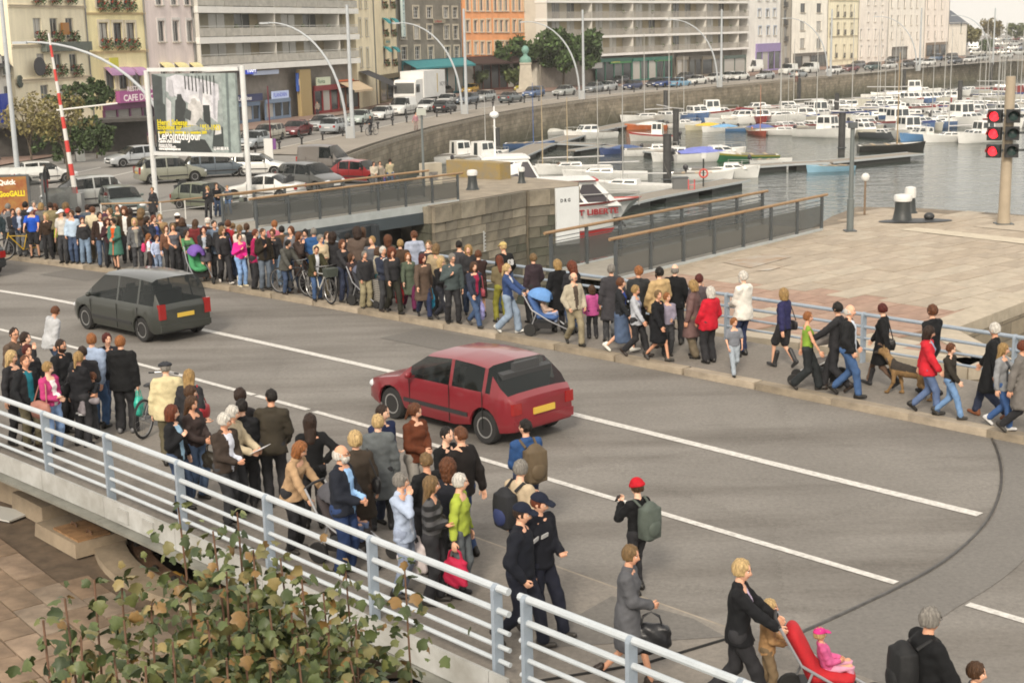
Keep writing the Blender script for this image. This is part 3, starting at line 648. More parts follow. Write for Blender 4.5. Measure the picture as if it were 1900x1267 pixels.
def truck(p,hd,label):
 root = thing('lorry',label,'lorry',p,-rad(hd),scale=1.3); wh = M('lorry_white',(.72,.72,.70),.45,.06,1.5);
 b = MB(); b.box((0,-1.6,2.05),(2.4,5.6,2.5)); b.build('cargo_box',[wh],root)
 b = MB(); b.box((0,-1.6,.72),(2.1,5.4,.25)); b.box((0,1.6,.55),(2.1,1.2,.3)); b.build('chassis',[PLASTIC],root)
 c = MB(); pr = [(1.25,.45),(3.15,.45),(3.2,1.15),(3.02,2.35),(2.8,2.55),(1.25,2.6)]
 c.raw([(-1.1,y,z) for y,z in pr]+[(1.1,y,z) for y,z in pr],[(0,1,2,3,4,5),(11,10,9,8,7,6)]+[(i,i+6,(i+1) % 6+6,(i+1) % 6) for i in range(6)]); c.build('cab',[wh],root)
 w = MB(); w.raw([(-1.0,3.205,1.3),(1.0,3.205,1.3),(.95,3.05,2.28),(-.95,3.05,2.28)],[(0,1,2,3)]); w.build('windscreen',[GLASS],root)
 for s in (-1,1):
  w = MB(); w.box((s*1.102,2.45,1.75),(.012,.9,.75)); w.build('side_window',[GLASS],root)
  w = MB(); w.box((s*.8,3.2,.75),(.4,.06,.2)); w.build('headlight',[LAMPW],root)
  w = MB(); w.box((s*1.28,3.0,1.7),(.2,.1,.5)); w.build('mirror',[PLASTIC],root)
  for y in (2.3,-3.0):
   q = inst('wheel',shared('tyre',_tyre),root,(s*.95,y,.45),(0,0,0 if s > 0 else math.pi),.45); inst('rim',shared('rim',_rim),q)
 w = MB(); w.box((0,3.2,.55),(2.1,.12,.3)); w.build('bumper',[wh],root)
 for s in (-1,1):
  MX = plane_M((s*1.206,-1.3 if s > 0 else -2.9,1.75),(0,1 if s > 0 else -1,0))
  text('lettering','NOYON',.62,root,M('lorry_letters',(.12,.12,.13),.6),MX)
  b = MB(); b.box((s*1.204,-.35 if s > 0 else -2.3,2.1),(.006,.2,1.8)); b.build('logo_stripe',[M('gold_paint',(.5,.36,.08),.5)],root)
 return root
# ---- bicycles
def bicycle(p,hd,col,label,basket=False,lean=0.,scale=1.):
 t = thing('bicycle',label,'bicycle',p,-rad(hd),scale=scale); t.rotation_euler = (0,rad(lean),-rad(hd))
 fm = M('frame_paint',col,.35,coat=.4); bl = PLASTIC; al = M('alloy',(.4,.4,.4),.35,metal=.8)
 def whl():
  b = MB(); b.tube([(0,.335*math.cos(a),.335*math.sin(a)) for a in np.linspace(0,2*math.pi,33)[:-1]],.022,8,closed=True); return b.me('tyre',[TYRE],True)
 def rim():
  b = MB(); b.tube([(0,.308*math.cos(a),.308*math.sin(a)) for a in np.linspace(0,2*math.pi,33)[:-1]],.010,6,closed=True)
  for k in range(14): a = 2*math.pi*k/14; b.tube([(.02*(-1)**k,0,0),(0,.305*math.cos(a),.305*math.sin(a))],.0025,3,caps=False)
  b.lathe([(.02,-.03),(.02,.03)],8,axis='X'); return b.me('rim',[al])
 for y in (.53,-.53):
  w = inst('wheel',shared('btyre',whl),t,(0,y,.36)); inst('rim',shared('brim',rim),w)
 f = MB(); bb,hd_,st = (0,-.08,.30),(0,.36,.82),(0,-.22,.80)
 for a,b,r in ((bb,hd_,.019),(bb,st,.017),((0,-.19,.74),(0,.35,.78),.017),((0,.34,.90),(0,.40,.70),.021)): f.tube([a,b],r,8)
 for s in (-1,1): f.tube([(s*.03,-.53,.36),(s*.02,-.20,.74)],.010,6); f.tube([(s*.03,-.53,.36),(s*.02,-.08,.30)],.011,6)
 f.build('frame',[fm],t,smooth=True)
 k = MB(); k.tube([(0,.40,.70),(0,.41,.68)],.03,8)
 for s in (-1,1): k.tube([(s*.05,.40,.70),(s*.05,.53,.36)],.014,6)
 k.build('fork',[al],t,smooth=True)
 h = MB(); h.tube([(0,.345,.88),(0,.37,.99)],.014,6); h.tube([(-.30,.30,1.0),(-.1,.385,1.0),(.1,.385,1.0),(.30,.30,1.0)],.013,6); h.build('handlebar',[al],t,smooth=True)
 for s in (-1,1): g = MB(); g.tube([(s*.30,.30,1.0),(s*.20,.343,1.0)],.018,6); g.build('grip',[bl],t)
 s_ = MB(); s_.tube([(0,-.22,.80),(0,-.25,.90)],.013,6); s_.ell((0,-.26,.925),(.075,.14,.03)); s_.build('saddle',[bl],t,smooth=True)
 c = MB(); c.lathe([(.09,-.012),(.09,.012)],14,(.05,-.08,.30),'X')
 for s in (-1,1): c.tube([(s*.06,-.08,.30),(s*.08,-.08+s*.15,.30-s*.07)],.012,6); c.box((s*.12,-.08+s*.15,.30-s*.07),(.09,.08,.02))
 c.build('crank',[bl],t)
 if basket: q = MB(); q.box((0,.60,.86),(.30,.24,.22),taper=1.15); q.build('basket',[M('basket_wire',(.05,.06,.05),.6)],t)
 return t
# ---- pushchairs
def stroller(p,hd,col,label,hood=None,frame=(.35,.36,.38),three=False,scale=1.,child=None):
 t = thing('pushchair',label,'pushchair',p,-rad(hd),scale=scale); fr = M('stroller_frame',frame,.4,metal=.5); cl = M('stroller_cloth',col,.8,.12,8,.4,20); hc = M('stroller_cloth',hood or col,.8,.12,8,.4,20)
 for s in (-1,1):
  b = MB(); b.tube([(s*.24,-.52,1.02),(s*.25,-.30,.62),(s*.26,.10,.38),(s*(.08 if three else .24),.52,.14)],.016,7); b.tube([(s*.25,-.18,.56),(s*.27,-.34,.14)],.014,7); b.build('frame_tube',[fr],t,smooth=True)
 b = MB(); b.tube([(-.24,-.52,1.02),(0,-.545,1.03),(.24,-.52,1.02)],.02,7); b.build('push_handle',[PLASTIC],t,smooth=True)
 def wh():
  b = MB(); b.lathe([(.5,-.2),(.92,-.22),(1,-.1),(1,.1),(.92,.22),(.5,.2)],16,axis='X'); return b.me('tyre',[TYRE],True,50)
 def hub():
  b = MB(); b.lathe([(.55,-.16),(.60,.0),(.55,.16)],14,axis='X'); return b.me('hub',[M('hub_grey',(.45,.45,.45),.4)],True)
 for x,y,r in ([(-.27,-.34,.15),(.27,-.34,.15)]+([(-.03,.52,.15),(.03,.52,.15)] if three else [(-.24,.52,.11),(.24,.52,.11)])):
  w = inst('wheel',shared('strw',wh),t,(x,y,r),None,r); inst('hub',shared('strh',hub),w)
 lo,P = grid((-.3,-.5,.25),(.3,.5,1.1),.025)
 seat = smin(rc(P,(0,.18,.42),(0,-.12,.46),.10,.11,(2.0,1,.8)),rc(P,(0,-.15,.46),(0,-.36,.88),.11,.10,(2.0,.8,1)),.04); cut = ell_d(P,(0,.10,.68),(.17,.30,.24)); d = np.maximum(seat,-cut)
 V,F = surfnet(d,lo,.025); link(D.objects.new('seat',mesh('seat',V,F,[cl],smooth=True)),t)
 h = ell_d(P,(0,-.16,.80),(.27,.34,.30)); h = np.maximum(np.maximum(h,-ell_d(P,(0,-.16,.80),(.21,.28,.24))),np.maximum(.84-P[...,2]-.3*(P[...,1]+.1),P[...,1]-.12)); V,F = surfnet(h,lo,.025)
 if hood != 0: link(D.objects.new('hood',mesh('hood',V,F,[hc],smooth=True)),t)
 b = MB(); b.box((0,-.05,.24),(.40,.40,.14),taper=1.1); b.build('basket',[PLASTIC],t)
 return t
# ================================================================== boats
GEL = M('gelcoat',(.80,.80,.775),.35,.08,1.2,coat=.3); DECKC = M('boat_deck',(.58,.57,.53),.6,.1,3); BGL = M('boat_glass',(.04,.05,.055),.1,spec=.7)
ALU = M('mast_alloy',(.5,.5,.48),.4,metal=.5); WOODM = M('mast_wood',(.36,.24,.12),.6,.2,8); ROPE = M('rope',(.3,.28,.24),.9)
def hull_mesh(L,B,fb,full=.45,transom=.85,stripe=True,rake=.35):
 N = 13; V = []; F = []; mi = []; secs = 7
 def half(t):
  b = B/2*(transom+(1-transom)*min(1,t/.4)) if t < .4 else B/2*(1-max(0,(t-full)/(1-full))**2.3)
  return max(b,.012)
 sh = lambda t: fb*(.92+.45*t*t)
 for i in range(N):
  t = i/(N-1); b = half(t); z1 = sh(t); y = -L/2+L*t
  for k in range(secs):
   q = k/(secs-1); zz = -.22+(z1+.22)*q; bw = b*(.45+.55*q**(.55 if t < .6 else .9)) if k else b*.25
   V.append((bw,y+rake*L*.12*q*max(0,t-.6)/.4,zz))
 n0 = len(V); V += [(-x,y,z) for x,y,z in V]
 for i in range(N-1):
  for k in range(secs-1):
   f = [i*secs+k,(i+1)*secs+k,(i+1)*secs+k+1,i*secs+k+1]; m = 1 if (stripe and k == secs-2) else (2 if k == 0 else 0)
   F.append(f); mi.append(m); F.append([q+n0 for q in f[::-1]]); mi.append(m)
  F.append([i*secs,n0+i*secs,n0+(i+1)*secs,(i+1)*secs]); mi.append(2)
 F.append(list(range(secs))[::-1]+[n0+k for k in range(secs)]); mi.append(0)
 e = (N-1)*secs; F.append([e+k for k in range(secs)]+[n0+e+k for k in reversed(range(secs))]); mi.append(0)
 hm = mesh('hull',V,F,[GEL,M('hull_stripe',(.05,.08,.2),.4),M('antifoul',(.12,.03,.03),.7)],mi,True,45)
 DV = []; DF = []
 for i in range(N):
  t = i/(N-1); b = half(t)*.97; z = sh(t)-.03; y = -L/2+L*t+rake*L*.12*max(0,t-.6)/.4
  DV += [(b,y,z),(-b,y,z)]
 for i in range(N-1): DF.append((2*i,2*i+2,2*i+3,2*i+1));
 dm = mesh('deck',DV,[f[::-1] for f in DF],[DECKC],None)
 # coaming round a cockpit
 return hm,dm
def boat_parts(kind):
 P = {}
 spec = {'cabin': (5.6,2.2,.72,.5),'tall': (6.2,2.4,.85,.5),'open': (4.6,1.8,.5,.45),'dinghy': (3.6,1.45,.40,.4),'sail': (7.2,2.4,.75,.42),'sailsmall': (5.2,1.9,.55,.42),'cuddy': (5.0,2.05,.66,.5),'work': (5.4,2.0,.75,.5)}
 L,B,fb,fu = spec[kind]; P['dim'] = (L,B,fb); P['hull'],P['deck'] = hull_mesh(L,B,fb,fu,.86 if kind[:4] != 'sail' else .62)
 def house(y0,y1,w,h,rk,wf=.85,z0=None):
  z0 = fb*.98 if z0 is None else z0; wt = w*.86
  pts = [(-w/2,y0,z0),(w/2,y0,z0),(w/2,y1,z0+.05),(-w/2,y1,z0+.05),(-wt/2,y0+.03,z0+h),(wt/2,y0+.03,z0+h),(wt/2,y1-rk,z0+h),(-wt/2,y1-rk,z0+h)]
  b = MB(); b.raw(pts,[(4,5,6,7),(0,1,5,4),(1,2,6,5),(2,3,7,6),(3,0,4,7)]); hs = b.me('cabin',[GEL]); wn = []
  A = [Vector(p) for p in pts]
  def win(a,b_,c,d,l,r,lo,hi):
   e = lambda s,t: (a.lerp(b_,s)).lerp(d.lerp(c,s),t); n = (b_-a).cross(d-a).normalized()*.012
   q = MB(); q.raw([tuple(e(l,lo)+n),tuple(e(r,lo)+n),tuple(e(r,hi)+n),tuple(e(l,hi)+n)],[(0,1,2,3)]); return q.me('window',[BGL])
  for (a,b_,c,d) in ((1,2,6,5),(3,0,4,7)):
   for l,r in ((.08,.48),(.55,.92)): wn.append(win(A[a],A[b_],A[c],A[d],l,r,.45 if h > .7 else .3,.9 if h > .7 else .78))
  wn.append(win(A[2],A[3],A[7],A[6],.06,.47,.38,.92)); wn.append(win(A[2],A[3],A[7],A[6],.53,.94,.38,.92))
  if h > .9: wn.append(win(A[0],A[1],A[5],A[4],.3,.62,.05,.92))
  return hs,wn
 if kind == 'cabin': P['house'] = [house(-.6,1.4,B*.72,.75,.45)]
 if kind == 'tall': P['house'] = [house(-.5,1.1,B*.70,1.25,.15),house(.9,2.2,B*.62,.42,.4)]
 if kind == 'sail': P['house'] = [house(-.6,1.9,B*.62,.36,.5)]
 if kind == 'sailsmall': P['house'] = [house(-.2,1.3,B*.55,.28,.4)]
 if kind == 'cuddy': P['house'] = [house(.1,1.8,B*.70,.40,.7)]
 if kind == 'work': P['house'] = [house(-.9,.3,B*.66,1.3,.05)]
 return P
def _outboard():
 b = MB(); b.ell((0,-.12,.28),(.13,.20,.22),10,7); b.box((0,-.10,-.12),(.09,.16,.6)); b.box((0,.06,.05),(.2,.12,.22)); return b.me('outboard_motor',[M('outboard',(.03,.03,.035),.35)],True,40)
def boat(p,hd,kind,hull,label,group='boats moored in the marina',stripe=None,mast=0.,cover=None,motor=True,scale=1.,housecol=None,mcol=None,boom=True,rails=True,deck=None,bottom=None,z=WATER_Z):
 P = shared(('boat',kind),lambda: boat_parts(kind)); L,B,fb = P['dim']
 t = thing('moored_boat',label,'boat',(p[0],p[1],z),-rad(hd),group,scale)
 hm = M('gelcoat',hull,.35,.08,1.2,coat=.3); sm = M('hull_stripe',stripe,.4) if stripe else hm
 inst('hull',P['hull'],t,mats=[hm,sm,M('antifoul',bottom,.7) if bottom else None]); inst('deck',P['deck'],t,mats=[M('boat_deck',deck,.6,.15,4)] if deck else None)
 if kind in ('open','dinghy','work','cuddy','cabin','tall'):
  def well():
   y0,y1 = (-L*.44,{'open': L*.22,'dinghy': L*.28,'work': -L*.2,'cuddy': -.05,'cabin': -.7,'tall': -.6}[kind]); w = B*.62; z = fb*.95; b = MB()
   b.raw([(-w/2,y0,z),(w/2,y0,z),(w/2,y1,z),(-w/2,y1,z),(-w/2*.9,y0,z-.0),(w/2*.9,y0,z),(w/2*.9,y1,z),(-w/2*.9,y1,z)],[])
   b.box((0,(y0+y1)/2,z+.012),(w,y1-y0,.05)); return b.me('cockpit',[M('cockpit_floor',(.16,.15,.13),.8,.2,6)])
  inst('cockpit',shared(('well',kind),well),t)
  if kind in ('open','dinghy'):
   for k in range(3):
    def th(): b = MB(); b.box((0,0,0),(B*.7,.24,.05)); return b.me('thwart',[M('thwart_wood',(.36,.28,.18),.7,.2,6)])
    inst('thwart',shared(('thw',kind),th),t,(0,-L*.28+k*L*.22,fb*.98+.03))
 hc = M('gelcoat',housecol,.4,.05,1.2) if housecol else None
 for hs,wn in P.get('house',[]):
  c = inst('cabin',hs,t,mats=[hc] if hc else None)
  for w in wn: inst('window',w,c)
 if motor and kind[:4] != 'sail': inst('outboard_motor',shared('outb',_outboard),t,(0,-L/2-.02,fb*.75),mats=[M('outboard',mcol or (.03,.03,.035),.35)])
 if cover is not None:
  def cv():
   b = MB(); V = []; F = []
   for i in range(7):
    q = i/6; y = -L*.46+L*.72*q
    for k in range(7): a = k/6*math.pi; V.append((B*.46*math.cos(a)*(1-.35*max(0,q-.6)),y,fb*.98+(.10+.28*math.sin(q*math.pi))*math.sin(a)))
   for i in range(6):
    for k in range(6): F.append((i*7+k,i*7+k+1,(i+1)*7+k+1,(i+1)*7+k))
   b.raw(V,F); return b.me('cover',[M('boat_cover',(.1,.1,.3),.9)],True)
  inst('cover',shared(('cov',kind),cv),t,mats=[M('boat_cover',cover,.85,.15,3,.5,6)])
 if rails and kind in ('cabin','tall','sail','cuddy'):
  def rl():
   b = MB(); pts = [(s*B*.47*f,y,fb*1.2+.42) for s,f,y in ((1,.95,L*.08),(1,.78,L*.28),(1,.2,L*.5),(-1,.2,L*.5),(-1,.78,L*.28),(-1,.95,L*.08))]
   b.tube(pts,.014,5)
   for q in pts: b.tube([q,(q[0],q[1],fb*1.0)],.012,5)
   return b.me('bow_rail',[ALU],True)
  inst('bow_rail',shared(('rail',kind),rl),t)
 if mast:
  b = MB(); y = L*.10; b.tube([(0,y,fb),(0,y,fb+mast)],[.05,.028],7)
  q = b.build('mast',[mcol and M('mast_wood',mcol,.6,.2,8) or ALU],t,smooth=True)
  if boom:
   b = MB(); b.tube([(0,y,fb+.8),(0,-L*.40,fb+.85)],.055,7); b.build('boom',[M('sail_cover',(.5,.5,.5),.8)],t,smooth=True)
   st = MB(); st.tube([(0,y,fb+mast*.97),(0,L*.52,fb*1.3)],.007,3); st.build('forestay',[ROPE],t); st = MB(); st.tube([(0,y,fb+mast*.97),(0,-L*.48,fb)],.007,3); st.build('backstay',[ROPE],t)
   for s in (-1,1): st = MB(); st.tube([(0,y,fb+mast*.9),(s*B*.46,y-.1,fb)],.007,3); st.build('shroud',[ROPE],t)
 return t
# ================================================================== the setting
from mathutils.geometry import tessellate_polygon
def struct(o): o['kind'] = 'structure'; return o
def asphalt(name,c,c2,patch=.25,rough=.88,sc=.35,stain=False):
 m = D.materials.new(name); m.use_nodes = True; nt = m.node_tree; b = nt.nodes['Principled BSDF']; b.inputs['Roughness'].default_value = rough; b.inputs['Specular IOR Level'].default_value = .3
 tc = nt.nodes.new('ShaderNodeTexCoord'); N = lambda s,d,r=.6: (lambda n: (setattr(n.inputs['Scale'],'default_value',s),setattr(n.inputs['Detail'],'default_value',d),setattr(n.inputs['Roughness'],'default_value',r),nt.links.new(tc.outputs['Object'],n.inputs[0]),n)[-1])(nt.nodes.new('ShaderNodeTexNoise'))
 n1,n2,n3 = N(sc,5),N(14,5,.75),N(70,2)
 def mixc(f,a,bb,k):
  x = nt.nodes.new('ShaderNodeMix'); x.data_type = 'RGBA'; x.blend_type = k
  if isinstance(f,float): x.inputs[0].default_value = f
  else: nt.links.new(f,x.inputs[0])
  for s,i in ((a,6),(bb,7)):
   if isinstance(s,tuple): x.inputs[i].default_value = (*s,1)
   else: nt.links.new(s,x.inputs[i])
  return x.outputs[2]
 r1 = nt.nodes.new('ShaderNodeValToRGB'); r1.color_ramp.elements[0].position = .36; r1.color_ramp.elements[1].position = .64; nt.links.new(n1.outputs[0],r1.inputs[0])
 base = mixc(r1.outputs[0],c,c2,'MIX')
 r2 = nt.nodes.new('ShaderNodeValToRGB'); r2.color_ramp.elements[0].color = (.6,.6,.6,1); r2.color_ramp.elements[1].color = (1.32,1.3,1.28,1); r2.color_ramp.elements[0].position = .3; r2.color_ramp.elements[1].position = .72; nt.links.new(n2.outputs[0],r2.inputs[0])
 base = mixc(patch*2.2,base,r2.outputs[0],'MULTIPLY')
 if stain:   # tyre darkening and oil, drawn out along the lanes
  mp = nt.nodes.new('ShaderNodeMapping'); mp.inputs['Rotation'].default_value = (0,0,rad(46)); mp.inputs['Scale'].default_value = (.11,.75,1); nt.links.new(tc.outputs['Object'],mp.inputs[0])
  n4 = nt.nodes.new('ShaderNodeTexNoise'); n4.inputs['Scale'].default_value = 1.; n4.inputs['Detail'].default_value = 6; n4.inputs['Roughness'].default_value = .6; nt.links.new(mp.outputs[0],n4.inputs[0])
  r4 = nt.nodes.new('ShaderNodeValToRGB'); r4.color_ramp.elements[0].color = (.62,.60,.58,1); r4.color_ramp.elements[1].color = (1.04,1.04,1.04,1); r4.color_ramp.elements[0].position = .30; r4.color_ramp.elements[1].position = .54; nt.links.new(n4.outputs[0],r4.inputs[0]); base = mixc(.9,base,r4.outputs[0],'MULTIPLY')
  vr = nt.nodes.new('ShaderNodeTexVoronoi'); vr.feature = 'DISTANCE_TO_EDGE'; vr.inputs['Scale'].default_value = .22; nd = nt.nodes.new('ShaderNodeVectorMath'); nd.operation = 'MULTIPLY_ADD'; nd.inputs[1].default_value = (.9,.9,.9); nt.links.new(n2.outputs['Color'],nd.inputs[0]); nt.links.new(tc.outputs['Object'],nd.inputs[2]); nt.links.new(nd.outputs[0],vr.inputs[0])
  r5 = nt.nodes.new('ShaderNodeValToRGB'); r5.color_ramp.elements[0].color = (.55,.54,.52,1); r5.color_ramp.elements[1].color = (1,1,1,1); r5.color_ramp.elements[1].position = .006; nt.links.new(vr.outputs[0],r5.inputs[0]); base = mixc(.6,base,r5.outputs[0],'MULTIPLY')
 nt.links.new(base,b.inputs['Base Color'])
 bp = nt.nodes.new('ShaderNodeBump'); bp.inputs['Strength'].default_value = .35; bp.inputs['Distance'].default_value = .01; nt.links.new(n3.outputs[0],bp.inputs['Height']); nt.links.new(bp.outputs[0],b.inputs['Normal'])
 return m
ASPH = asphalt('asphalt_deck',(.180,.169,.154),(.218,.205,.187),stain=True); ASPHD = asphalt('asphalt_dark',(.156,.148,.137),(.182,.173,.16)); ASPHP = asphalt('asphalt_patch',(.145,.137,.126),(.165,.156,.143))
PAVE = asphalt('pavement_asphalt',(.20,.182,.16),(.24,.219,.193)); STREETM = asphalt('street_asphalt',(.215,.205,.19),(.255,.243,.225),sc=.12); PROM = asphalt('promenade_surface',(.26,.235,.20),(.31,.28,.24),sc=.15)
PAINT = M('road_paint',(.40,.385,.355),.8,.14,11,col2=(.72,.70,.66),detail=8,bump=.3,bs=40); GRAN = M('granite',(.30,.26,.205),.85,.25,3,.5,22); GRAN2 = M('granite',(.255,.225,.185),.85,.3,3,.5,22)
STEELW = M('rail_paint',(.43,.47,.50),.5,.3,4,.2,30,col2=(.50,.54,.57)); STEELB = M('rail_paint',(.24,.29,.345),.5,.3,3,.2,30,col2=(.31,.36,.42)); FASC = M('girder_paint',(.27,.265,.24),.65,.2,1.3,.1,8,col2=(.50,.51,.50))
DKST = M('dark_steel',(.075,.085,.09),.5,.2,4); WOODR = M('handrail_wood',(.30,.19,.10),.6,.2,12,stretch=(1,1,1))
def strip(s0,s1,n0,n1,z,name,mat,step=1.2,n0f=None):
 S = np.arange(s0,s1+1e-6,step); S = np.append(S,s1) if s1-S[-1] > 1e-3 else S
 b = MB(); V = []
 for s in S: V += [RD(s,n0,z),RD(s,n1,z)]
 b.raw(V,[(2*i,2*i+2,2*i+3,2*i+1) for i in range(len(S)-1)]); return b.build(name,[mat])
def poly(name,pts,mat,z=None):
 P = [(p[0],p[1],(p[2] if len(p) > 2 else 0) if z is None else z) for p in pts]
 T = tessellate_polygon([[Vector(p) for p in P]]); F = []
 for t in T:
  a,b_,c = (np.array(P[i]) for i in t); F.append(t if np.cross(b_-a,c-a)[2] > 0 else t[::-1])
 return link(D.objects.new(name,mesh(name,P,[list(f) for f in F],[mat])))
# ---- water
def water_mat():
 m = D.materials.new('harbour_water'); m.use_nodes = True; nt = m.node_tree; b = nt.nodes['Principled BSDF']
 b.inputs['Base Color'].default_value = (.036,.048,.040,1); b.inputs['Roughness'].default_value = .06; b.inputs['IOR'].default_value = 1.33; b.inputs['Specular IOR Level'].default_value = .6
 tc = nt.nodes.new('ShaderNodeTexCoord'); h = None
 for sc,st,d in (((.9,2.2,1),1,3),((.25,.6,1),1.6,2)):
  mp = nt.nodes.new('ShaderNodeMapping'); mp.inputs['Scale'].default_value = sc; mp.inputs['Rotation'].default_value = (0,0,.25); n = nt.nodes.new('ShaderNodeTexNoise'); n.inputs['Scale'].default_value = 1.0; n.inputs['Detail'].default_value = d
  nt.links.new(tc.outputs['Object'],mp.inputs[0]); nt.links.new(mp.outputs[0],n.inputs[0])
  mu = nt.nodes.new('ShaderNodeMath'); mu.operation = 'MULTIPLY'; mu.inputs[1].default_value = st; nt.links.new(n.outputs[0],mu.inputs[0])
  if h is None: h = mu.outputs[0]
  else: ad = nt.nodes.new('ShaderNodeMath'); nt.links.new(h,ad.inputs[0]); nt.links.new(mu.outputs[0],ad.inputs[1]); h = ad.outputs[0]
 bp = nt.nodes.new('ShaderNodeBump'); bp.inputs['Strength'].default_value = .6; bp.inputs['Distance'].default_value = .12; nt.links.new(h,bp.inputs['Height']); nt.links.new(bp.outputs[0],b.inputs['Normal'])
 return m
struct(poly('water',[(-60,8),(690,8),(690,700),(-60,700)],water_mat(),WATER_Z))
# ---- land on the town side, with the basin left open
QUAY = [G(u,v,STREET_Z) for u,v in ((640,291),(690,272),(740,256),(815,235),(900,216),(985,201),(1083,187),(1200,174),(1340,161),(1600,136),(1900,111))]
QUAY.append(QUAY[-1]+(QUAY[-1]-QUAY[-2])*5)
PIERF = [G(u,v,-.3) for u,v in ((800,383),(970,354),(978,353.5),(1072,345))]
NOTCH = [RD(42.5,6.75),np.array([-8.9,54.0,0]),np.array([-4.6,64.5,0])]
land = [(-700,40)]+[tuple(RD(s,6.75)[:2]) for s in (0,10,20,28,34,38,42.5)]+[tuple(p[:2]) for p in NOTCH[1:]]+[(-4.0,70),(-5.6,78)]+[tuple(p[:2]) for p in QUAY]+[(700,900),(-700,900)]
def clip(P,y,keep):
 out = []
 for i in range(len(P)):
  a,b = P[i],P[(i+1) % len(P)]; ia,ib = (a[1]-y)*keep >= 0,(b[1]-y)*keep >= 0
  if ia: out.append(a)
  if ia != ib: t = (y-a[1])/(b[1]-a[1]); out.append((a[0]+t*(b[0]-a[0]),y))
 return out
V = []; F = []
for y0,y1 in ((-50,46),(46,52),(52,60),(60,75),(75,2000)):
 P = clip(clip(land,y0,1),y1,-1)
 if len(P) < 3: continue
 o = len(V); V += [(p[0],p[1],terrain(p[1])-.012) for p in P]
 for t in tessellate_polygon([[Vector((p[0],p[1],0)) for p in P]]):
  a,b_,c = (np.array(V[o+i]) for i in t); nz = np.cross(b_-a,c-a)[2]
  if abs(nz) > 1e-9: F.append([o+i for i in (t if nz > 0 else t[::-1])])
struct(link(D.objects.new('ground',mesh('ground',V,F,[STREETM]))))
# stone walls round the basin
def stone_wall_mat(name,c1,c2,cw=1.1,ch=.45,moss=(.06,.065,.035)):
 m = D.materials.new(name); m.use_nodes = True; nt = m.node_tree; b = nt.nodes['Principled BSDF']; b.inputs['Roughness'].default_value = .9
 tc = nt.nodes.new('ShaderNodeTexCoord'); n = nt.nodes.new('ShaderNodeTexNoise'); n.inputs['Scale'].default_value = .5; n.inputs['Detail'].default_value = 7; n.inputs['Roughness'].default_value = .7; nt.links.new(tc.outputs['Object'],n.inputs[0])
 r = nt.nodes.new('ShaderNodeValToRGB'); e = r.color_ramp.elements; e[0].position = .34; e[0].color = (*c1,1); e[1].position = .68; e[1].color = (*c2,1); nt.links.new(n.outputs[0],r.inputs[0])
 sp = nt.nodes.new('ShaderNodeSeparateXYZ'); nt.links.new(tc.outputs['Object'],sp.inputs[0]); mr = nt.nodes.new('ShaderNodeMapRange'); mr.inputs[1].default_value = WATER_Z+.1; mr.inputs[2].default_value = WATER_Z+2.4; mr.inputs[3].default_value = .75; mr.inputs[4].default_value = 0
 nz = nt.nodes.new('ShaderNodeMath'); nz.operation = 'MULTIPLY_ADD'; nz.inputs[1].default_value = 2.2; nt.links.new(n.outputs[0],nz.inputs[0]); ad = nt.nodes.new('ShaderNodeMath'); ad.operation = 'ADD'; ad.inputs[1].default_value = -1.1; nt.links.new(sp.outputs[2],nz.inputs[2]); nt.links.new(nz.outputs[0],ad.inputs[0]); nt.links.new(ad.outputs[0],mr.inputs[0])
 bs = nt.nodes.new('ShaderNodeTexBrick'); bs.inputs['Scale'].default_value = 1; bs.inputs['Brick Width'].default_value = cw; bs.inputs['Row Height'].default_value = ch; bs.inputs['Mortar Size'].default_value = .025; bs.inputs['Color1'].default_value = (.72,.72,.72,1); bs.inputs['Color2'].default_value = (1.15,1.15,1.15,1); bs.inputs['Mortar'].default_value = (.5,.5,.5,1); nt.links.new(tc.outputs['UV'],bs.inputs[0]); x0 = nt.nodes.new('ShaderNodeMix'); x0.data_type = 'RGBA'; x0.blend_type = 'MULTIPLY'; x0.inputs[0].default_value = .85; nt.links.new(r.outputs[0],x0.inputs[6]); nt.links.new(bs.outputs[0],x0.inputs[7])
 x = nt.nodes.new('ShaderNodeMix'); x.data_type = 'RGBA'; x.inputs[7].default_value = (*moss,1); nt.links.new(mr.outputs[0],x.inputs[0]); nt.links.new(x0.outputs[2],x.inputs[6]); nt.links.new(x.outputs[2],b.inputs['Base Color'])
 n2 = nt.nodes.new('ShaderNodeTexNoise'); n2.inputs['Scale'].default_value = 3; n2.inputs['Detail'].default_value = 5; nt.links.new(tc.outputs['Object'],n2.inputs[0]); bp = nt.nodes.new('ShaderNodeBump'); bp.inputs['Strength'].default_value = .6; bp.inputs['Distance'].default_value = .06; nt.links.new(n2.outputs[0],bp.inputs['Height']); nt.links.new(bp.outputs[0],b.inputs['Normal'])
 return m
QWALL = stone_wall_mat('quay_wall_stone',(.21,.175,.125),(.38,.325,.245)); PWALL = stone_wall_mat('pier_stone',(.17,.145,.105),(.36,.30,.215),moss=(.05,.055,.035))
def wallstrip(name,pts,z0,z1,mat):
 b = MB(); V = []
 for p in pts: zz = z1(p) if callable(z1) else z1; V += [(p[0],p[1],z0),(p[0],p[1],zz)]
 b.raw(V,[(2*i,2*i+2,2*i+3,2*i+1) for i in range(len(pts)-1)]); o = b.build(name,[mat]); D_ = [0.]
 for p,q in zip(pts[:-1],pts[1:]): D_.append(D_[-1]+float(np.linalg.norm((q-p)[:2])))
 uv = o.data.uv_layers.new(name='wall'); uv.data.foreach_set('uv',np.array([(D_[l.vertex_index//2],V[l.vertex_index][2]) for l in o.data.loops],dtype=np.float32).ravel()); return o
tz = lambda p: terrain(p[1])
qw = tag(wallstrip('quay_wall',QUAY,WATER_Z-1,STREET_Z-.012,QWALL),'long weathered stone quay wall behind the marina','wall')
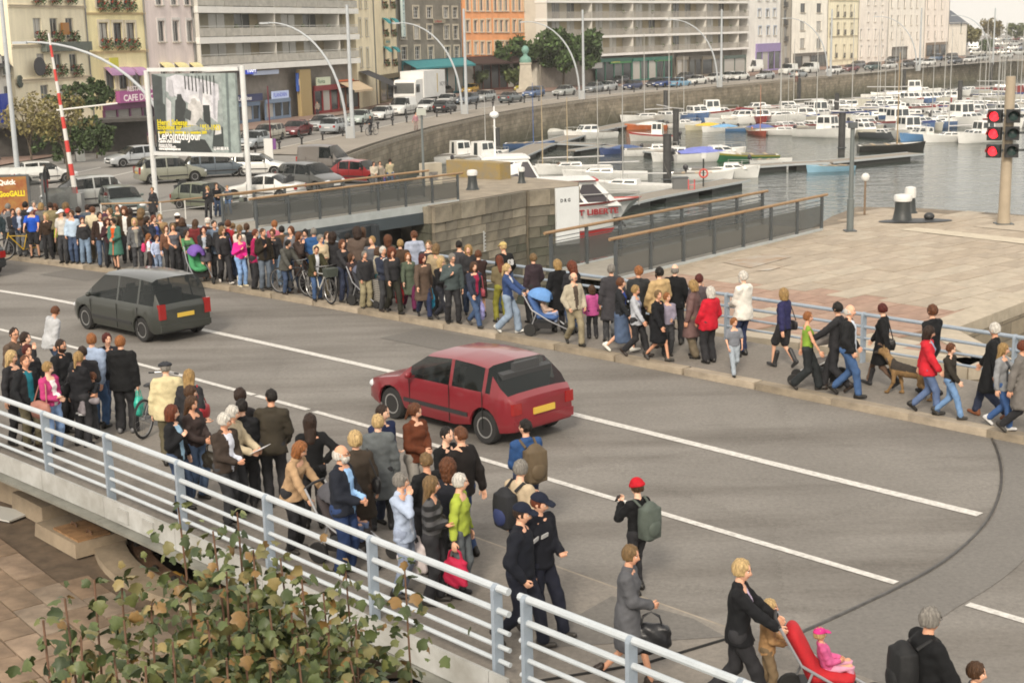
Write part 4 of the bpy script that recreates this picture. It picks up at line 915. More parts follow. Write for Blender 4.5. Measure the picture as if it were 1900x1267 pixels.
cp = MB()
for a,b in zip(QUAY[:-1],QUAY[1:]):      # granite coping stones, proud of the wall
 L = np.linalg.norm(b-a);
 if a[1] > 420: break
 n = max(1,int(L/3.2)); d = (b-a)/L; ang = math.atan2(d[1],d[0])
 for k in range(n):
  c = a+d*((k+.5)*L/n); nn = np.array([-d[1],d[0],0]); q = c+nn*.30
  bx = shared(('cop',round(L/n,1)),lambda: (lambda m: (m.box((0,0,0),(L/n-.05,.75,.32)),m.me('coping_stone',[GRAN]))[1])(MB())); inst('coping_stone',bx,qw,(q[0],q[1],STREET_Z-.10),(0,0,ang))
tag(wallstrip('shore_wall',[np.array((*p,0)) for p in ((-4.6,64.5),(-4.0,70),(-5.6,78))]+[QUAY[0]],WATER_Z-1,tz,QWALL),'short stone shore wall at the end of the car park','wall')
nw = tag(wallstrip('recess_wall',[NOTCH[0],NOTCH[1],np.array((-8.9,54.0,0)),NOTCH[2]],WATER_Z-1,lambda p: terrain(p[1])-.012,M('shaded_concrete',(.055,.055,.05),.7,.4,1.5)),'dark concrete recess wall under the raised footbridge','wall')  # the shade below the footbridge is put into this wall's dark colour
# ---- street: promenade, kerb, pavements, markings
KERB = [G(u,v,STREET_Z) for u,v in ((470,287),(532,274),(600,260),(680,244),(747,229),(880,204),(1000,188),(1140,175),(1227,167),(1358,153),(1567,139),(1791,120),(1900,112.6))]
struct(poly('promenade',[(*p[:2],) for p in KERB]+[(*p[:2],) for p in reversed(QUAY[:-1])],PROM,STREET_Z+.06))
kt = thing('promenade_kerb','pale granite kerb along the quayside promenade','kerb',(0,0,0))
for a,b in zip(KERB[:-1],KERB[1:]):
 L = np.linalg.norm(b-a); ang = math.atan2(b[1]-a[1],b[0]-a[0]); n = max(1,int(L/4)) if a[1] < 260 else 1
 for k in range(n): c = a+(b-a)*((k+.5)/n); q = MB(); q.box((0,0,0),(L/n-.03,.28,.2)); q.build('kerb_stone',[M('kerb_granite',(.42,.39,.34),.8,.15,3)],kt,(c[0],c[1],STREET_Z+.0),(0,0,ang))
BLINE = [(-10,293),(60,281),(190,263),(285,253),(372,241),(665,204),(740,186),(860,173),(983,164),(1010,165),(1385,136),(1445,131),(1535,124),(1592,119),(1648,114),(1715,108.5),(1760,105),(1795,102)]
BG = [G(u,v,STREET_Z) for u,v in BLINE]
PVL = [G(u,v,STREET_Z) for u,v in ((-10,311),(35,303),(217,273),(330,262),(440,246),(560,229),(640,213),(735,195),(860,180),(1000,172),(1200,158),(1385,143),(1535,130),(1650,120),(1795,108))]
REDP = asphalt('red_pavement',(.23,.155,.125),(.28,.20,.165),sc=.2)
struct(poly('town_pavement',[tuple(p[:2]) for p in PVL]+[tuple((p+np.array([-2,6,0]))[:2]) for p in reversed(BG)],REDP,STREET_Z+.10))
def mark(a,b,w,name='lane_marking',z=None,mat=PAINT):
 d = (b-a)/np.linalg.norm(b-a); n = np.array([-d[1],d[0],0])*w/2; q = MB(); q.quad(a-n,b-n,b+n,a+n); o = q.build(name,[mat]); return struct(o)
for (a,b,w) in (((140,321),(187,311),.18),((196,330),(292,308),.16),((70,348),(125,337),.16),((560,281),(640,262),.14),((660,256),(740,238),.14),((500,262),(600,240),.14),((870,212),(960,197),.16),((1100,184),(1250,168),.16)):
 A_,B_ = GT(*a),GT(*b); A_[2] += .004; B_[2] += .004; mark(A_,B_,w)
# ---- the swing bridge: deck, pavements, kerbs, lines
S_END = 68.6
def endS(n): return S_END-.055*(n+3)**2*(1 if n > -3 else .25)
struct(strip(4,96,-5.75,3.72,-.004,'bridge_road',ASPH))
struct(strip(4,96,-8.65,-5.78,.055,'near_pavement',PAVE)); struct(strip(4,96,3.98,6.72,.125,'far_pavement',PAVE))
# dark joint band round the bridge end
ar = [(endS(n),n) for n in np.linspace(-5.7,3.68,24)]
o = poly('bridge_end_band',[tuple(RD(s+.10,n)[:2]) for s,n in ar]+[tuple(RD(s+.9+.10*max(0,-3-n)**2,n)[:2]) for s,n in reversed(ar)],ASPHD,.004); struct(o)
e = MB(); e.tube([RD(s+.05,n,.006) for s,n in ar],.022,6); tag(e.build('bridge_end_joint',[M('worn_steel',(.10,.095,.09),.4,.3,6,metal=.6)],smooth=True),'curved steel edge joint across the road at the bridge end','joint')
for (s0,s1,n0,n1) in ((51.6,55.3,2.1,3.5),(36.2,38.5,2.4,3.6)): struct(strip(s0,s1,n0,n1,.003,'road_patch',ASPHP))
struct(strip(30,endS(0)-.1,-.10,.10,.005,'centre_line',PAINT))
for a,b in ((30,50.3),(50.5,53.8),(53.9,55.6),(55.8,endS(-3.08)-.05)): struct(strip(a,b,-3.155,-3.02,.005,'lane_line',PAINT))
struct(strip(endS(-3.08)+.95,76,-3.155,-3.02,.005,'lane_line',PAINT))
gr = struct(strip(6,68.1,-5.78,-5.70,.03,'pavement_joint',GRAN))
pm = poly('pavement_plate',[tuple(RD(s,n)[:2]) for s,n in ((66.6,-7.9),(66.3,-6.0),(67.5,-5.85),(68.1,-6.0))],ASPHP,.06); struct(pm)
j = MB(); j.tube([RD(67.3,-8.45,.062),RD(67.9,-7.2,.062),RD(68.2,-5.8,.062)],.02,5); tag(j.build('pavement_gap',[SEAM]),'thin dark gap across the near pavement','joint')
# kerb stones of the far pavement
kb = thing('far_kerb','weathered granite kerb of the far pavement','kerb'); s = 20.0; k = 0
while s < 92:
 L = 1.55+.35*random.random(); c = RD(s+L/2,3.855,.052); m = shared(('kst',k % 7),lambda: (lambda b: (b.box((0,0,0),(1.0,.27,.165)),b.me('kerb_stone',[M('granite',(.27+.04*(k % 3),.225+.035*(k % 3),.165+.03*(k % 3)),.85,.3,3,.5,22)]))[1])(MB()))
 o = inst('kerb_stone',m,kb,c,(0,rad(random.uniform(-.3,.3)),RDang(s+L/2)+rad(random.uniform(-.4,.4)))); o.scale = (L-.012,1,1); s += L; k += 1
# ---- railings (each post and each bar a part)
def railing(name,label,s0,s1,n,z0,hts,radii,spacing,mat,pmat,posth,s_posts=None,postw=(.14,.05),below=0.):
 t = thing(name,label,'railing'); sp = s_posts or list(np.linspace(s0,s1,max(2,int(round((s1-s0)/spacing))+1)))
 for s in sp:
  b = MB(); b.box((0,0,(posth-below)/2),(postw[1],postw[0],posth+below)); b.lathe([(postw[0]/2,-postw[1]/2-.004),(postw[0]/2,postw[1]/2+.004)],10,(0,0,posth),'X')
  b.build('post',[pmat],t,RD(s,n,z0),(0,0,RDang(s)))
 for h,r in zip(hts,radii):
  for a,b_ in zip([s0]+sp,sp+[s1]):
   if b_-a < .05: continue
   q = MB(); q.tube([RD(x,n,z0+h) for x in np.linspace(a,b_,max(2,int((b_-a)/1.2)+1))],r,8); q.build('rail',[mat],t,smooth=True)
 return t
NP = [44.5,46.9,49.3,51.6,53.75,55.84,57.94,60.19,62.56,64.78,66.95]
railing('bridge_railing','pale blue-grey tubular railing along the near edge of the swing bridge',42,67.15,-8.55,.055,(1.05,.79,.56,.37,.20),(.044,.037,.028,.028,.028),2.2,STEELW,STEELB,1.03,NP,(.13,.05),.16)
railing('quayside_railing','pale tubular railing on the stone coping beyond the bridge end',67.32,74,-8.55,.055,(1.05,.78,.55,.35,.15),(.044,.037,.028,.028,.028),1.45,STEELW,STEELB,1.03,[67.42,68.93,70.3,71.8,73.3],(.13,.05),.1)
railing('far_railing','blue-grey tubular railing behind the crowd on the far pavement',38,92,6.62,.125,(1.02,.76,.52,.30),(.04,.034,.027,.027),3.4,STEELB,STEELB,1.0)
# girder under the near edge
g = thing('bridge_girder','white plate girder with a dark bottom flange under the near railing','girder')
for a,b in zip(NP[:-1]+[66.95],NP[1:]+[67.25]):
 for n0,n1,z0,z1,nm,mt in ((-8.70,-8.66,-.17,.17,'web_plate',FASC),(-8.86,-8.50,-.23,-.18,'flange',M('flange_paint',(.18,.18,.155),.7,.3,2))):
  q = MB(); S = np.linspace(a+.006,b-.006,3); V = []
  for s in S: V += [RD(s,n0,z0),RD(s,n1,z0),RD(s,n1,z1),RD(s,n0,z1)]
  F = [(0,1,2,3),(8,11,10,9)]
  for i in range(2):
   for kk in range(4): F.append((i*4+kk,(i+1)*4+kk,(i+1)*4+(kk+1) % 4,i*4+(kk+1) % 4))
  q.raw(V,[f[::-1] for f in F]); q.build(nm,[mt],g)
for s in (49.3,58.6,59.4): q = MB(); q.box((0,0,0),(.3,.03,.2)); q.build('splice_plate',[FASC],g,RD(s,-8.715,0),(0,0,RDang(s)))
ug = struct(strip(20,67.2,-8.4,6.4,-.34,'bridge_underside',M('dark_underside',(.03,.03,.03),.9)))
w = MB(); V = []
for s in np.arange(20,67.2,2): V += [RD(s,6.74,-1.1),RD(s,6.74,.12)]
w.raw(V,[(2*i,2*i+2,2*i+3,2*i+1) for i in range(len(V)//2-1)]); w.build('fascia',[FASC],g)
# ---- right-hand quay: paved plaza
PZ = -.10
pl_in = [RD(56.2,7.6),RD(59.2,8.0),RD(63,8.4),RD(63.6,9.4),G(1770,613,PZ),G(1905,561,PZ),G(2300,440,PZ)]
pl_out = [G(2300,425,PZ),G(1900,398,PZ),G(1700,385,PZ),G(1590,383,PZ),G(1545,400,PZ),G(1500,425,PZ),G(1300,463,PZ),G(1160,486,PZ),G(1085,500,PZ)]
PLAZA = [tuple(p[:2]) for p in pl_in+pl_out]
plz = struct(poly('quay_plaza',PLAZA,M('joint_sand',(.19,.155,.115),.95,.3,4),PZ-.02))
tag(wallstrip('quay_face',[np.array((*p,0)) for p in reversed(PLAZA)],WATER_Z-1,PZ-.02,PWALL),'stone quay face below the paved plaza','wall')
def inpoly(x,y,P):
 c = False; j = len(P)-1
 for i in range(len(P)):
  if (P[i][1] > y) != (P[j][1] > y) and x < (P[j][0]-P[i][0])*(y-P[i][1])/(P[j][1]-P[i][1])+P[i][0]: c = not c
  j = i
 return c
# slabs are laid in rows parallel to the footbridge
ang = math.atan2(9.0,10.4); dx = np.array([math.cos(ang),math.sin(ang)]); dy = np.array([-dx[1],dx[0]]); O = np.array([9.0,40.0])
SLABM = [M('paving_slab',c,.82,.16,2.2,.35,9) for c in ((.365,.305,.235),(.385,.325,.25),(.345,.285,.215),(.395,.34,.265),(.335,.28,.215))]
REDM = [M('brick_paving',c,.85,.22,2.5,.4,14) for c in ((.30,.195,.145),(.32,.215,.16))]
lim = []; row = -26
rng = random.Random(5)
cand = []
for r_ in range(-42,38):
 x = -34+rng.random()*1.5
 while x < 34:
  L = rng.choice([1.0,1.3,1.6,1.9]); c = O+dx*(x+L/2)+dy*(r_*.74+.37); ok = all(inpoly(*(c+dx*a*L*.5+dy*b*.37),PLAZA) for a in (-1,1) for b in (-1,1))
  u,v,dep = PJ((c[0],c[1],PZ)) if c[1] > 5 else (-1e4,0,1)
  if ok and -80 < u < 1980 and v < 760: cand.append((dep,c,L))
  x += L
cand.sort(key=lambda q: q[0])
rest = MB()
for i,(dep,c,L) in enumerate(cand):
 mt = rng.choice(SLABM);
 sx,nn = SN(c)
 if 8.4 < nn < 14.0 and rng.random() < .95: mt = rng.choice(REDM)
 hz = rng.uniform(-.006,.006)
 if i < 300:
  me = shared(('slab',L),lambda: (lambda b: (b.box((0,0,0),(L-.025,.718,.06),taper=.99),b.me('paving_slab',[SLABM[0]]))[1])(MB()))
  inst('paving_slab',me,plz,(c[0],c[1],PZ+hz-.012),(0,0,ang),mats=[mt])
 else: rest.box((c[0],c[1],PZ+hz-.012),(L-.025,.718,.06),ang)
if rest.V: tag(rest.build('far_slabs',[SLABM[1]],plz),kind='stuff')
# pale coping on the plaza's road-side edge
for a,b in zip(pl_in[:-1],pl_in[1:]):
 L = np.linalg.norm(b-a); n = max(1,int(L/1.8)); an = math.atan2((b-a)[1],(b-a)[0])
 for k in range(n): c = a+(b-a)*((k+.5)/n); q = MB(); q.box((0,0,0),(L/n-.02,.8,.3)); nn = np.array([-math.sin(an),math.cos(an),0])*.38; q.build('coping_stone',[M('coping',(.40,.345,.265),.8,.15,3,.3,12)],plz,(c[0]+nn[0],c[1]+nn[1],PZ-.10),(0,0,an))
# slot in the plaza at the right edge
def zone(name,px,mat,dz,lab):
 o = poly(name,[tuple(G(u,v,PZ)[:2]) for u,v in px],mat,PZ+dz); o.parent = plz; return o
zone('pale_strip',((1670,428),(1700,424),(1930,448),(1930,458)),M('pale_stone',(.50,.44,.34),.8,.12,3),.035,'')
zone('pale_strip',((1805,422),(1850,416),(1930,424),(1930,434)),M('pale_stone',(.42,.36,.28),.8,.12,3),.03,'')
zone('steel_hatch',((1340,488),(1420,473),(1470,478),(1392,499)),M('hatch_plate',(.40,.37,.32),.7,.3,1.5,col2=(.30,.20,.12)),.03,'')
zone('steel_hatch',((1395,505),(1432,500),(1470,492),(1430,503)),M('hatch_plate',(.46,.43,.38),.7,.3,1.5,col2=(.35,.22,.12)),.032,'')
# ================================================================== town fronts
class Facade:
 def __init__(f,a,b,back=0.):
  f.A,f.B = np.array(a,float),np.array(b,float); d = f.B-f.A; f.L = float(np.linalg.norm(d[:2])); f.d = np.array([d[0],d[1],0])/f.L; f.n = np.array([f.d[1],-f.d[0],0])   # towards the camera
  f.A = f.A-f.n*back; f.ang = math.atan2(f.d[1],f.d[0])
 def sz(f,u,v):
  r = ray(u,v); C0 = np.array([0,0,CAM_H]); t = ((f.A-C0)@f.n)/(r@f.n); p = C0+r*t; return float((p-f.A)@f.d),float(p[2])
WPANE = [M('window_pane',c,.12,spec=.7) for c in ((.05,.055,.06),(.10,.11,.11),(.035,.04,.045),(.20,.20,.19),(.42,.41,.38))]
def win_mesh(w,h,bars):
 b = MB(); t = .07
 for x in (-w/2+t/2,w/2-t/2): b.box((x,0,h/2),(t,.08,h))
 for z in (t/2,h-t/2): b.box((0,0,z),(w-2*t,.08,t))
 if bars >= 1: b.box((0,0,h/2),(.06,.07,h-2*t))
 if bars >= 2:
  for q in (.36,.68): b.box((-w/4-.005,.002,h*q),(w/2-t-.04,.05,.035)); b.box((w/4+.005,.002,h*q),(w/2-t-.04,.05,.035))
 return b.me('window',[M('window_frame',(.62,.61,.57),.6)])
def pane_mesh(w,h): b = MB(); b.box((0,.02,h/2),(w-.1,.02,h-.1)); return b.me('pane',[WPANE[0]])
def building(label,A,B,z1,wall,openings,depth=11,roof='#4a4a4c',base=None,pitched=2.4,back=0.,cornice=True,eaves=True):
 f = Facade(A,B,back); t = thing('town_building',label,'building',f.A,f.ang); z0 = STREET_Z; L = f.L
 wm = wall if not isinstance(wall,(str,tuple)) else M('render_wall',o_c(wall,1.3),.88,.15,.9,.25,6,stretch=(1,1,.22))
 ops = [o for o in openings if .1 < o['s']-o['w']/2 and o['s']+o['w']/2 < L-.1]
 xs = sorted({0.,L} | {round(o['s']+k*o['w']/2,4) for o in ops for k in (-1,1)}); zs = sorted({z0,z1} | {round(o['z'],4) for o in ops} | {round(o['z']+o['h'],4) for o in ops})
 b = MB(); zr = z0-f.A[2]
 def P(x,y,z): return (x,y,z-f.A[2])
 inside = lambda x,z: any(abs(x-o['s']) < o['w']/2 and o['z'] < z < o['z']+o['h'] for o in ops)
 for i in range(len(xs)-1):
  for k in range(len(zs)-1):
   if xs[i+1]-xs[i] < 1e-4 or zs[k+1]-zs[k] < 1e-4: continue
   if inside((xs[i]+xs[i+1])/2,(zs[k]+zs[k+1])/2): continue
   b.quad(P(xs[i],0,zs[k]),P(xs[i+1],0,zs[k]),P(xs[i+1],0,zs[k+1]),P(xs[i],0,zs[k+1]))
 R = .22
 for o in ops:
  a,c,z,h = o['s']-o['w']/2,o['s']+o['w']/2,o['z'],o['z']+o['h']
  b.quad(P(a,0,z),P(a,0,h),P(a,R,h),P(a,R,z)); b.quad(P(c,0,z),P(c,R,z),P(c,R,h),P(c,0,h)); b.quad(P(a,0,h),P(c,0,h),P(c,R,h),P(a,R,h)); b.quad(P(a,0,z),P(a,R,z),P(c,R,z),P(c,0,z))
 b.quad(P(0,0,z0),P(0,0,z1),P(0,depth,z1),P(0,depth,z0)); b.quad(P(L,0,z0),P(L,depth,z0),P(L,depth,z1),P(L,0,z1)); b.quad(P(0,depth,z0),P(0,depth,z1),P(L,depth,z1),P(L,depth,z0))
 b.build('wall',[wm],t)
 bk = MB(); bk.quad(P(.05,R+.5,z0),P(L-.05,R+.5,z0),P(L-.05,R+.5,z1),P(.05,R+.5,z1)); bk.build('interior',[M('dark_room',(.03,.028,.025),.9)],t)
 dp = MB(); dp.tube([(L-.22,-.09,.1),(L-.22,-.09,z1-f.A[2]-.1)],.07,6); dp.build('downpipe',[M('zinc_pipe',(.22,.22,.215),.5)],t)
 rf = MB(); e = .35
 if pitched: rf.raw([P(-.05,-e,z1),P(L+.05,-e,z1),P(L+.05,depth/2,z1+pitched),P(-.05,depth/2,z1+pitched),P(L+.05,depth+e,z1),P(-.05,depth+e,z1)],[(0,1,2,3),(3,2,4,5),(0,3,5),(1,4,2),(0,5,4,1)])
 else: rf.box((L/2,depth/2,z1-f.A[2]+.15),(L+.3,depth+.3,.3))
 rf.build('roof',[M('roof_slate',roof,.8,.2,1.5)],t)
 if cornice:
  for zc in ({round(o['z']-.55,2) for o in ops if o.get('band')}): q = MB(); q.box((L/2,-.05,zc-f.A[2]),(L-.02,.12,.16)); q.build('string_course',[M('moulding',o_c(wall,1.12),.85)],t)
 for o in ops:
  w,h = round(o['w'],1),round(o['h'],1); fr = o.get('frame',(.6,.6,.57)); x,z = o['s'],o['z']-f.A[2]
  W_ = inst('window',shared(('win',w,h,o.get('bars',1)),lambda: win_mesh(w,h,o.get('bars',1))),t,(x,R-.06,z),mats=[M('window_frame',fr,.6)]); W_.scale = (o['w']/w,1,o['h']/h)
  inst('pane',shared(('pane',w,h),lambda: pane_mesh(w,h)),W_,mats=[random.choice(WPANE) if 'pane' not in o else o['pane']])
  if o.get('sill',True):
   q = shared(('sill',w),lambda: (lambda m: (m.box((0,0,0),(w+.3,.26,.1)),m.me('sill',[M('sill_stone',(.5,.46,.38),.8)]))[1])(MB())); inst('sill',q,t,(x,-.06,z-.06))
  if o.get('surround'):
   q = shared(('sur',w,h),lambda: (lambda m: (m.box((-w/2-.12,0,h/2),(.22,.08,h+.1)),m.box((w/2+.12,0,h/2),(.22,.08,h+.1)),m.box((0,0,h+.14),(w+.46,.1,.24)),m.me('surround',[M('surround',(.5,.5,.5),.85)]))[3])(MB())); inst('surround',q,t,(x,-.03,z),mats=[M('surround',o['surround'],.85,.1,2)])
  if o.get('shut'):
   for sd in (-1,1): q = shared(('shu',w,h),lambda: (lambda m: (m.box((0,0,h/2),(w*.46,.05,h-.04)),m.me('shutter',[M('shutter',(.2,.2,.2),.7)]))[1])(MB())); inst('shutter',q,t,(x+sd*(w*.5+w*.25),-.04,z),mats=[M('shutter',o['shut'],.7)])
  if o.get('box'):
   def fb():
    m = MB(); rr = random.Random(3)
    for k in range(110): a = rr.uniform(-w*.6,w*.6); c = (a,rr.uniform(-.45,-.05),rr.uniform(-.35,.55)); s_ = .2; v = [Vector((rr.uniform(-1,1),rr.uniform(-1,1),rr.uniform(-1,1)))*s_ for _ in range(3)]; m.raw([tuple(Vector(c)+q_) for q_ in v],[(0,1,2)],rr.choice([0,0,0,0,1]))
    return m.me('flower_box',[M('leaf_green',(.05,.09,.03),.7),M('leaf_green',(.08,.12,.04),.7)])
   fbx = inst('flower_box',shared(('fb',w),fb),t,(x,-.1,z),mats=[None,M('petals',o['box'],.7)] if not isinstance(o['box'],bool) else None); fbx['kind'] = 'stuff'
  if o.get('awn'):
   def aw():
    m = MB(); V = []; n = 5
    for k in range(n+1): a = k/n*math.pi/2; V += [(-w*.62,-.9*math.sin(a),.75*math.cos(a)-.35),(w*.62,-.9*math.sin(a),.75*math.cos(a)-.35)]
    m.raw(V,[(2*k,2*k+1,2*k+3,2*k+2) for k in range(n)]+[tuple(range(0,2*n+2,2)),tuple(range(1,2*n+2,2))]); return m.me('awning',[M('awning',(.5,.5,.5),.85)])
   inst('awning',shared(('awn',w),aw),t,(x,-.02,z+o['h']-.1),mats=[M('awning',o['awn'],.85,.08,3)])
  if o.get('balc'):
   q = shared(('bal',w),lambda: (lambda m: ([m.box((k*.16-w*.62,-.28,.5),(.035,.035,.9)) for k in range(int(w*1.24/.16)+1)],m.box((0,-.28,.97),(w*1.3,.06,.06)),m.box((0,-.16,.02),(w*1.35,.36,.08)),m.me('balconet',[M('iron',(.05,.05,.055),.6)]))[3])(MB())); inst('balconet',q,t,(x,0,z-.15))
 return t,f
def o_c(c,k): c = srgb(c) if isinstance(c,str) else (c if isinstance(c,tuple) else (.4,.36,.3)); return tuple(min(.85,x*k) for x in c)
def rows(f,refs,rw,width,**kw):
 out = []
 for r in rw:
  vt,vb,us = r[:3]; k2 = dict(kw); k2.update(r[3] if len(r) > 3 else {})
  for u in us:
   s,z1_ = f.sz(u,vt); _,z0_ = f.sz(u,vb); out.append(dict(s=s,z=max(z0_,STREET_Z+.02),w=k2.get('w',width),h=max(.5,z1_-max(z0_,STREET_Z+.02)),**{q: x for q,x in k2.items() if q != 'w'}))
 return out
def base_at(u):
 return G(u,float(np.interp(u,[p[0] for p in BLINE],[p[1] for p in BLINE])),STREET_Z)
def bld(label,u0,u1,ztop,wall,rw,width=1.1,va=None,vb=None,**kw):
 A = base_at(u0) if va is None else G(u0,va,STREET_Z); B = base_at(u1) if vb is None else G(u1,vb,STREET_Z); okw = {k: kw.pop(k) for k in list(kw) if k in ('frame','surround','shut','box','awn','sill','bars','band','balc','pane')}
 f = Facade(A,B); return building(label,A,B,ztop,wall,rows(f,None,rw,width,**okw),**kw)
def sign(f,t,u,v,w,h,col,txt=None,tcol='#ffffff',name='sign_board',d=.18,size=.6,emit=0.,dx=0.):
 s,z = f.sz(u,v); b = MB(); b.box((0,0,0),(w,d,h)); o = b.build(name,[M('sign_paint',col,.5,emit=emit)],t,(s,-.1-d/2,z-f.A[2]))
 if txt: text('lettering',txt,h*size,o,M('sign_letters',tcol,.5,emit=emit*1.5),plane_M((-w*.46+dx,-d/2-.004,-h*size*.34),(1,0,0)),.002,align='LEFT',bold=.008)
 return o
def shopfront(f,t,u0,u1,vt,col,n=4,glass=None,fas=.6,awn=None,zt=None):
 s0,z = f.sz(u0,vt); s1,_ = f.sz(u1,vt); zt = z if zt is None else zt; z0 = STREET_Z+.12; mt = M('shop_paint',col,.5,.08,2); w = (s1-s0)/n
 b = MB(); b.box(((s0+s1)/2,-.16,zt-fas/2-f.A[2]),(s1-s0,.30,fas)); b.build('shop_fascia',[mt],t)
 for k in range(n+1): b = MB(); b.box((s0+k*w,-.10,(z0+zt-fas)/2-f.A[2]),(.16,.2,zt-fas-z0)); b.build('shop_post',[mt],t)
 for k in range(n): b = MB(); b.box((s0+(k+.5)*w,-.05,(z0+.3+zt-fas)/2-f.A[2]),(w-.16,.05,zt-fas-z0-.3)); b.build('shop_window',[glass or random.choice(WPANE)],t); b = MB(); b.box((s0+(k+.5)*w,-.09,z0+.15-f.A[2]),(w-.16,.14,.3)); b.build('stall_riser',[mt],t)
 if awn:
  b = MB(); x0,x1,zz = s0,s1,zt-fas*.2-f.A[2]; b.raw([(x0,-.3,zz),(x1,-.3,zz),(x1,-2.2,zz-.9),(x0,-2.2,zz-.9),(x0,-2.2,zz-1.15),(x1,-2.2,zz-1.15),(x0,-.3,zz-.05),(x1,-.3,zz-.05)],[(3,2,1,0),(4,5,2,3),(6,0,3),(7,2,1)]); b.build('awning',[M('awning',awn,.85,.1,1.5)],t)
# ---- left to right
t,f = bld('small white house with a slate roof at the edge of the quay street',-40,58,5.2,'#cfcac0',[(104,140,[8,36]),(160,196,[12,42])],1.1,va=300,vb=279,frame=(.5,.5,.48),pitched=4.6,roof='#3a3a3e',depth=9)
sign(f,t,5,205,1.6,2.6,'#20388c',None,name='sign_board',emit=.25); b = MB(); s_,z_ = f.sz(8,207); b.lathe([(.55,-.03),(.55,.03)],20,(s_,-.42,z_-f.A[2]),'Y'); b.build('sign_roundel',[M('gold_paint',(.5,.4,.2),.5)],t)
for u_,v_ in ((0,130),(24,152)): s_,z_ = f.sz(u_,v_); b = MB(); b.lathe([(.5,-.06),(.5,.06)],20,(s_,-.6,z_-f.A[2]),'Y'); b.build('round_sign',[M('sign_dark',(.05,.07,.06),.5)],t)
t,f = bld('cream rendered house with flower boxes and a folded green awning',40,180,13.5,'#d8cbb2',[(-48,0,[62,93,122,149]),(34,72,[68,99,128,155]),(100,134,[75,106,135,162]),(158,186,[82,112,140,165],{'box': False})],1.15,box='#8a2a20',frame=(.55,.53,.48),band=True,bars=1,roof='#45454a')
s0,z0_ = f.sz(75,88); s1,_ = f.sz(160,86); b = MB(); b.box(((s0+s1)/2,-.35,z0_-f.A[2]),(s1-s0,.5,.75)); b.build('folded_awning',[M('awning',(.13,.15,.13),.85,.15,2)],t)
b = MB(); s_,z_ = f.sz(115,54); b.box((s_,-.3,z_-f.A[2]),(.9,.25,1.0)); b.build('lantern_sign',[M('sign_paint',(.35,.16,.04),.5)],t)
b = MB(); s_,z_ = f.sz(60,124); b.lathe([(.75,-.06),(.75,.06)],22,(s_,-.7,z_-f.A[2]),'Y'); b.build('round_sign',[M('sign_dark',(.03,.03,.035),.4)],t)
for k,u_ in enumerate((95,118,140,160,178,200)):    # planted terrace in front
 s_,z_ = f.sz(u_,185)
t,f = bld('yellow rendered house with mauve window awnings over the cafe',178,286,13.2,'#ddc99f',[(-20,14,[185,210,235,260]),(43,85,[191,217,241,266]),(131,166,[203,227,252,277],{'awn': '#a983a8','box': False})],1.15,box='#b04030',frame=(.12,.10,.09),surround=(.62,.56,.44),bars=1,roof='#4a4548',band=True)
s0,z0_ = f.sz(214,192); s1,z1_ = f.sz(284,165); b = MB(); b.box(((s0+s1)/2,-.35,(z0_+z1_)/2-f.A[2]),(s1-s0,.5,z1_-z0_)); o = b.build('cafe_fascia',[M('sign_paint','#a0568c',.5)],t)
text('lettering','CAFE DU QUAI',.8,o,M('sign_letters','#f2e6ea',.5),plane_M((s0+.45,-.604,z0_-f.A[2]+.15),(1,0,0)),bold=.02); text('lettering','RESTAURANT',.6,o,M('sign_letters','#f2e6ea',.5),plane_M((s0+1.0,-.604,z0_-f.A[2]+1.0),(1,0,0)),bold=.01)
shopfront(f,t,190,284,193,'#5c3052',4)
t,f = bld('pinkish white house with pale yellow awnings',287,372,13.4,'#cbbfbb',[(-40,10,[292,320,345]),(39,78,[298,325,351]),(122,160,[303,330,357],{'awn': '#d8cf9a'})],1.1,frame=(.62,.6,.56),surround=(.66,.63,.6),bars=1,roof='#555')
shopfront(f,t,290,371,178,'#4a4448',3)
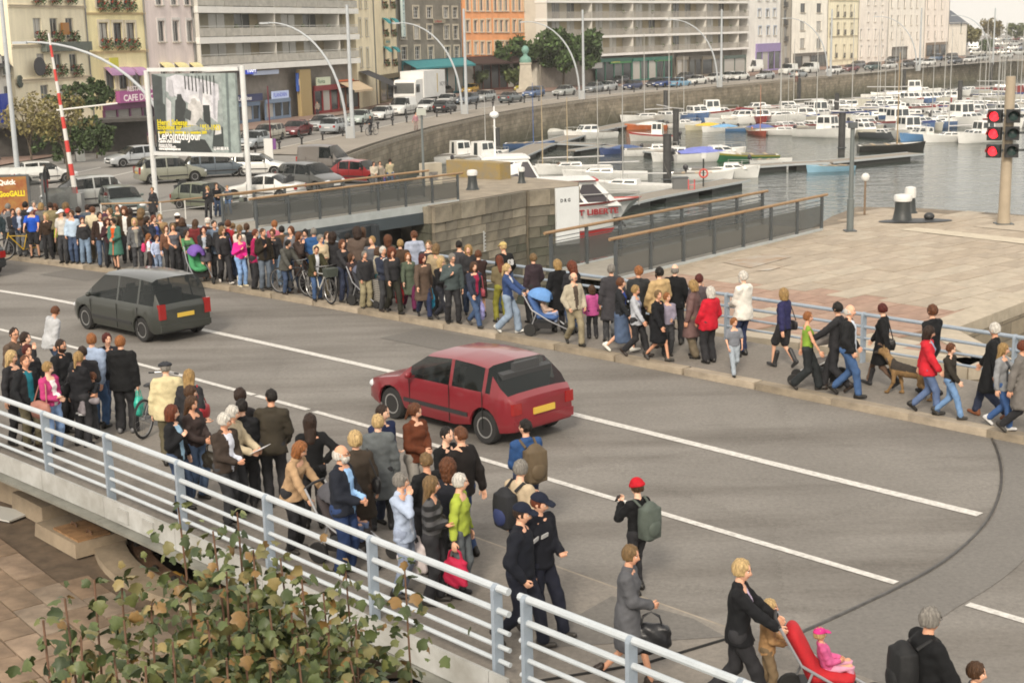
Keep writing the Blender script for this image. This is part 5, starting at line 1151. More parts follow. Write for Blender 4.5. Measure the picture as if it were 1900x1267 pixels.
def flats(label,u0,u1,bands,nb,ztop,slabcol,shops,depth=13,mode=0):
 A,B = base_at(u0),base_at(u1); f = Facade(A,B); t = thing('apartment_block',label,'building',f.A,f.ang); L = f.L; zA = f.A[2]
 wl = M('flat_wall',(.55,.52,.45),.85,.1,.5); b = MB(); b.box((L/2,1.6+depth/2,(ztop+STREET_Z)/2-zA),(L,depth,ztop-STREET_Z)); b.build('wall',[wl],t)
 b = MB(); b.box((L/2,depth/2,ztop-zA+.2),(L+.6,depth+3,.4)); b.build('roof',[M('flat_roof',(.3,.3,.3),.9)],t)
 sl = M('balcony_slab',slabcol,.7,.06,1); zsl = []
 for (ub,vb_) in bands: zsl.append(f.sz(ub,vb_)[1])
 zsl.append(zsl[0]+(zsl[0]-zsl[1])); zsl.sort()
 w = L/nb; r = random.Random(11)
 gl = [M('flat_pane',c,.15,spec=.6) for c in ((.08,.085,.085),(.55,.54,.5),(.15,.15,.145),(.42,.41,.38))]; pn = [M('flat_panel',c,.8) for c in ((.42,.36,.25),(.50,.46,.38),(.36,.33,.25))]
 rl = M('balcony_rail',(.36,.34,.31),.4,.15,2) if mode else M('balcony_panel',(.44,.42,.37),.35,.2,1.5)
 for i,z in enumerate(zsl):
  nxt = zsl[i+1] if i+1 < len(zsl) else ztop; th = .62 if mode == 0 else .38
  b = MB(); b.box((L/2,.55,z+th/2-zA),(L+.3,2.3,th)); b.build('balcony_slab',[sl],t)
  for k in range(nb):
   x = (k+.5)*w; hh = nxt-z-th; z0_ = z+th-zA
   ww = w*(.62 if mode == 0 else .5); q = MB(); q.box((k*w+ww/2+.06,1.58,z0_+hh/2),(ww,.06,hh-.04)); wi = q.build('window',[r.choice(gl)],t)
   q = MB(); q.box((k*w+ww/2+.06,1.52,z0_+hh/2),(.07,.08,hh-.06)); q.build('mullion',[M('window_frame',(.6,.6,.57),.6)],wi)
   q = MB(); q.box((k*w+ww+.06+(w-ww)/2,1.57,z0_+hh/2),(w-ww-.06,.08,hh-.04)); q.build('panel',[r.choice(pn)],t)
   if mode == 0: q = MB(); q.box((x,-.52,z0_+.48),(w-.06,.03,.80)); q.build('balcony_panel',[rl],t); q = MB(); q.box((x,-.52,z0_+1.05),(w,.06,.06)); q.build('balcony_rail',[M('rail_white',(.6,.6,.57),.6)],t)
   else:
    def br():
     m = MB(); nn = int(w/.2)
     for e_ in range(nn): m.box((-w/2+(e_+.5)*w/nn,0,.5),(.06,.04,.95))
     m.box((0,0,.99),(w,.06,.06)); return m.me('balcony_rail',[rl])
    inst('balcony_rail',shared(('brl',u0,round(w,2)),br),t,(x,-.52,z0_))
   if k % 3 == 0: q = MB(); q.box((k*w,.5,z0_+hh/2),(.12,2.1,hh)); q.build('party_screen',[M('screen',(.6,.58,.53),.8)],t)
   if r.random() < .25: q = MB(); q.ell((x+r.uniform(-1,1)*.3*w,-.2,z0_+.9),(.35,.25,.35),8,5); q.build('balcony_plant',[M('leaf_green',(.07,.09,.04),.8,.4,8)],t)
 zs = min(zsl); q = MB(); q.box((L/2,1.0,(zs+STREET_Z)/2-zA),(L-.1,.3,zs-STREET_Z)); q.build('ground_floor',[M('shop_dark',(.24,.215,.185),.7,.2,1)],t)
 return t,f,zs
t,f,zs = flats('cream apartment block with long white balcony bands beside the billboard',374,664,[(440,25),(440,80),(440,131)],7,14.2,(.78,.77,.73),None)
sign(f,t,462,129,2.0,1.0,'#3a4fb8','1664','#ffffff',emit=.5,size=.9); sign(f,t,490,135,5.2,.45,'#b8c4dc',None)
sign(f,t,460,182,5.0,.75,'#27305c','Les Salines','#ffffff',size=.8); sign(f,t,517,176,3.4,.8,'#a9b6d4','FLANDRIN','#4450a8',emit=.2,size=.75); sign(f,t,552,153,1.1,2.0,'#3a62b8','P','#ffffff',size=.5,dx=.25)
shopfront(f,t,440,478,192,'#5b6e86',3,fas=.4); shopfront(f,t,490,535,186,'#70829a',3,fas=.4); shopfront(f,t,580,625,160,'#7a1a1e',3); shopfront(f,t,626,662,152,'#6a3a20',3,awn='#b8a488')
sign(f,t,597,151,3.2,.9,'#c8d0b8','Florica','#2a5a3a',size=.7); sign(f,t,640,155,3.6,.9,'#c8622a','la pizzeria','#f4e8d8',size=.65)
q = MB(); s_,z_ = f.sz(563,190); q.box((s_,-.2,(z_+.6)-f.A[2]),(2.4,.5,6.0)); q.build('tan_pier',[M('tan_wall',(.36,.27,.13),.85)],t)
t,f = bld('narrow cream house beside the balcony block',666,700,15,'#d4c8ac',[(-22,16,[661.5+5,677,690]),(37,68,[667,679,692]),(91,125,[669,681,694])],1.0,frame=(.62,.61,.58),bars=2,surround=(.58,.54,.44),roof='#555')
t,f = bld('cream hotel front with turquoise awnings and a vertical sign',701,741,15,'#cfc2a4',[(-18,12,[709,724]),(38,64,[711,726],{'awn': '#3f9aa0'}),(91,119,[713,728],{'awn': '#3f9aa0'})],1.3,box='#8c3a2c',frame=(.3,.3,.3),roof='#555')
s_,z_ = f.sz(739,30); q = MB(); q.box((s_-.3,-.7,z_-f.A[2]),(1.5,.3,5.6)); o = q.build('vertical_sign',[M('sign_paint','#cfe0df',.5)],t)
for k,c in enumerate('HOTEL'): text('lettering',c,1.15,o,M('sign_letters','#1f8088',.5),plane_M((s_-.72,-.854,z_-f.A[2]+1.75-k*1.08),(1,0,0)),bold=.02)
sign(f,t,716,78,3.0,.8,'#bcb08c','RENAISSANCE','#1f8088',size=.55)
s0,z_ = f.sz(664,133); q = MB(); q.raw([(s0,-.1,z_-f.A[2]),(s0+5.2,-.1,z_-f.A[2]),(s0+5.9,-4.2,z_-f.A[2]-1.9),(s0+.7,-4.2,z_-f.A[2]-1.9),(s0+.7,-4.2,z_-f.A[2]-2.2),(s0+5.9,-4.2,z_-f.A[2]-2.2)],[(3,2,1,0),(4,5,2,3)]); q.build('black_awning',[M('awning',(.03,.03,.035),.85)],t)
shopfront(f,t,703,740,140,'#6d6248',3)
STONEM = stone_wall_mat('rubble_stone',(.27,.25,.205),(.46,.42,.35))
t,f = bld('grey rubble stone building with pale window surrounds',742,859,14.5,STONEM,[(14,34,[771,796,826.5,843.5]),(48,73,[747.5,772.5,797,828,845]),(87,111,[749,774,799,830,847])],1.5,frame=(.62,.61,.58),surround=(.50,.45,.36),bars=2,roof='#3f4147',pitched=4.0)
sign(f,t,813,40,3.6,.55,'#8f8a78','Le Malouin','#a02a24',size=.95); shopfront(f,t,745,858,113,'#2f6f78',7,awn='#3a8288')
t,f = bld('orange rendered building with narrow white windows',861,984,17,'#c68a60',[(-8,21,[864.5+3,881,893,905,919,929,939,953,964,975]),(38,60,[867.5,882,894,906,920,930,940,954,965,976]),(78,101,[868.5,883,895,907,921,931,941,955,966,977])],.85,frame=(.62,.60,.56),surround=(.60,.48,.34),bars=1,roof='#4b4b50')
shopfront(f,t,862,983,106,'#5a2c20',8,awn='#3c2a26')
t,f = bld('dark grey roofed house set back behind the trees',976,1016,9.5,'#8d867c',[(60,80,[992,1004])],1.1,va=158,vb=156,pitched=6,roof='#34363c')
t,f,zs = flats('long modern apartment block with grey balcony railings and green shop signs',1012,1384,[(1012,40),(1012,74),(1012,110)],16,21.5,(.76,.75,.72),None,mode=1)
for a_,b_,c_ in ((1105,1170,'#2c5a4e'),(1172,1245,'#2f6a5c'),(1255,1275,'#7a7468'),(1278,1300,'#4a463e'),(1302,1340,'#6a6458'),(1342,1382,'#50605a')): shopfront(f,t,a_,b_,float(np.interp(a_,[1012,1384],[112,103])),c_,max(2,int((b_-a_)/14)))
sign(f,t,1150,114,6.5,.7,'#3a7a4a','PHARMACIE','#e8d860',size=.7); sign(f,t,1228,110,5.5,.7,'#3a7a4a','OPTIQUE','#e8d860',size=.7); sign(f,t,1105,118,3.2,1.6,'#9a9a98',None)
t,f = bld('white building with pale blue panels over a mauve shop',1386,1447,21,'#c9c7c2',[(-12,2,[1409,1424,1437]),(18,32,[1409,1424,1437]),(50,66,[1410,1425,1438])],1.25,frame=(.6,.6,.6),surround=(.42,.47,.54),roof='#555',bars=1)
shopfront(f,t,1402,1447,82,'#8f7fae',4,fas=1.6); sign(f,t,1424,88,5,.9,'#9a8cc0','la maison','#e8e4f2',size=.7)
t,f = bld('narrow dark fronted house with stacked balconies',1448,1467,21,'#8f8a80',[(-6,12,[1457.5]),(19,45,[1457.5]),(50,76,[1458]),(84,116,[1458.5])],1.4,frame=(.2,.2,.2),balc=True,roof='#555',pitched=0)
t,f = bld('white block with broad dark windows',1468,1534,22,'#d6d0c6',[(-26,-9,[1489,1519]),(7,24,[1490,1520]),(40,57,[1489,1519.5]),(72,90,[1489,1519.5])],2.3,frame=(.16,.15,.14),roof='#555',bars=1,pitched=0)
shopfront(f,t,1472,1532,100,'#5f5a54',4)
t,f = bld('pale yellow house with an iron balcony',1536,1591,21,'#d6cdb4',[(-20,-3,[1540,1553.5,1566,1578.5]),(11,30,[1540.5,1554,1566.5,1579]),(44,63,[1541,1554.5,1567,1580]),(84,106,[1551,1566,1579])],.95,frame=(.5,.49,.45),surround=(.56,.52,.4),balc=True,roof='#555',band=True)
t,f = bld('pale pink house with white window surrounds',1593,1646,22,'#dacdc4',[(-22,-8,[1597,1611,1624,1637]),(1,10,[1597,1611,1624,1637]),(24,41,[1597,1611,1624,1637]),(55,74,[1597.5,1611.5,1624.5,1637.5]),(86,106,[1598,1612,1625,1638])],1.0,frame=(.66,.65,.62),surround=(.7,.68,.65),roof='#555',bars=1)
t,f = bld('long salmon pink house with plain windows',1648,1713,22.5,'#dccfc6',[(-20,-6,[1655,1667,1679,1691,1702]),(0,15,[1655,1667,1679,1691,1702]),(29,47,[1655,1667,1679,1691,1702]),(60,73,[1655,1674,1691,1702])],.95,frame=(.5,.48,.45),roof='#555',bars=1)
shopfront(f,t,1655,1682,88,'#4a4640',2)
t,f = bld('salmon pink corner house nearest the car park',1715,1758,22,'#dacbc2',[(-20,-4,[1722,1735,1748]),(0,17,[1722,1735,1748]),(29,47,[1722,1735,1748]),(58,72,[1722.5,1735.5,1748.5])],.95,frame=(.5,.48,.45),roof='#555',bars=1)
shopfront(f,t,1718,1756,80,'#7a6a5a',3)
t,f = bld('low white gabled house at the end of the row',1759,1792,6.5,'#d8ccc0',[(42,62,[1784])],1.2,frame=(.2,.25,.25),pitched=3.5,roof='#5a6068',depth=9)
# ================================================================== street, cars, furniture
def street_hd(u):
 us = np.array([470,532,600,680,747,880,1000,1140,1227,1358,1567,1791]); i = int(np.clip(np.searchsorted(us,u)-1,0,len(us)-2)); a,b = KERB[max(i-1,0)],KERB[min(i+2,len(KERB)-1)]
 return math.degrees(math.atan2(b[0]-a[0],b[1]-a[1]))
def placed_car(u,v,style,col,hd,label,group,**kw):
 p = GT(u,v); d = np.array([p[0],p[1]])/math.hypot(p[0],p[1]); p = p+np.array([d[0],d[1],0])*.8; p[2] = terrain(p[1])+kw.pop('dz',.0); return car(p,hd,style,col,label,group,**kw)
CP = 'cars in the car park behind the footbridge'; SP = 'cars along the quay street'
for u,v,st,c,hd,lab in (
(250,309,'hatch','#a9adb0',232,'silver hatchback driving past the cafe'),(84,342,'hatch','#d6d6d2',60,'white hatchback behind the bus shelter'),
(155,386,'mpv','#a5a7a4',236,'silver people carrier beside the barrier pole'),(228,399,'hatch','#5a6662',152,'grey-green hatchback facing the crowd'),
(318,340,'mpv','#8a8b7d',62,'beige-grey people carrier under the billboard'),(408,330,'estate','#566068',70,'dark grey estate car under the billboard'),
(385,390,'old','#74796a',118,'old olive green hatchback behind the standing trio'),(480,327,'hatch','#d8d8d4',92,'white hatchback behind the billboard post'),
(490,374,'saloon','#d4d3ce',284,'white coupe with red marks by the billboard post'),(577,356,'mpv','#555654',128,'charcoal people carrier facing the footbridge'),
(612,322,'smallvan','#6b6661',112,'brown-grey small van behind the charcoal people carrier'),(672,342,'old','#8c2a2c',116,'old red hatchback at the end of the car park')):
 placed_car(u,v,st,c,hd,lab,CP,rplate=PLATEY if u == 318 else PLATEW)
for i,(u,v,st,c,fl,lab) in enumerate((
(470,277,'hatch','#9ba2a6',1,'grey hatchback half hidden by the billboard post'),(497,263,'estate','#aaa596',1,'beige estate car behind the billboard'),(550,254,'saloon','#6d2126',1,'dark red saloon on the quay street'),
(598,242,'hatch','#a3a6a6',1,'silver hatchback parked outside the red shop'),(624,248,'estate','#9fa5a8',0,'silver estate car driving away by the lamp post'),(668,231,'saloon','#aab5af',1,'pale green saloon behind the lamp post'),
(708,223,'hatch','#dcdcd8',1,'small white hatchback ahead of the white van'),(748,214,'van','#d6d6d2',1,'white van in front of the lorry'),(793,208,'hatch','#dadad6',1,'white hatchback beside the lorry'),
(826,209,'hatch','#25282b',0,'black hatchback driving away past the lorry'),(829,196,'hatch','#d2d2ce',1,'white hatchback behind the black one'),(868,194,'estate','#4d5a68',1,'blue-grey estate behind the tall lamp post'),
(823,178,'saloon','#2a2c2e',1,'black saloon behind the lorry'),(898,189,'estate','#a0a5a3',1,'silver estate by the hedge'),(872,174,'hatch','#c9a23a',1,'yellow hatchback by the stone building'),(846,170,'hatch','#9a9c98',1,'grey hatchback below the turquoise awning'),
(948,191,'saloon','#555d60',0,'dark grey saloon driving away'),(990,181,'estate','#4c6690',1,'blue estate in front of the statue'),(972,170,'hatch','#c8b84a',1,'yellow hatchback below the statue'),(1047,178,'saloon','#a3a6a2',1,'silver saloon below the trees'),
(1101,172,'hatch','#7f8488',1,'grey hatchback by the curved lamp'),(1127,169,'saloon','#b4b7b6',1,'silver saloon beside the dark blue hatchback'),(1173,167,'hatch','#27355c',1,'dark blue hatchback on the quay street'),(1150,157,'hatch','#2c2e33',1,'black hatchback outside the green shop'),
(1216,162,'hatch','#23263a',1,'navy hatchback beside the bright blue car'),(1234,162,'saloon','#2f4a86',1,'bright blue saloon on the quay street'),(1263,162,'hatch','#6f9bb8',0,'sky blue hatchback driving past'),(1293,157,'saloon','#dcdcd6',1,'white saloon before the lamp post'),(1270,150,'hatch','#3a3c40',1,'dark hatchback outside the shops'),
(1325,152,'hatch','#cfcfca',1,'white hatchback behind the lamp post'),(1353,149,'hatch','#dadad6',1,'white hatchback right after the lamp post'),(1372,149,'saloon','#dcdcd6',1,'white saloon ahead of the tall van'),(1420,147,'saloon','#b0b4b4',1,'silver saloon between white vans'),
(1397,135,'vanhigh','#dcdcd6',1,'tall white van outside the mauve shop'),(1462,139,'van','#dadad4',1,'white van outside the white block'),(1482,145,'hatch','#8c9296',0,'grey hatchback driving past the white vans'),(1502,136,'van','#d6d6d0',1,'white van next to the leaning lamp'),(1547,137,'hatch','#dcdcd8',1,'small white hatchback before the yellow house'),
(1577,134,'saloon','#63242a',1,'dark red saloon before the yellow house'),(1590,127,'estate','#6a6c70',1,'grey estate behind the dark red saloon'),(1619,131,'mpv','#2f4a48',1,'dark green people carrier'),(1650,128,'saloon','#c8c8c4',1,'white saloon before the pink house'),(1655,117,'estate','#4c5158',1,'dark estate close to the pink house'),
(1683,125,'saloon','#24272c',1,'black saloon before the pink house'),(1703,121,'hatch','#c4c6c4',1,'white hatchback behind the black saloon'),(1723,122,'hatch','#dcdcd8',1,'white hatchback beside the tall lamp'),(1736,114,'mpv','#59708c',1,'blue people carrier outside the corner house'),(1764,113,'suv','#33373a',1,'dark off-roader by the low white house'),
(1772,119,'saloon','#2f3844',1,'dark blue saloon below the low white house'),(1800,116,'hatch','#c9cac6',1,'pale hatchback past the low white house'),(1822,113,'hatch','#a9acab',1,'silver hatchback at the car park entrance'),(1868,109,'saloon','#b8bab8',1,'silver saloon along the quay edge'))):
 placed_car(u,v,st,c,street_hd(u)+(180 if fl else 0),lab,SP,detail=2 if u < 900 else 1)
cols = ['#d8d8d4','#a4a8a8','#33383e','#dcdcd8','#7c8488','#5a2a2c','#c8cac8','#3c4a60','#b0b2ae','#d4d4d0']; nm = {'#d8d8d4': 'white','#a4a8a8': 'silver','#33383e': 'black','#dcdcd8': 'bright white','#7c8488': 'grey','#5a2a2c': 'maroon','#c8cac8': 'pale grey','#3c4a60': 'navy','#b0b2ae': 'light silver','#d4d4d0': 'off-white'}
r_ = random.Random(4); k = 0; ORD = ['first','second','third','fourth','fifth','sixth','seventh','eighth','ninth','tenth','eleventh','twelfth','thirteenth','fourteenth','fifteenth','sixteenth','seventeenth','eighteenth','nineteenth','twentieth']; ORD += [a_+'-'+b_ for a_ in ('twenty','thirty','forty') for b_ in ORD[:9]]
for ri,v in enumerate((76,85,94,103)):
 for ci,u in enumerate(range(1800+ri*4,1905,17+ri*3)):
  c = cols[k % 10]; st = r_.choice(['hatch','saloon','mpv','estate']); k += 1
  placed_car(u,v,st,c,285+r_.uniform(-6,6)+(180 if r_.random() < .5 else 0),'%s %s in the far car park, %s car of its row, %s row' % (nm[c],{'hatch': 'hatchback','mpv': 'people carrier'}.get(st,st),ORD[ci],('back','second','third','front')[ri]),'cars in the far car park',detail=1)
placed_car(1812,92,'vanhigh','#d2d4d6',100,'white camper van in the far car park','cars in the far car park',detail=1)
p = GT(775,197); truck(p,street_hd(780)+180,'white box lorry parked below the stone building')
# ---- three cars on the bridge
car(RD(46.1,-.95,0),270-math.degrees(RDang(46)),'bigmpv','#353834','dark grey people carrier driving over the bridge',rplate=PLATEY,name='driving_car',metal=.1,scale=.89)
car(RD(58.6,-1.65,0),270-math.degrees(RDang(58)),'hatch','#7c2029','dark red hatchback driving over the bridge',rplate=PLATEY,name='driving_car',metal=.1)
car(RD(33.6,.95,0),270-math.degrees(RDang(34)),'hatch','#2c3033','dark hatchback cut off by the picture edge on the bridge',rplate=PLATEY,name='driving_car',metal=.1)
# ---- tall lamps with a straight mast and an arched arm
LAMPP = M('lamp_paint',(.42,.45,.47),.45,.1,2)
def tall_lamp(u,v,label,mast=11.3,arm=1.,arch=True,h=10.,r=.16,base=True,sd=(-.93,.36)):
 p = GT(u,v); t = thing('street_lamp',label,'street lamp',p,0,'tall street lamps along the quay')
 if mast: b = MB(); b.tube([(0,0,0),(0,0,mast)],[r*1.25,r*.8],10); b.build('mast',[LAMPP],t,smooth=True)
 if arch:
  b = MB(); P = []
  for k in range(15):
   q = k/14; a = q*math.pi*.5; x = -.55-(1-math.cos(a))*7.2*arm; z = h*math.sin(a)**.85 if q else 0; P.append((-sd[0]*x*1.0,-sd[1]*x,z))
  b.tube(P,[.13-.07*k/14 for k in range(15)],8); b.build('arched_arm',[LAMPP],t,smooth=True)
  e = P[-1]; b = MB(); b.box((e[0]+sd[0]*.35,e[1]+sd[1]*.35,e[2]-.03),(.9,.32,.16),math.atan2(sd[1],sd[0])); b.build('lamp_head',[LAMPP],t)
 if base: b = MB(); b.box((-.2,0,.55),(.55,.45,1.1)); b.build('base_box',[M('lamp_base',(.36,.37,.37),.6)],t)
 return t
for (u,v,lab) in ((655,258,'arched street lamp by the silver estate car'),(866,213,'arched street lamp beside the stone building'),(1083,185,'arched street lamp in front of the statue trees'),(1338,162,'arched street lamp in front of the long apartment block'),(1541,142,'arched street lamp by the white vans'),(1706,132,'arched street lamp in front of the pink houses'),(1842,120,'arched street lamp by the far car park')): tall_lamp(u,v,lab)
tall_lamp(345,335,'arched lamp arm rising behind the billboard',mast=0,h=8.8,base=False,sd=(-.99,.1),arm=1.28)
tall_lamp(39,386,'plain grey lamp mast beside the bus shelter',mast=11,arch=False,r=.12,base=False)
# ---- small black bollards along the kerb
dist = 0.; tot = []
for a,b in zip(KERB[:-1],KERB[1:]):
 L = np.linalg.norm(b-a)
 while dist < L: tot.append(a+(b-a)*dist/L); dist += 4.6 if a[1] < 170 else 6.5
 dist -= L
def bol(): b = MB(); b.lathe([(.11,0),(.075,.12),(.07,.45),(.16,.5),(.17,.6),(.10,.68),(.0,.70)],10); return b.me('bollard',[M('bollard_iron',(.03,.03,.032),.5)],True)
bm_ = shared('bol',bol)
for k,p in enumerate(tot[:44]): tag(inst('bollard',bm_,None,(p[0]+.25,p[1]-.45,STREET_Z+.06)),'small black iron bollard, %s from the near end of the promenade kerb' % ORD[k],'bollard','small black bollards along the promenade kerb')
# ---- billboard
A_,B_ = GT(287,370),GT(465,377); f = Facade(A_,B_); t = thing('billboard','large exhibition poster on two white posts above the car park','billboard',f.A,f.ang); BW = M('billboard_frame',(.62,.63,.62),.5,.1,1.5)
for u0,v0,u1,v1,nm_ in ((289,350,270,131,'post'),(466,388,448,122,'post')):
 s0,z0_ = f.sz(u0,v0); s1,z1_ = f.sz(u1,v1); b = MB(); b.tube([((s0+s1)/2,0,terrain(f.A[1])-.4-f.A[2]),((s0+s1)/2,0,z1_-f.A[2])],.15,10); b.build('post',[BW],t,smooth=True)
sL,zT = f.sz(283,141); sR,zB = f.sz(446,273); zT2 = f.sz(441,132)[1]; zB2 = f.sz(290,291)[1]; zT = (zT+zT2)/2; zB = (zB+zB2)/2; w,h = sR-sL,zT-zB
for z_ in (zT+.22,zB-.12): b = MB(); b.box(((sL+sR)/2,0,z_-f.A[2]),(w+.5,.3,.2)); b.build('frame_bar',[BW],t)
b = MB(); b.box(((sL+sR)/2,0,(zT+zB)/2-f.A[2]),(w,.16,h)); pn = b.build('poster',[M('poster_print',(.15,.18,.18),.5,.7,2.2,detail=8,col2=(.38,.43,.42))],t)
ox,oz = sL,zB-f.A[2]
def pp(pts,col,y=-.085,name='print_shape'): q = MB(); q.raw([(ox+x*w,y,oz+z*h) for x,z in pts],[tuple(range(len(pts)))]); q.build(name,[M('print_ink',col,.55,.25,2.5)],pn)
for k,(pts,c) in enumerate((([(.82,0),(1,0),(1,1),(.84,1)],(.26,.31,.30)),([(.87,0),(.9,0),(.92,1),(.89,1)],(.12,.15,.15)),([(0,0),(.12,0),(.16,.95),(.0,1)],(.05,.06,.06)),([(.16,.78),(.44,.62),(.80,.66),(.80,.86),(.62,.92),(.30,.99),(.18,.95)],(.52,.52,.56)),([(.68,.45),(.76,.38),(.80,.86),(.70,.9)],(.56,.56,.60)),([(.42,.5),(.70,.52),(.68,.78),(.44,.72)],(.60,.60,.62)),([(.24,.30),(.36,.30),(.40,.62),(.34,.72),(.27,.66)],(.035,.04,.04)),([(.40,.34),(.58,.34),(.60,.62),(.50,.68),(.42,.60)],(.50,.49,.48)),([(.60,.28),(.68,.28),(.68,.60),(.60,.60)],(.03,.035,.035)),([(.15,.32),(.2,.32),(.22,.64),(.16,.7)],(.48,.48,.5)),([(.68,.05),(.82,.05),(.82,.32),(.72,.36)],(.04,.05,.05)),([(.0,.0),(.68,.0),(.60,.16),(.30,.2),(.0,.28)],(.03,.035,.035)),([(.72,.22),(.80,.24),(.80,.34),(.74,.34)],(.5,.5,.5)),([(.29,.66),(.33,.64),(.36,.68),(.35,.74),(.30,.74)],(.04,.045,.045)),([(.46,.62),(.50,.60),(.53,.64),(.51,.69),(.47,.68)],(.42,.41,.40)),([(.12,.62),(.15,.60),(.18,.95),(.13,.98)],(.20,.23,.23)),([(.36,.44),(.44,.40),(.46,.52),(.40,.56)],(.07,.08,.08)),([(.50,.36),(.66,.22),(.70,.30),(.56,.44)],(.16,.18,.18)),([(.20,.72),(.26,.70),(.25,.92),(.20,.94)],(.40,.40,.43)),([(.56,.70),(.59,.60),(.62,.88),(.58,.9)],(.34,.34,.37)),([(.72,.5),(.74,.42),(.76,.84),(.735,.86)],(.38,.38,.42)),([(.30,.3),(.42,.26),(.62,.3),(.5,.34)],(.30,.33,.32)))): pp(pts,c,-.083-.0015*k)
for k in range(9): x = .40+.043*k; pp([(x,.80-.01*k),(x+.012,.80-.01*k),(x+.012,.97),(x,.97)],(.03,.035,.035),-.106)
for txt,x,z,sz_,c,xs in (('Henri Salesse',.03,.345,.62,'#d8c81e',.95),("Enquêtes sur l'habitat 1951-1953",.03,.285,.62,'#d8c81e',.80),('exposition du 9 octobre au 13 décembre 2009',.03,.235,.34,'#d8c81e',.8),('LePointduJour',.03,.155,.95,'#f0f0ee',.82),("Centre d'art Éditeur",.03,.115,.36,'#f0f0ee',.8),('Avenue de Paris',.03,.075,.24,'#d8d8d8',.9),('Cherbourg-Octeville',.03,.05,.24,'#d8d8d8',.9),('www.lepointdujour.eu',.03,.02,.28,'#f0f0ee',.9),('LJ AH IEE M R',.70,.035,.32,'#e8e8e8',.8)):
 text('lettering',txt,sz_*.66,pn,M('print_letters',c,.55),plane_M((ox+x*w,-.112,oz+z*h),(1,0,0)),.001,bold=.012,xscale=xs)
# ---- barrier pole
p = GT(145,390); t = thing('barrier_pole','raised red and white level barrier pole beside the silver people carrier','barrier',p); y_ = p[1]; top = YP(90,62,y_); d = top-p; n = 15; L = np.linalg.norm(d)
for k in range(n):
 b = MB(); r0,r1 = .15-.10*k/n,.15-.10*(k+1)/n; b.tube([d*k/n,d*(k+1)/n],[r0,r1],10); b.build('band',[M('barrier_paint',(.55,.05,.04) if k % 2 else (.62,.61,.58),.5)],t,smooth=True)
a0,a1 = YP(105,205,y_)-p,YP(218,192,y_)-p; b = MB(); b.tube([a0,a1],.045,8); b.build('cross_arm',[M('barrier_paint',(.62,.61,.58),.5)],t,smooth=True)
b = MB(); b.box((0,0,.25),(.6,.6,1.3)); b.build('base',[M('grey_cabinet',(.3,.31,.31),.6)],t)
# ---- bus shelter with its advertisement
p = GT(30,402); t = thing('bus_shelter','glass bus shelter with a pale ribbed curved roof and an orange poster','bus shelter',p,rad(12)); RR = M('shelter_roof',(.50,.51,.48),.45,.08,3)
V = []
for k in range(11):
 x = -2.6+k*.42
 for q in range(6): a = q/5; V.append((x,-.9+2.0*a,2.25+.32*math.sin(a*math.pi)-.12*a))
for k in range(10): b = MB(); b.raw([V[k*6+q] for q in range(6)]+[V[(k+1)*6+q] for q in range(6)],[(q,6+q,7+q,q+1) for q in range(5)]); o = b.build('roof_panel',[RR],t); o.location = (0,0,.012*(k % 2))
for x,y in ((-2.4,.9),(1.5,.9),(1.5,-.6),(-2.4,-.6)): b = MB(); b.box((x,y,1.12),(.12,.12,2.3)); b.build('post',[DKST],t)
b = MB(); b.box((.05,-.9,1.15),(1.7,.22,2.1)); cs = b.build('poster_case',[DKST],t)
b = MB(); b.box((.05,-1.015,1.2),(1.45,.02,1.85)); po = b.build('poster',[M('poster_orange',(.26,.06,.02),.4,.5,2,col2=(.34,.19,.05))],cs)
text('lettering','GooGALL!',.38,po,M('print_letters','#e0d020',.5),plane_M((-.62,-1.03,1.15),(1,0,0)),.001,bold=.015,xscale=.75); text('lettering','Quick',.34,po,M('print_letters','#f0e8e0',.5),plane_M((-.6,-1.03,1.75),(1,0,0)),.001,bold=.015)
for k in range(2): b = MB(); b.box((-1.5+k*-.0+k*1.9-.0,.9,1.25),(1.6,.02,1.5)); b.build('glass_panel',[M('shelter_glass',(.2,.22,.22),.1,alpha=.35)],t)
b = MB(); b.box((2.3,.4,.8),(1.5,.05,1.1)); b.build('side_panel',[M('shelter_glass',(.12,.13,.13),.2,alpha=.6)],t)
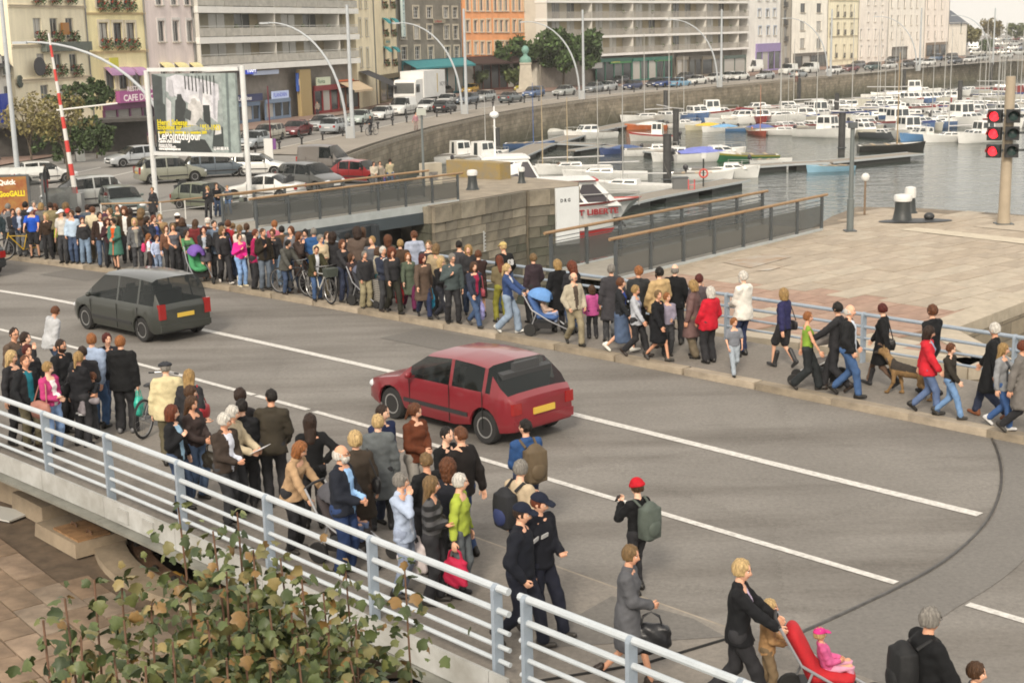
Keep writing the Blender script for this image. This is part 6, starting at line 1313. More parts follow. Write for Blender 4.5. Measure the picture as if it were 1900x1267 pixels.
# ---- trees
def tree(p,label,h=7.,cr=(3,3,2.6),zc=5.,col=(.055,.085,.030),n=2600,leaf=.26,seed=1,trunk=.2,sparse=0.,name='tree',group=None,cat='tree',col2=None,clumps=None):
 rr = np.random.default_rng(seed); t = thing(name,label,cat,p,0,group); b = MB(); b.tube([(0,0,0),(.06*h*.2,0,h*.25),(-.02,.05,zc*.75)],[trunk,trunk*.8,trunk*.6],8); ends = []
 for k in range(8):
  a = k*2.4+rr.random(); el = rr.uniform(.3,1.2); e = np.array([math.cos(a)*cr[0]*.75*math.cos(el),math.sin(a)*cr[1]*.75*math.cos(el),zc+cr[2]*.7*math.sin(el)-cr[2]*.2]); m = e*.5+np.array([0,0,zc*.42]); b.tube([(0,0,zc*(.45+.03*k)),m,e],[trunk*.5,trunk*.3,trunk*.1],6); ends.append(e)
 b.build('trunk',[M('bark',(.09,.07,.05),.9,.3,6,.5,12)],t,smooth=True)
 K = clumps or 26; cc = rr.normal(size=(K,3)); cc /= np.linalg.norm(cc,axis=1)[:,None]; cc *= rr.uniform(.45,1.,(K,1)); cc = cc*np.array(cr)*.78+np.array([0,0,zc]); rad_ = rr.uniform(.22,.42,K)*min(cr)
 ci = rr.integers(0,K,n); q = rr.normal(size=(n,3)); q /= np.linalg.norm(q,axis=1)[:,None]; P = cc[ci]+q*(rad_[ci]*rr.uniform(.55,1.08,n))[:,None]
 u = rr.normal(size=(n,3)); u /= np.linalg.norm(u,axis=1)[:,None]; v = np.cross(u,rr.normal(size=(n,3))); v /= np.linalg.norm(v,axis=1)[:,None]; s = leaf*rr.uniform(.6,1.3,(n,1)); V = np.stack([P-u*s,P+v*s*.6,P+u*s,P-v*s*.6],1).reshape(-1,3); F = np.arange(4*n).reshape(n,4)
 c2 = col2 or tuple(x*1.7 for x in col); me = mesh('crown',V,F,[M('foliage',col,.7,spec=.3),M('foliage',c2,.7,spec=.3),M('foliage',tuple(x*.7 for x in col),.7,spec=.3)],rr.choice([0,0,0,1,2],n)); link(D.objects.new('crown',me),t); return t
for i,(u,v,h,cr,lab,c,n,lf) in enumerate((
(925,167,9,(6.2,5,3.6),'dense dark green tree left of the statue',(.055,.09,.03),4200,.4),(1045,164,9.5,(7.6,5.5,4.0),'broad dark green tree right of the statue',(.055,.09,.03),5600,.42),(985,158,11,(6.4,5,3.6),'taller green tree behind the statue',(.06,.095,.035),3600,.42),
(955,170,3.6,(2.1,2,1.3),'small feathery palm-like shrub below the statue',(.07,.09,.03),700,.3),(890,171,3.6,(1.9,2,1.3),'small loose shrub beside the turquoise kiosk',(.07,.09,.04),600,.3),
(1782,96,9,(6.5,6,4.2),'olive autumn tree behind the low white house',(.13,.12,.05),2200,.5),(1840,84,10,(6,6,4),'brown-green autumn tree in the far car park',(.14,.115,.05),1600,.5),(1885,80,8,(6,6,3.4),'loose green tree at the far edge of the car park',(.10,.115,.05),1600,.5),(1830,104,4.5,(2.2,2,1.9),'small dark shrub beside the last arched lamp',(.05,.08,.03),800,.3))):
 p = GT(u,v); tree(p,lab,h,cr,h-cr[2]*.95,c,n,lf,seed=20+i,name='tree' if h > 5 else 'shrub',cat='tree' if h > 5 else 'shrub',group='trees by the quay street')
tree(GT(60,330),'thin olive tree with bare twigs behind the bus shelter',5.5,(2.4,2,1.7),3.9,(.16,.135,.055),900,.13,41,.09,clumps=34,group='trees by the quay street'); tree(GT(128,362),'half bare young tree beside the barrier pole',6,(2.3,2,1.7),4.6,(.15,.13,.05),900,.13,42,.1,clumps=34,group='trees by the quay street')
# planted screens of the cafe terraces
for i,(u,v,w_,h_,zz,lab) in enumerate(((150,284,5.0,1.4,3.2,'leafy planter hedge on the raised cafe terrace'),(192,276,3.2,1.6,3.2,'tall leafy planters beside the mauve cafe sign'),(120,304,5.4,1.9,0.,'dark hedge of pot plants outside the cafe'),(180,294,4.6,1.9,0.,'dark shrubs in tubs by the cafe door'),(236,277,3.0,1.2,0.,'low tub plants by the parked silver car'))):
 p = GT(u,v); tree((p[0],p[1],p[2]+zz),lab,h_*2,(w_*.6,.9,h_),h_*.9,(.05,.075,.03),1500,.17,60+i,.05,name='hedge',cat='hedge',clumps=40)
b = MB(); p = GT(140,288); b.box((0,0,2.6),(12.5,3.2,.25)); b.box((-6,-1.4,.85),(.15,.15,1.7)); b.box((0,-1.4,.85),(.15,.15,1.7)); b.box((6,-1.4,.85),(.15,.15,1.7)); b.box((0,1.2,1.2),(12.3,.2,2.4)); tag(b.build('cafe_terrace',[M('terrace_dark',(.06,.055,.05),.8,.3,2)],None,(p[0],p[1],p[2]),(0,0,rad(30))),'dark two-level cafe terrace frame under the cream house','terrace')
# ---- statue
p = GT(976,172); t = thing('statue','green bronze bust on a tall pale stone column','statue',p,scale=.7); b = MB(); b.box((0,0,.4),(4.2,4.2,.8)); b.build('step',[M('pale_stone',(.42,.38,.31),.8)],t); b = MB(); b.box((0,0,3.3),(3.1,3.1,5.0),taper=.72); b.box((0,0,6.0),(2.5,2.5,.35)); b.build('column',[M('pale_stone',(.42,.38,.31),.8,.15,1)],t)
b = MB(); b.lathe([(1.15,6.15),(1.25,6.7),(1.05,7.2),(.45,7.6),(.42,7.9),(.72,8.3),(.80,8.8),(.66,9.3),(.3,9.6),(0,9.65)],16); b.build('bust',[M('verdigris',(.16,.30,.25),.7,.2,2)],t,smooth=True)
# ---- kiosk, parasols, signs
p = GT(914,164); t = thing('kiosk','small turquoise kiosk by the trees','kiosk',p); b = MB(); b.box((0,0,1.4),(3.2,2.4,2.8)); b.build('booth',[M('dark_booth',(.03,.05,.05),.6)],t); b = MB(); b.box((0,0,3.15),(3.8,3,.7),taper=.75); b.build('roof',[M('turquoise',(.04,.28,.26),.6)],t)
p = GT(500,305); t = thing('totem_sign','slim white totem sign by the billboard post','sign',p); b = MB(); b.box((0,0,.9),(.6,.18,1.8)); b.build('panel',[M('sign_white',(.62,.62,.6),.5)],t); b = MB(); b.box((0,0,-.1),(.75,.3,.25)); b.build('foot',[DKST],t)
p = GT(504,290); t = thing('flag_pole','thin dark red pole with a purple pennant','pole',p); b = MB(); b.tube([(0,0,0),(0,0,5.2)],.05,6); b.build('pole',[M('maroon',(.12,.02,.03),.6)],t); b = MB(); b.box((.2,0,.9),(.35,.1,.8)); b.build('pennant',[M('purple',(.15,.05,.2),.7)],t)
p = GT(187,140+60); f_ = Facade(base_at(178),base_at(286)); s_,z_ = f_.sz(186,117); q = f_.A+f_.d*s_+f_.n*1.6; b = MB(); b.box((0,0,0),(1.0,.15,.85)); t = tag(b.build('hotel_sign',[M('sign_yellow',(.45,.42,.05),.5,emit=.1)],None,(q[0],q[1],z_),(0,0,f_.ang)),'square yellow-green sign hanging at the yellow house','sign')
b = MB(); b.tube([(0,0,.3),(0,1.6,.3)],.03,5); b.build('bracket',[DKST],t)
p = GT(235,278); t = thing('menu_board','white menu cabinet outside the cafe','board',p,rad(25)); b = MB(); b.box((0,0,1.2),(.9,.25,1.5)); b.build('cabinet',[M('sign_white',(.62,.62,.6),.5)],t); b = MB(); b.box((0,-.14,1.4),(.5,.03,.7)); b.build('menu',[M('menu_dark',(.12,.12,.13),.5)],t)
p = GT(150,300); t = thing('chalk_board','leaning white A-board on the red pavement','board',p,rad(30)); b = MB(); b.box((0,0,.6),(.65,.06,1.2),rx=rad(-12)); b.build('front',[M('sign_white',(.55,.55,.52),.6)],t); b = MB(); b.box((0,.3,.6),(.65,.06,1.2),rx=rad(12)); b.build('back',[M('sign_white',(.5,.5,.48),.6)],t)
# ================================================================== pier, footbridges, marina
# ---- stone pier with the white board
PT = -.30
pierpoly = [tuple(p[:2]) for p in PIERF]+[tuple(G(u,v,PT)[:2]) for u,v in ((1074,338),(940,326),(845,320),(775,327))]+[(-5.2,64.2)]
t = thing('pier','weathered stone lock pier with a white board at its end','pier'); b = MB(); b.prism(pierpoly,WATER_Z-1,PT-.02); b.build('core',[PWALL],t)
top = poly('pier_top',pierpoly,M('pier_paving',(.26,.22,.165),.85,.25,1.2,.3,8),PT); top.parent = t
# coursed blocks on the faces that show
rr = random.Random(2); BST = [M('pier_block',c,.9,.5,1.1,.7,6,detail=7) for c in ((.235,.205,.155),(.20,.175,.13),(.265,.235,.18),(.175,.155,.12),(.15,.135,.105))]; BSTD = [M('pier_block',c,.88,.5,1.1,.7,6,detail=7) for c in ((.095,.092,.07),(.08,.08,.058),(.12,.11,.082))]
def coursed(A,B,z0,z1,parent,ch=(.36,.46,.42),dark=-2.0):
 d = (B-A)[:2]; L = np.linalg.norm(d); d = d/L; nrm = np.array([d[1],-d[0]]); an = math.atan2(d[1],d[0]); z = z1; first = True
 while z > z0:
  h = .75 if first else rr.choice(ch); x = 0.
  while x < L-.05:
   w = min(rr.uniform(.6,1.2),L-x); w = L-x if L-x-w < .3 else w; c = A[:2]+d*(x+w/2)+nrm*(.02+rr.uniform(-.015,.02)+(.05 if first else 0))
   me = shared(('blk',round(w,1),h),lambda: (lambda m: (m.box((0,0,0),(round(w,1)-.025,.24,h-.025),taper=1),m.me('stone_block',[BST[0]]))[1])(MB()))
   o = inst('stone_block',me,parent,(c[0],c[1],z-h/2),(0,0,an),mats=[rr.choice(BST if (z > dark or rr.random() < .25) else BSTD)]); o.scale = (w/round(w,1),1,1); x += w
  z -= h; first = False
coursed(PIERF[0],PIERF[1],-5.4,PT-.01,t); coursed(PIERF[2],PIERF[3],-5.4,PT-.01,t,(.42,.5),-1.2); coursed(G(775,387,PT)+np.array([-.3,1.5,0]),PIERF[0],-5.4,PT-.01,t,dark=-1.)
fp_ = Facade(PIERF[2],PIERF[3]); s0,zt_ = fp_.sz(1024,349); s1,zb_ = fp_.sz(1068,450); b = MB(); b.box((0,0,0),(s1-s0,.1,zt_-zb_)); c = fp_.A+fp_.d*(s0+s1)/2+fp_.n*.30
wb = tag(b.build('white_board',[M('board_white',(.70,.72,.72),.55,.06,1.2)],None,(c[0],c[1],(zt_+zb_)/2),(0,0,fp_.ang)),'tall white board fixed to the end of the stone pier','board')
text('lettering','D R G',.22,wb,M('print_letters','#3a3c3e',.6),plane_M((-.42,-.053,(zt_-zb_)/2-.68),(1,0,0)),.001,bold=.01)
s_,z_ = fp_.sz(1000,400)
fq = Facade(PIERF[0],PIERF[1]); s0,za = fq.sz(891,428); s1,zb2 = fq.sz(893,466);
g = thing('tide_gauge','white painted tide scale on the pier wall','scale',(0,0,0)); c0 = fq.A+fq.d*s0+fq.n*.24
for k in range(12): b = MB(); b.box((0,0,0),(.16 if k % 2 else .09,.02,(za-zb2)/16)); b.build('mark',[M('scale_white',(.55,.56,.55),.7)],g,(c0[0]+(.0 if k % 2 else -.03),c0[1],za-(k+.5)*(za-zb2)/12),(0,0,fq.ang))
# block with lichen on the pier, bollards, cabinet
A_,B_ = G(838,328,PT),G(938,335,PT); d = B_-A_; b = MB(); b.box((0,0,.42),(np.linalg.norm(d),.8,.85)); tag(b.build('parapet',[M('lichen_stone',(.30,.21,.06),.9,.4,2,col2=(.22,.19,.14))],None,(A_+B_)/2+np.array([0,.6,0]),(0,0,math.atan2(d[1],d[0]))),'low stone parapet covered in yellow lichen','wall')
def moor(p,label,h=1.0,r=.2,plate=False,white=.28):
 t = thing('mooring_bollard',label,'bollard',p); b = MB(); b.lathe([(r*1.5,0),(r*1.15,h*.1),(r*.95,h*.45),(r*.9,h*(1-white))],16); b.build('shaft',[M('bollard_black',(.03,.035,.035),.5)],t,smooth=True); b = MB(); b.lathe([(r*1.05,h*(1-white)),(r*1.12,h*(1-white*.5)),(r*1.0,h*.97),(r*.4,h*1.0)],16); b.build('cap',[M('bollard_white',(.66,.66,.64),.5)],t,smooth=True)
 if plate: b = MB(); b.ell((.45,-.1,.03),(1.35,.55,.05),20,4); b.build('base_plate',[M('bollard_black',(.04,.042,.045),.5)],t); b = MB(); b.ell((.95,-.1,.18),(.2,.16,.14)); b.build('cleat',[M('bollard_black',(.03,.032,.035),.5)],t,smooth=True)
 return t
moor(G(877,352,PT),'white capped mooring bollard beside the lichen parapet',.95,.23); moor(G(968,340,PT),'slim white capped bollard in front of the white passenger boat',.8,.15); moor(G(1674,411,PZ+.02),'large mooring bollard with base plate on the paved quay',1.0,.3,True,.25); moor(G(1688,395,PZ+.02),'white domed bollard behind the large mooring bollard',1.0,.2,False,.42)
p = G(800,345,PT); t = thing('cabinet','pale electricity cabinet with graffiti beside the footbridge','cabinet',p,rad(35)); b = MB(); b.box((0,0,.55),(1.0,.5,1.15)); b.build('case',[M('cabinet_cream',(.42,.38,.30),.6,.12,2)],t); b = MB(); b.box((0,-.256,.5),(.5,.01,.4)); b.build('graffiti',[M('spray',(.20,.19,.18),.7,.6,9)],t)
p = G(787,352,PT); t = thing('lamp_post','thin grey lamp post with a square head by the footbridge','lamp post',p); b = MB(); b.tube([(0,0,0),(0,0,1.3),(0,0,3.55)],[.08,.06,.05],8); b.build('post',[M('lamp_grey',(.14,.16,.16),.5)],t,smooth=True); b = MB(); b.box((0,0,3.7),(.45,.3,.32)); b.build('lantern',[M('lantern_glass',(.40,.42,.38),.3)],t)
p = G(1577,430,PZ); t = thing('lamp_post','dark grey lamp post at the end of the right footbridge','lamp post',p); b = MB(); b.box((0,0,.03),(.4,.4,.06)); b.build('foot',[DKST],t); b = MB(); b.tube([(0,0,0),(0,0,1.15),(0,0,1.17),(0,0,3.65)],[.12,.12,.085,.075],10); b.build('post',[M('lamp_grey',(.13,.15,.15),.5)],t,smooth=True); b = MB(); b.box((0,0,3.7),(.28,.25,.2)); b.build('lantern',[DKST],t)
p = G(1604,398,PZ); t = thing('small_sign','small white plate on a thin rusty post at the quay edge','sign',p); b = MB(); b.tube([(0,0,0),(0,0,1.3)],.04,6); b.build('post',[M('rusty_post',(.2,.14,.09),.8)],t); b = MB(); b.ell((0,0,1.42),(.16,.08,.16),10,6); b.build('plate',[M('sign_white',(.62,.62,.6),.5)],t)
# ---- traffic light
p = G(1862,417,PZ); t = thing('traffic_light','harbour signal mast with three red lights on the paved quay','traffic light',p,rad(-6)); b = MB(); b.tube([(0,0,0),(0,0,.5),(0,0,5.2)],[.24,.20,.165],14); b.build('mast',[M('mast_tan',(.36,.30,.22),.5,.1,2)],t,smooth=True); b = MB(); b.box((0,0,.03),(.6,.6,.06)); b.build('foot',[DKST],t)
for k,v in enumerate((215,247,279)):
 z_ = YP(1865,v,p[1])[2]-p[2]
 for x,lit,rz in ((-.52,True,-.45),(.08,False,-.15),(.78,None,.9)):
  b = MB(); b.box((0,0,0),(.46,.30,.46)); q = b.build('signal_box',[M('signal_black',(.02,.022,.024),.5)],t,(x,-.25,z_),(0,0,rz))
  if lit is None: continue
  b = MB(); b.lathe([(.165,-.155),(.165,-.16),(.12,-.19),(0,-.20)],16,axis='Y'); b.build('lens',[M('signal_red',(.75,.02,.03),.2,emit=2.2)] if lit else [M('signal_dark',(.03,.06,.06),.15)],q,smooth=True)
  b = MB(); V = []
  for j in range(9): a = math.pi*(-.05+1.1*j/8); V += [(.19*math.cos(a),-.15,.19*math.sin(a)),(.2*math.cos(a),-.46,.2*math.sin(a)+.01)]
  b.raw(V,[(2*j,2*j+2,2*j+3,2*j+1) for j in range(8)]); b.build('hood',[M('signal_black',(.02,.022,.024),.5)],q,smooth=True)
 b = MB(); b.box((.1,-.05,z_),(1.4,.08,.08)); b.build('bracket',[DKST],t)
# ---- footbridges: deck, posts, mesh panels, wires and wooden handrails
MESHP = M('mesh_panel',(.10,.105,.10),.6,alpha=.62); DECKF = M('footbridge_deck',(.30,.28,.24),.85,.12,3); EDGE = M('edge_beam',(.40,.43,.43),.6,.12,2)
def footbridge(label,A,B,off,n,zd,h=1.1,panel=.72,deckw=None):
 A,B = np.array(A,float),np.array(B,float); d = B-A; L = float(np.linalg.norm(d[:2])); an = math.atan2(d[1],d[0]); t = thing('footbridge',label,'footbridge',(A[0],A[1],zd),an); sl = 0.
 b = MB(); b.box((L/2,off/2,-.12),(L,off+.1,.10)); b.build('deck',[DECKF],t)
 for y in (0,off):
  b = MB(); b.box((L/2,y-.04 if y == 0 else y+.04,-.20),(L,.06,.34)); b.build('edge_beam',[EDGE],t); b = MB(); b.box((L/2,y,-.62),(L*.94,.22,.5)); b.build('girder',[M('girder_dark',(.05,.065,.075),.6,.2,1)],t)
  for k in range(n+1): b = MB(); b.box((k*L/n,y,h/2-.05),(.07,.10,h+.05)); b.build('post',[DKST],t)
  for k in range(n): b = MB(); b.box(((k+.5)*L/n,y,.05+panel/2),(L/n-.10,.012,panel)); b.build('mesh_panel',[MESHP],t)
  for z_ in (panel+.10,panel+.22): b = MB(); b.tube([(0,y,z_),(L,y,z_)],.014,5); b.build('wire',[DKST],t)
  b = MB(); b.tube([(-.3,y,h+.02),(L+.35,y,h+.02)],.05,8); b.build('handrail',[WOODR],t,smooth=True)
 return t
footbridge('raised footbridge with dark mesh panels in front of the car park',G(477,424,-.25),G(850,371,-.25),2.2,7,-.20)
footbridge('right hand footbridge with wooden handrails beside the paved quay',G(1143,521,PZ),G(1524,428,PZ),2.4,7,PZ+.12)
# ramp rail on the left of the raised footbridge
t = thing('ramp_railing','white post railing with a brown handrail beside the car park','railing'); Q = [GT(190,415),GT(300,412),GT(345,406),GT(395,400),GT(470,393)]
for p in Q: b = MB(); b.box((0,0,.45),(.06,.06,1.0)); b.build('post',[M('post_white',(.55,.55,.52),.6)],t,p)
for a,b_ in zip(Q[:-1],Q[1:]):
 for h,r,m in ((.95,.045,WOODR),(.5,.02,M('post_white',(.55,.55,.52),.6))): b = MB(); b.tube([a+np.array([0,0,h]),b_+np.array([0,0,h])],r,6); b.build('rail',[m],t,smooth=True)
# lock gate machinery in the shade under the raised footbridge
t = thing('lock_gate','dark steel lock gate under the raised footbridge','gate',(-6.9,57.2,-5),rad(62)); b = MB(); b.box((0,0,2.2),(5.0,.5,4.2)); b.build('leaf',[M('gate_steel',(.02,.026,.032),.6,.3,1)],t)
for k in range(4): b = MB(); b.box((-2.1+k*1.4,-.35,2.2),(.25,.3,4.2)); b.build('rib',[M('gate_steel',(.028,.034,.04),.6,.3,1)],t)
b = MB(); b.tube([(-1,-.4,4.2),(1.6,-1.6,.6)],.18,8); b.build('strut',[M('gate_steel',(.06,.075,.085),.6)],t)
# ---- pontoons, piles
PWOOD = M('pontoon_deck',(.24,.215,.18),.85,.2,2,stretch=(1,6,1)); PDARK = M('pontoon_float',(.03,.032,.03),.7); PALE = M('pontoon_edge',(.40,.43,.44),.6)
ZP = WATER_Z+.55
def pontoon(px,w,label,edge=PALE,z=None):
 P = [G(u,v,ZP) for u,v in px]; t = thing('pontoon',label,'pontoon',(0,0,0))
 for a,b_ in zip(P[:-1],P[1:]):
  d = b_-a; L = np.linalg.norm(d); an = math.atan2(d[1],d[0]); n = max(1,int(L/6)); c = (a+b_)/2
  for k in range(n): q = a+d*((k+.5)/n); b = MB(); b.box((0,0,0),(L/n-.04,w,.12)); b.build('deck',[PWOOD],t,(q[0],q[1],ZP-.06),(0,0,an)); b = MB(); b.box((0,0,0),(L/n*.7,w*.9,.62)); b.build('float',[PDARK],t,(q[0],q[1],ZP-.43),(0,0,an))
  for s in (-1,1): b = MB(); b.box((0,0,0),(L,.08,.16)); nn = np.array([-d[1],d[0],0])/L*(w/2+.045)*s; b.build('edge_board',[edge],t,(c[0]+nn[0],c[1]+nn[1],ZP-.05),(0,0,an))
 return t
pontoon(((1080,392),(1200,364),(1368,333)),2.2,'nearest pontoon with a red ladder'); pontoon(((1378,309),(1460,303),(1530,300),(1700,284)),2.0,'middle pontoon in front of the black boat')
pontoon(((930,300),(1000,270),(1090,244),(1180,226),(1340,207),(1480,192),(1620,180),(1900,155)),2.4,'long far pontoon below the quay wall'); pontoon(((1005,264),(1110,268),(1240,283)),1.8,'short cross pontoon by the white cabin boats'); pontoon(((1060,279),(1130,268)),.9,'thin finger pontoon by the blue boat'); pontoon(((1430,240),(1520,235),(1620,229),(1760,222),(1900,214)),1.8,'pontoon behind the front row of cabin boats')
def pile(u,vb,vt,label,r=.28,water=True):
 p = G(u,vb,WATER_Z); top = YP(u,vt,p[1])[2]; t = thing('mooring_pile',label,'pile',(p[0],p[1],WATER_Z)); b = MB(); b.tube([(0,0,-1),(0,0,top-WATER_Z)],r,14); b.build('shaft',[M('pile_tar',(.045,.045,.045),.7,.3,1.5)],t,smooth=True); b = MB(); b.lathe([(r*1.04,0),(r*1.04,.12),(0,.16)],14,(0,0,top-WATER_Z)); b.build('cap',[M('pile_cap',(.03,.03,.03),.6)],t); b = MB(); b.tube([(r*1.3*math.cos(a),r*1.3*math.sin(a),.65) for a in np.linspace(0,6.28,13)[:-1]],.05,5,closed=True); b.build('guide_ring',[DKST],t)
for i,(u,vb,vt,r,lab) in enumerate(((1235,222,170,.3,'dark pile behind the white cabin boat with a hardtop'),(1254,275,205,.32,'dark pile between the red boat and the yellow cover'),(1238,348,252,.33,'dark pile on the nearest pontoon'),(1482,192,147,.3,'dark pile against the quay wall below the white vans'),(1552,214,175,.32,'dark pile behind the tall front pile'),(1561,287,212,.33,'tall front pile on the middle pontoon'),(1677,168,130,.3,'dark pile below the pink houses'),(1780,205,152,.32,'dark pile among the far boats'),(1838,155,118,.3,'dark pile below the last arched lamp'),(924,290,240,.25,'dark pile behind the passenger boat'))): pile(u,vb,vt,lab,r)
t = thing('ladder','red ladder with a lifebuoy on the nearest pontoon','ladder',G(1283,352,ZP));
for s in (-1,1): b = MB(); b.tube([(s*.22,0,-.9),(s*.22,0,.75)],.05,7); b.build('stile',[M('ladder_red',(.55,.10,.10),.5)],t,smooth=True)
for k in range(4): b = MB(); b.tube([(-.22,0,-.7+.35*k),(.22,0,-.7+.35*k)],.025,6); b.build('rung',[M('ladder_red',(.55,.10,.10),.5)],t)
t = thing('service_post','dark service post with a white number plate and red life ring','post',G(1284,348,ZP)+np.array([.9,.4,0])); b = MB(); b.tube([(0,0,0),(0,0,2.1)],.06,7); b.build('post',[PDARK],t); b = MB(); b.box((0,0,2.3),(.34,.14,.42)); b.build('plate',[M('sign_white',(.62,.62,.6),.5)],t); b = MB(); b.tube([(.3*math.cos(a),-.1,1.0+.3*math.sin(a)) for a in np.linspace(0,6.28,15)[:-1]],.07,7,closed=True); b.build('life_ring',[M('ladder_red',(.55,.10,.08),.5)],t,smooth=True)
t = thing('service_cabinet','grey cabinet on the nearest pontoon','cabinet',G(1262,350,ZP)); b = MB(); b.box((0,0,.4),(1.1,.7,.8)); b.build('case',[M('cabinet_grey',(.13,.135,.135),.6)],t); b = MB(); b.box((0,0,.83),(1.2,.8,.06)); b.build('lid',[DKST],t)
# ---- the white passenger boat behind the pier
HU = M('ferry_white',(.78,.79,.78),.35,.06,.8,coat=.3); RED = M('ferry_red',(.42,.04,.04),.5); GL2 = M('ferry_glass',(.07,.065,.075),.12,spec=.6)
bow = G(1122,441,WATER_Z); t = thing('passenger_boat','white passenger boat with red trim moored behind the pier','boat',(bow[0],bow[1],WATER_Z)); hd_ = (G(1130,452,WATER_Z)-G(930,404,WATER_Z)); t.rotation_euler = (0,0,rad(-84)); Lb,Bb = 11.5,4.2
V = []; F = []; mi = []; secs = 7; N = 15; zsec = [-.3,.1,.55,1.1,1.7,2.0,2.15]
for i in range(N):
 q = i/(N-1); bw = Bb/2*(1-max(0,(q-.55)/.45)**2.2); y = -Lb+Lb*q
 for k,z_ in enumerate(zsec): fl = .55+.45*(k/(secs-1))**.8; V.append((max(.03,bw*fl),y+2.3*(k/(secs-1))**1.2*max(0,q-.6)/.4,z_*(1+.28*max(0,q-.45)**1.5) if z_ > .45 else z_))
n0 = len(V); V += [(-x,y,z) for x,y,z in V]
for i in range(N-1):
 for k in range(secs-1):
  m = {0: 1,1: 1,4: 0,5: 2}.get(k,0); fq_ = [i*secs+k,(i+1)*secs+k,(i+1)*secs+k+1,i*secs+k+1]; F += [fq_,[a+n0 for a in fq_[::-1]]]; mi += [m,m]
F.append(list(range(secs))[::-1]+[n0+k for k in range(secs)]); mi.append(0); e_ = (N-1)*secs; F.append([e_+k for k in range(secs)]+[n0+e_+k for k in reversed(range(secs))]); mi.append(0)
link(D.objects.new('hull',mesh('hull',V,F,[HU,RED,M('ferry_trim',(.45,.06,.05),.5)],mi,True,40)),t)
DV = []
for i in range(N): a = V[i*secs+secs-1]; DV += [(a[0]*.97,a[1],a[2]-.06),(-a[0]*.97,a[1],a[2]-.06)]
link(D.objects.new('deck',mesh('deck',DV,[(2*i,2*i+1,2*i+3,2*i+2) for i in range(N-1)],[M('ferry_deck',(.62,.62,.60),.6)])),t)
def house2(y0,y1,w,z0,h,rk,name,wins,wf=2,trim=False,fw=.9):
 wt = w*.84; pts = [(-w/2,y0,z0),(w/2,y0,z0),(w/2*fw,y1,z0),(-w/2*fw,y1,z0),(-wt/2,y0+.1,z0+h),(wt/2,y0+.1,z0+h),(wt/2*(fw+.1),y1-rk,z0+h),(-wt/2*(fw+.1),y1-rk,z0+h)]
 b = MB(); b.raw(pts,[(4,5,6,7),(0,1,5,4),(1,2,6,5),(2,3,7,6),(3,0,4,7)]); c = b.build(name,[HU],t); A = [Vector(p) for p in pts]
 for (a,b_,cc,d_) in ((1,2,6,5),(3,0,4,7)):
  for k in range(wins):
   e = lambda s,q: (A[a].lerp(A[b_],s)).lerp(A[d_].lerp(A[cc],s),q); nn = (A[b_]-A[a]).cross(A[d_]-A[a]).normalized()*.015; l,r = .03+k*.94/wins+.012,.03+(k+1)*.94/wins-.012; q = MB(); q.raw([tuple(e(l,.18)+nn),tuple(e(r,.18)+nn),tuple(e(r,.88)+nn),tuple(e(l,.88)+nn)],[(0,1,2,3)]); q.build('window',[GL2],c)
 for k in range(wf):
  e = lambda s,q: (A[2].lerp(A[3],s)).lerp(A[6].lerp(A[7],s),q); nn = (A[3]-A[2]).cross(A[6]-A[2]).normalized()*.015; l,r = .04+k*.92/wf+.015,.04+(k+1)*.92/wf-.015; q = MB(); q.raw([tuple(e(l,.2)+nn),tuple(e(r,.2)+nn),tuple(e(r,.9)+nn),tuple(e(l,.9)+nn)],[(0,1,2,3)]); q.build('window',[GL2],c)
 rf = MB(); rf.raw([(p[0]*1.06,p[1]+(.12 if i > 1 else -.12),p[2]+zz) for zz in (0.005,.1) for i,p in enumerate(pts[4:])],[(3,2,1,0),(4,5,6,7),(0,1,5,4),(1,2,6,5),(2,3,7,6),(3,0,4,7)]); rf.build('roof',[RED if trim else HU],c); rf = MB(); rf.box((0,(pts[4][1]+pts[6][1])/2,z0+h+.13),(wt*.93,abs(pts[6][1]-pts[4][1])*.97,.05)); rf.build('roof_skin',[HU],c)
house2(-9.6,.9,3.3,2.0,1.5,1.5,'saloon',6,2,True,.5); house2(-7.4,-3.9,2.9,3.62,1.35,.8,'wheelhouse',3,3,False)
b = MB(); b.tube([(0,-6.5,5.0),(0,-6.5,8.0)],.05,7); b.tube([(-.8,-6.5,6.8),(.8,-6.5,6.8)],.03,5); b.build('mast',[HU],t); b = MB(); b.ell((0,-6.5,7.5),(.28,.28,.2)); b.build('radar',[HU],t,smooth=True)
b = MB(); pr = [(s*(Bb/2*.9)*f_,y,2.75) for s,f_,y in ((1,.95,-6),(1,.8,-3),(1,.5,0),(1,.08,2.1),(-1,.08,2.1),(-1,.5,0),(-1,.8,-3.5),(-1,.95,-6))]; b.tube(pr,.025,5); [b.tube([q,(q[0],q[1],1.9)],.02,5) for q in pr]; b.build('bow_rail',[ALU],t)
for s in (1,-1):
 a,c_ = Vector(V[10*secs+4]),Vector(V[13*secs+4]);
 if s < 0: a,c_ = Vector((-V[12*secs+4][0],V[12*secs+4][1],V[12*secs+4][2])),Vector((-V[9*secs+4][0],V[9*secs+4][1],V[9*secs+4][2]))
 dd = (c_-a); text('lettering','PORT LIBERTE',.46,t,M('ferry_letters',(.32,.03,.035),.5),plane_M((a.x+(.22 if s > 0 else -.22),a.y,a.z-.2),(dd.x,dd.y,0)),.02,bold=.012,xscale=1.3)
b = MB(); b.box((.3,.75,1.0),(.12,.5,.5)); b.tube([(.3,.8,1.2),(.5,1.2,.7)],.06,6); b.build('anchor',[PDARK],t)
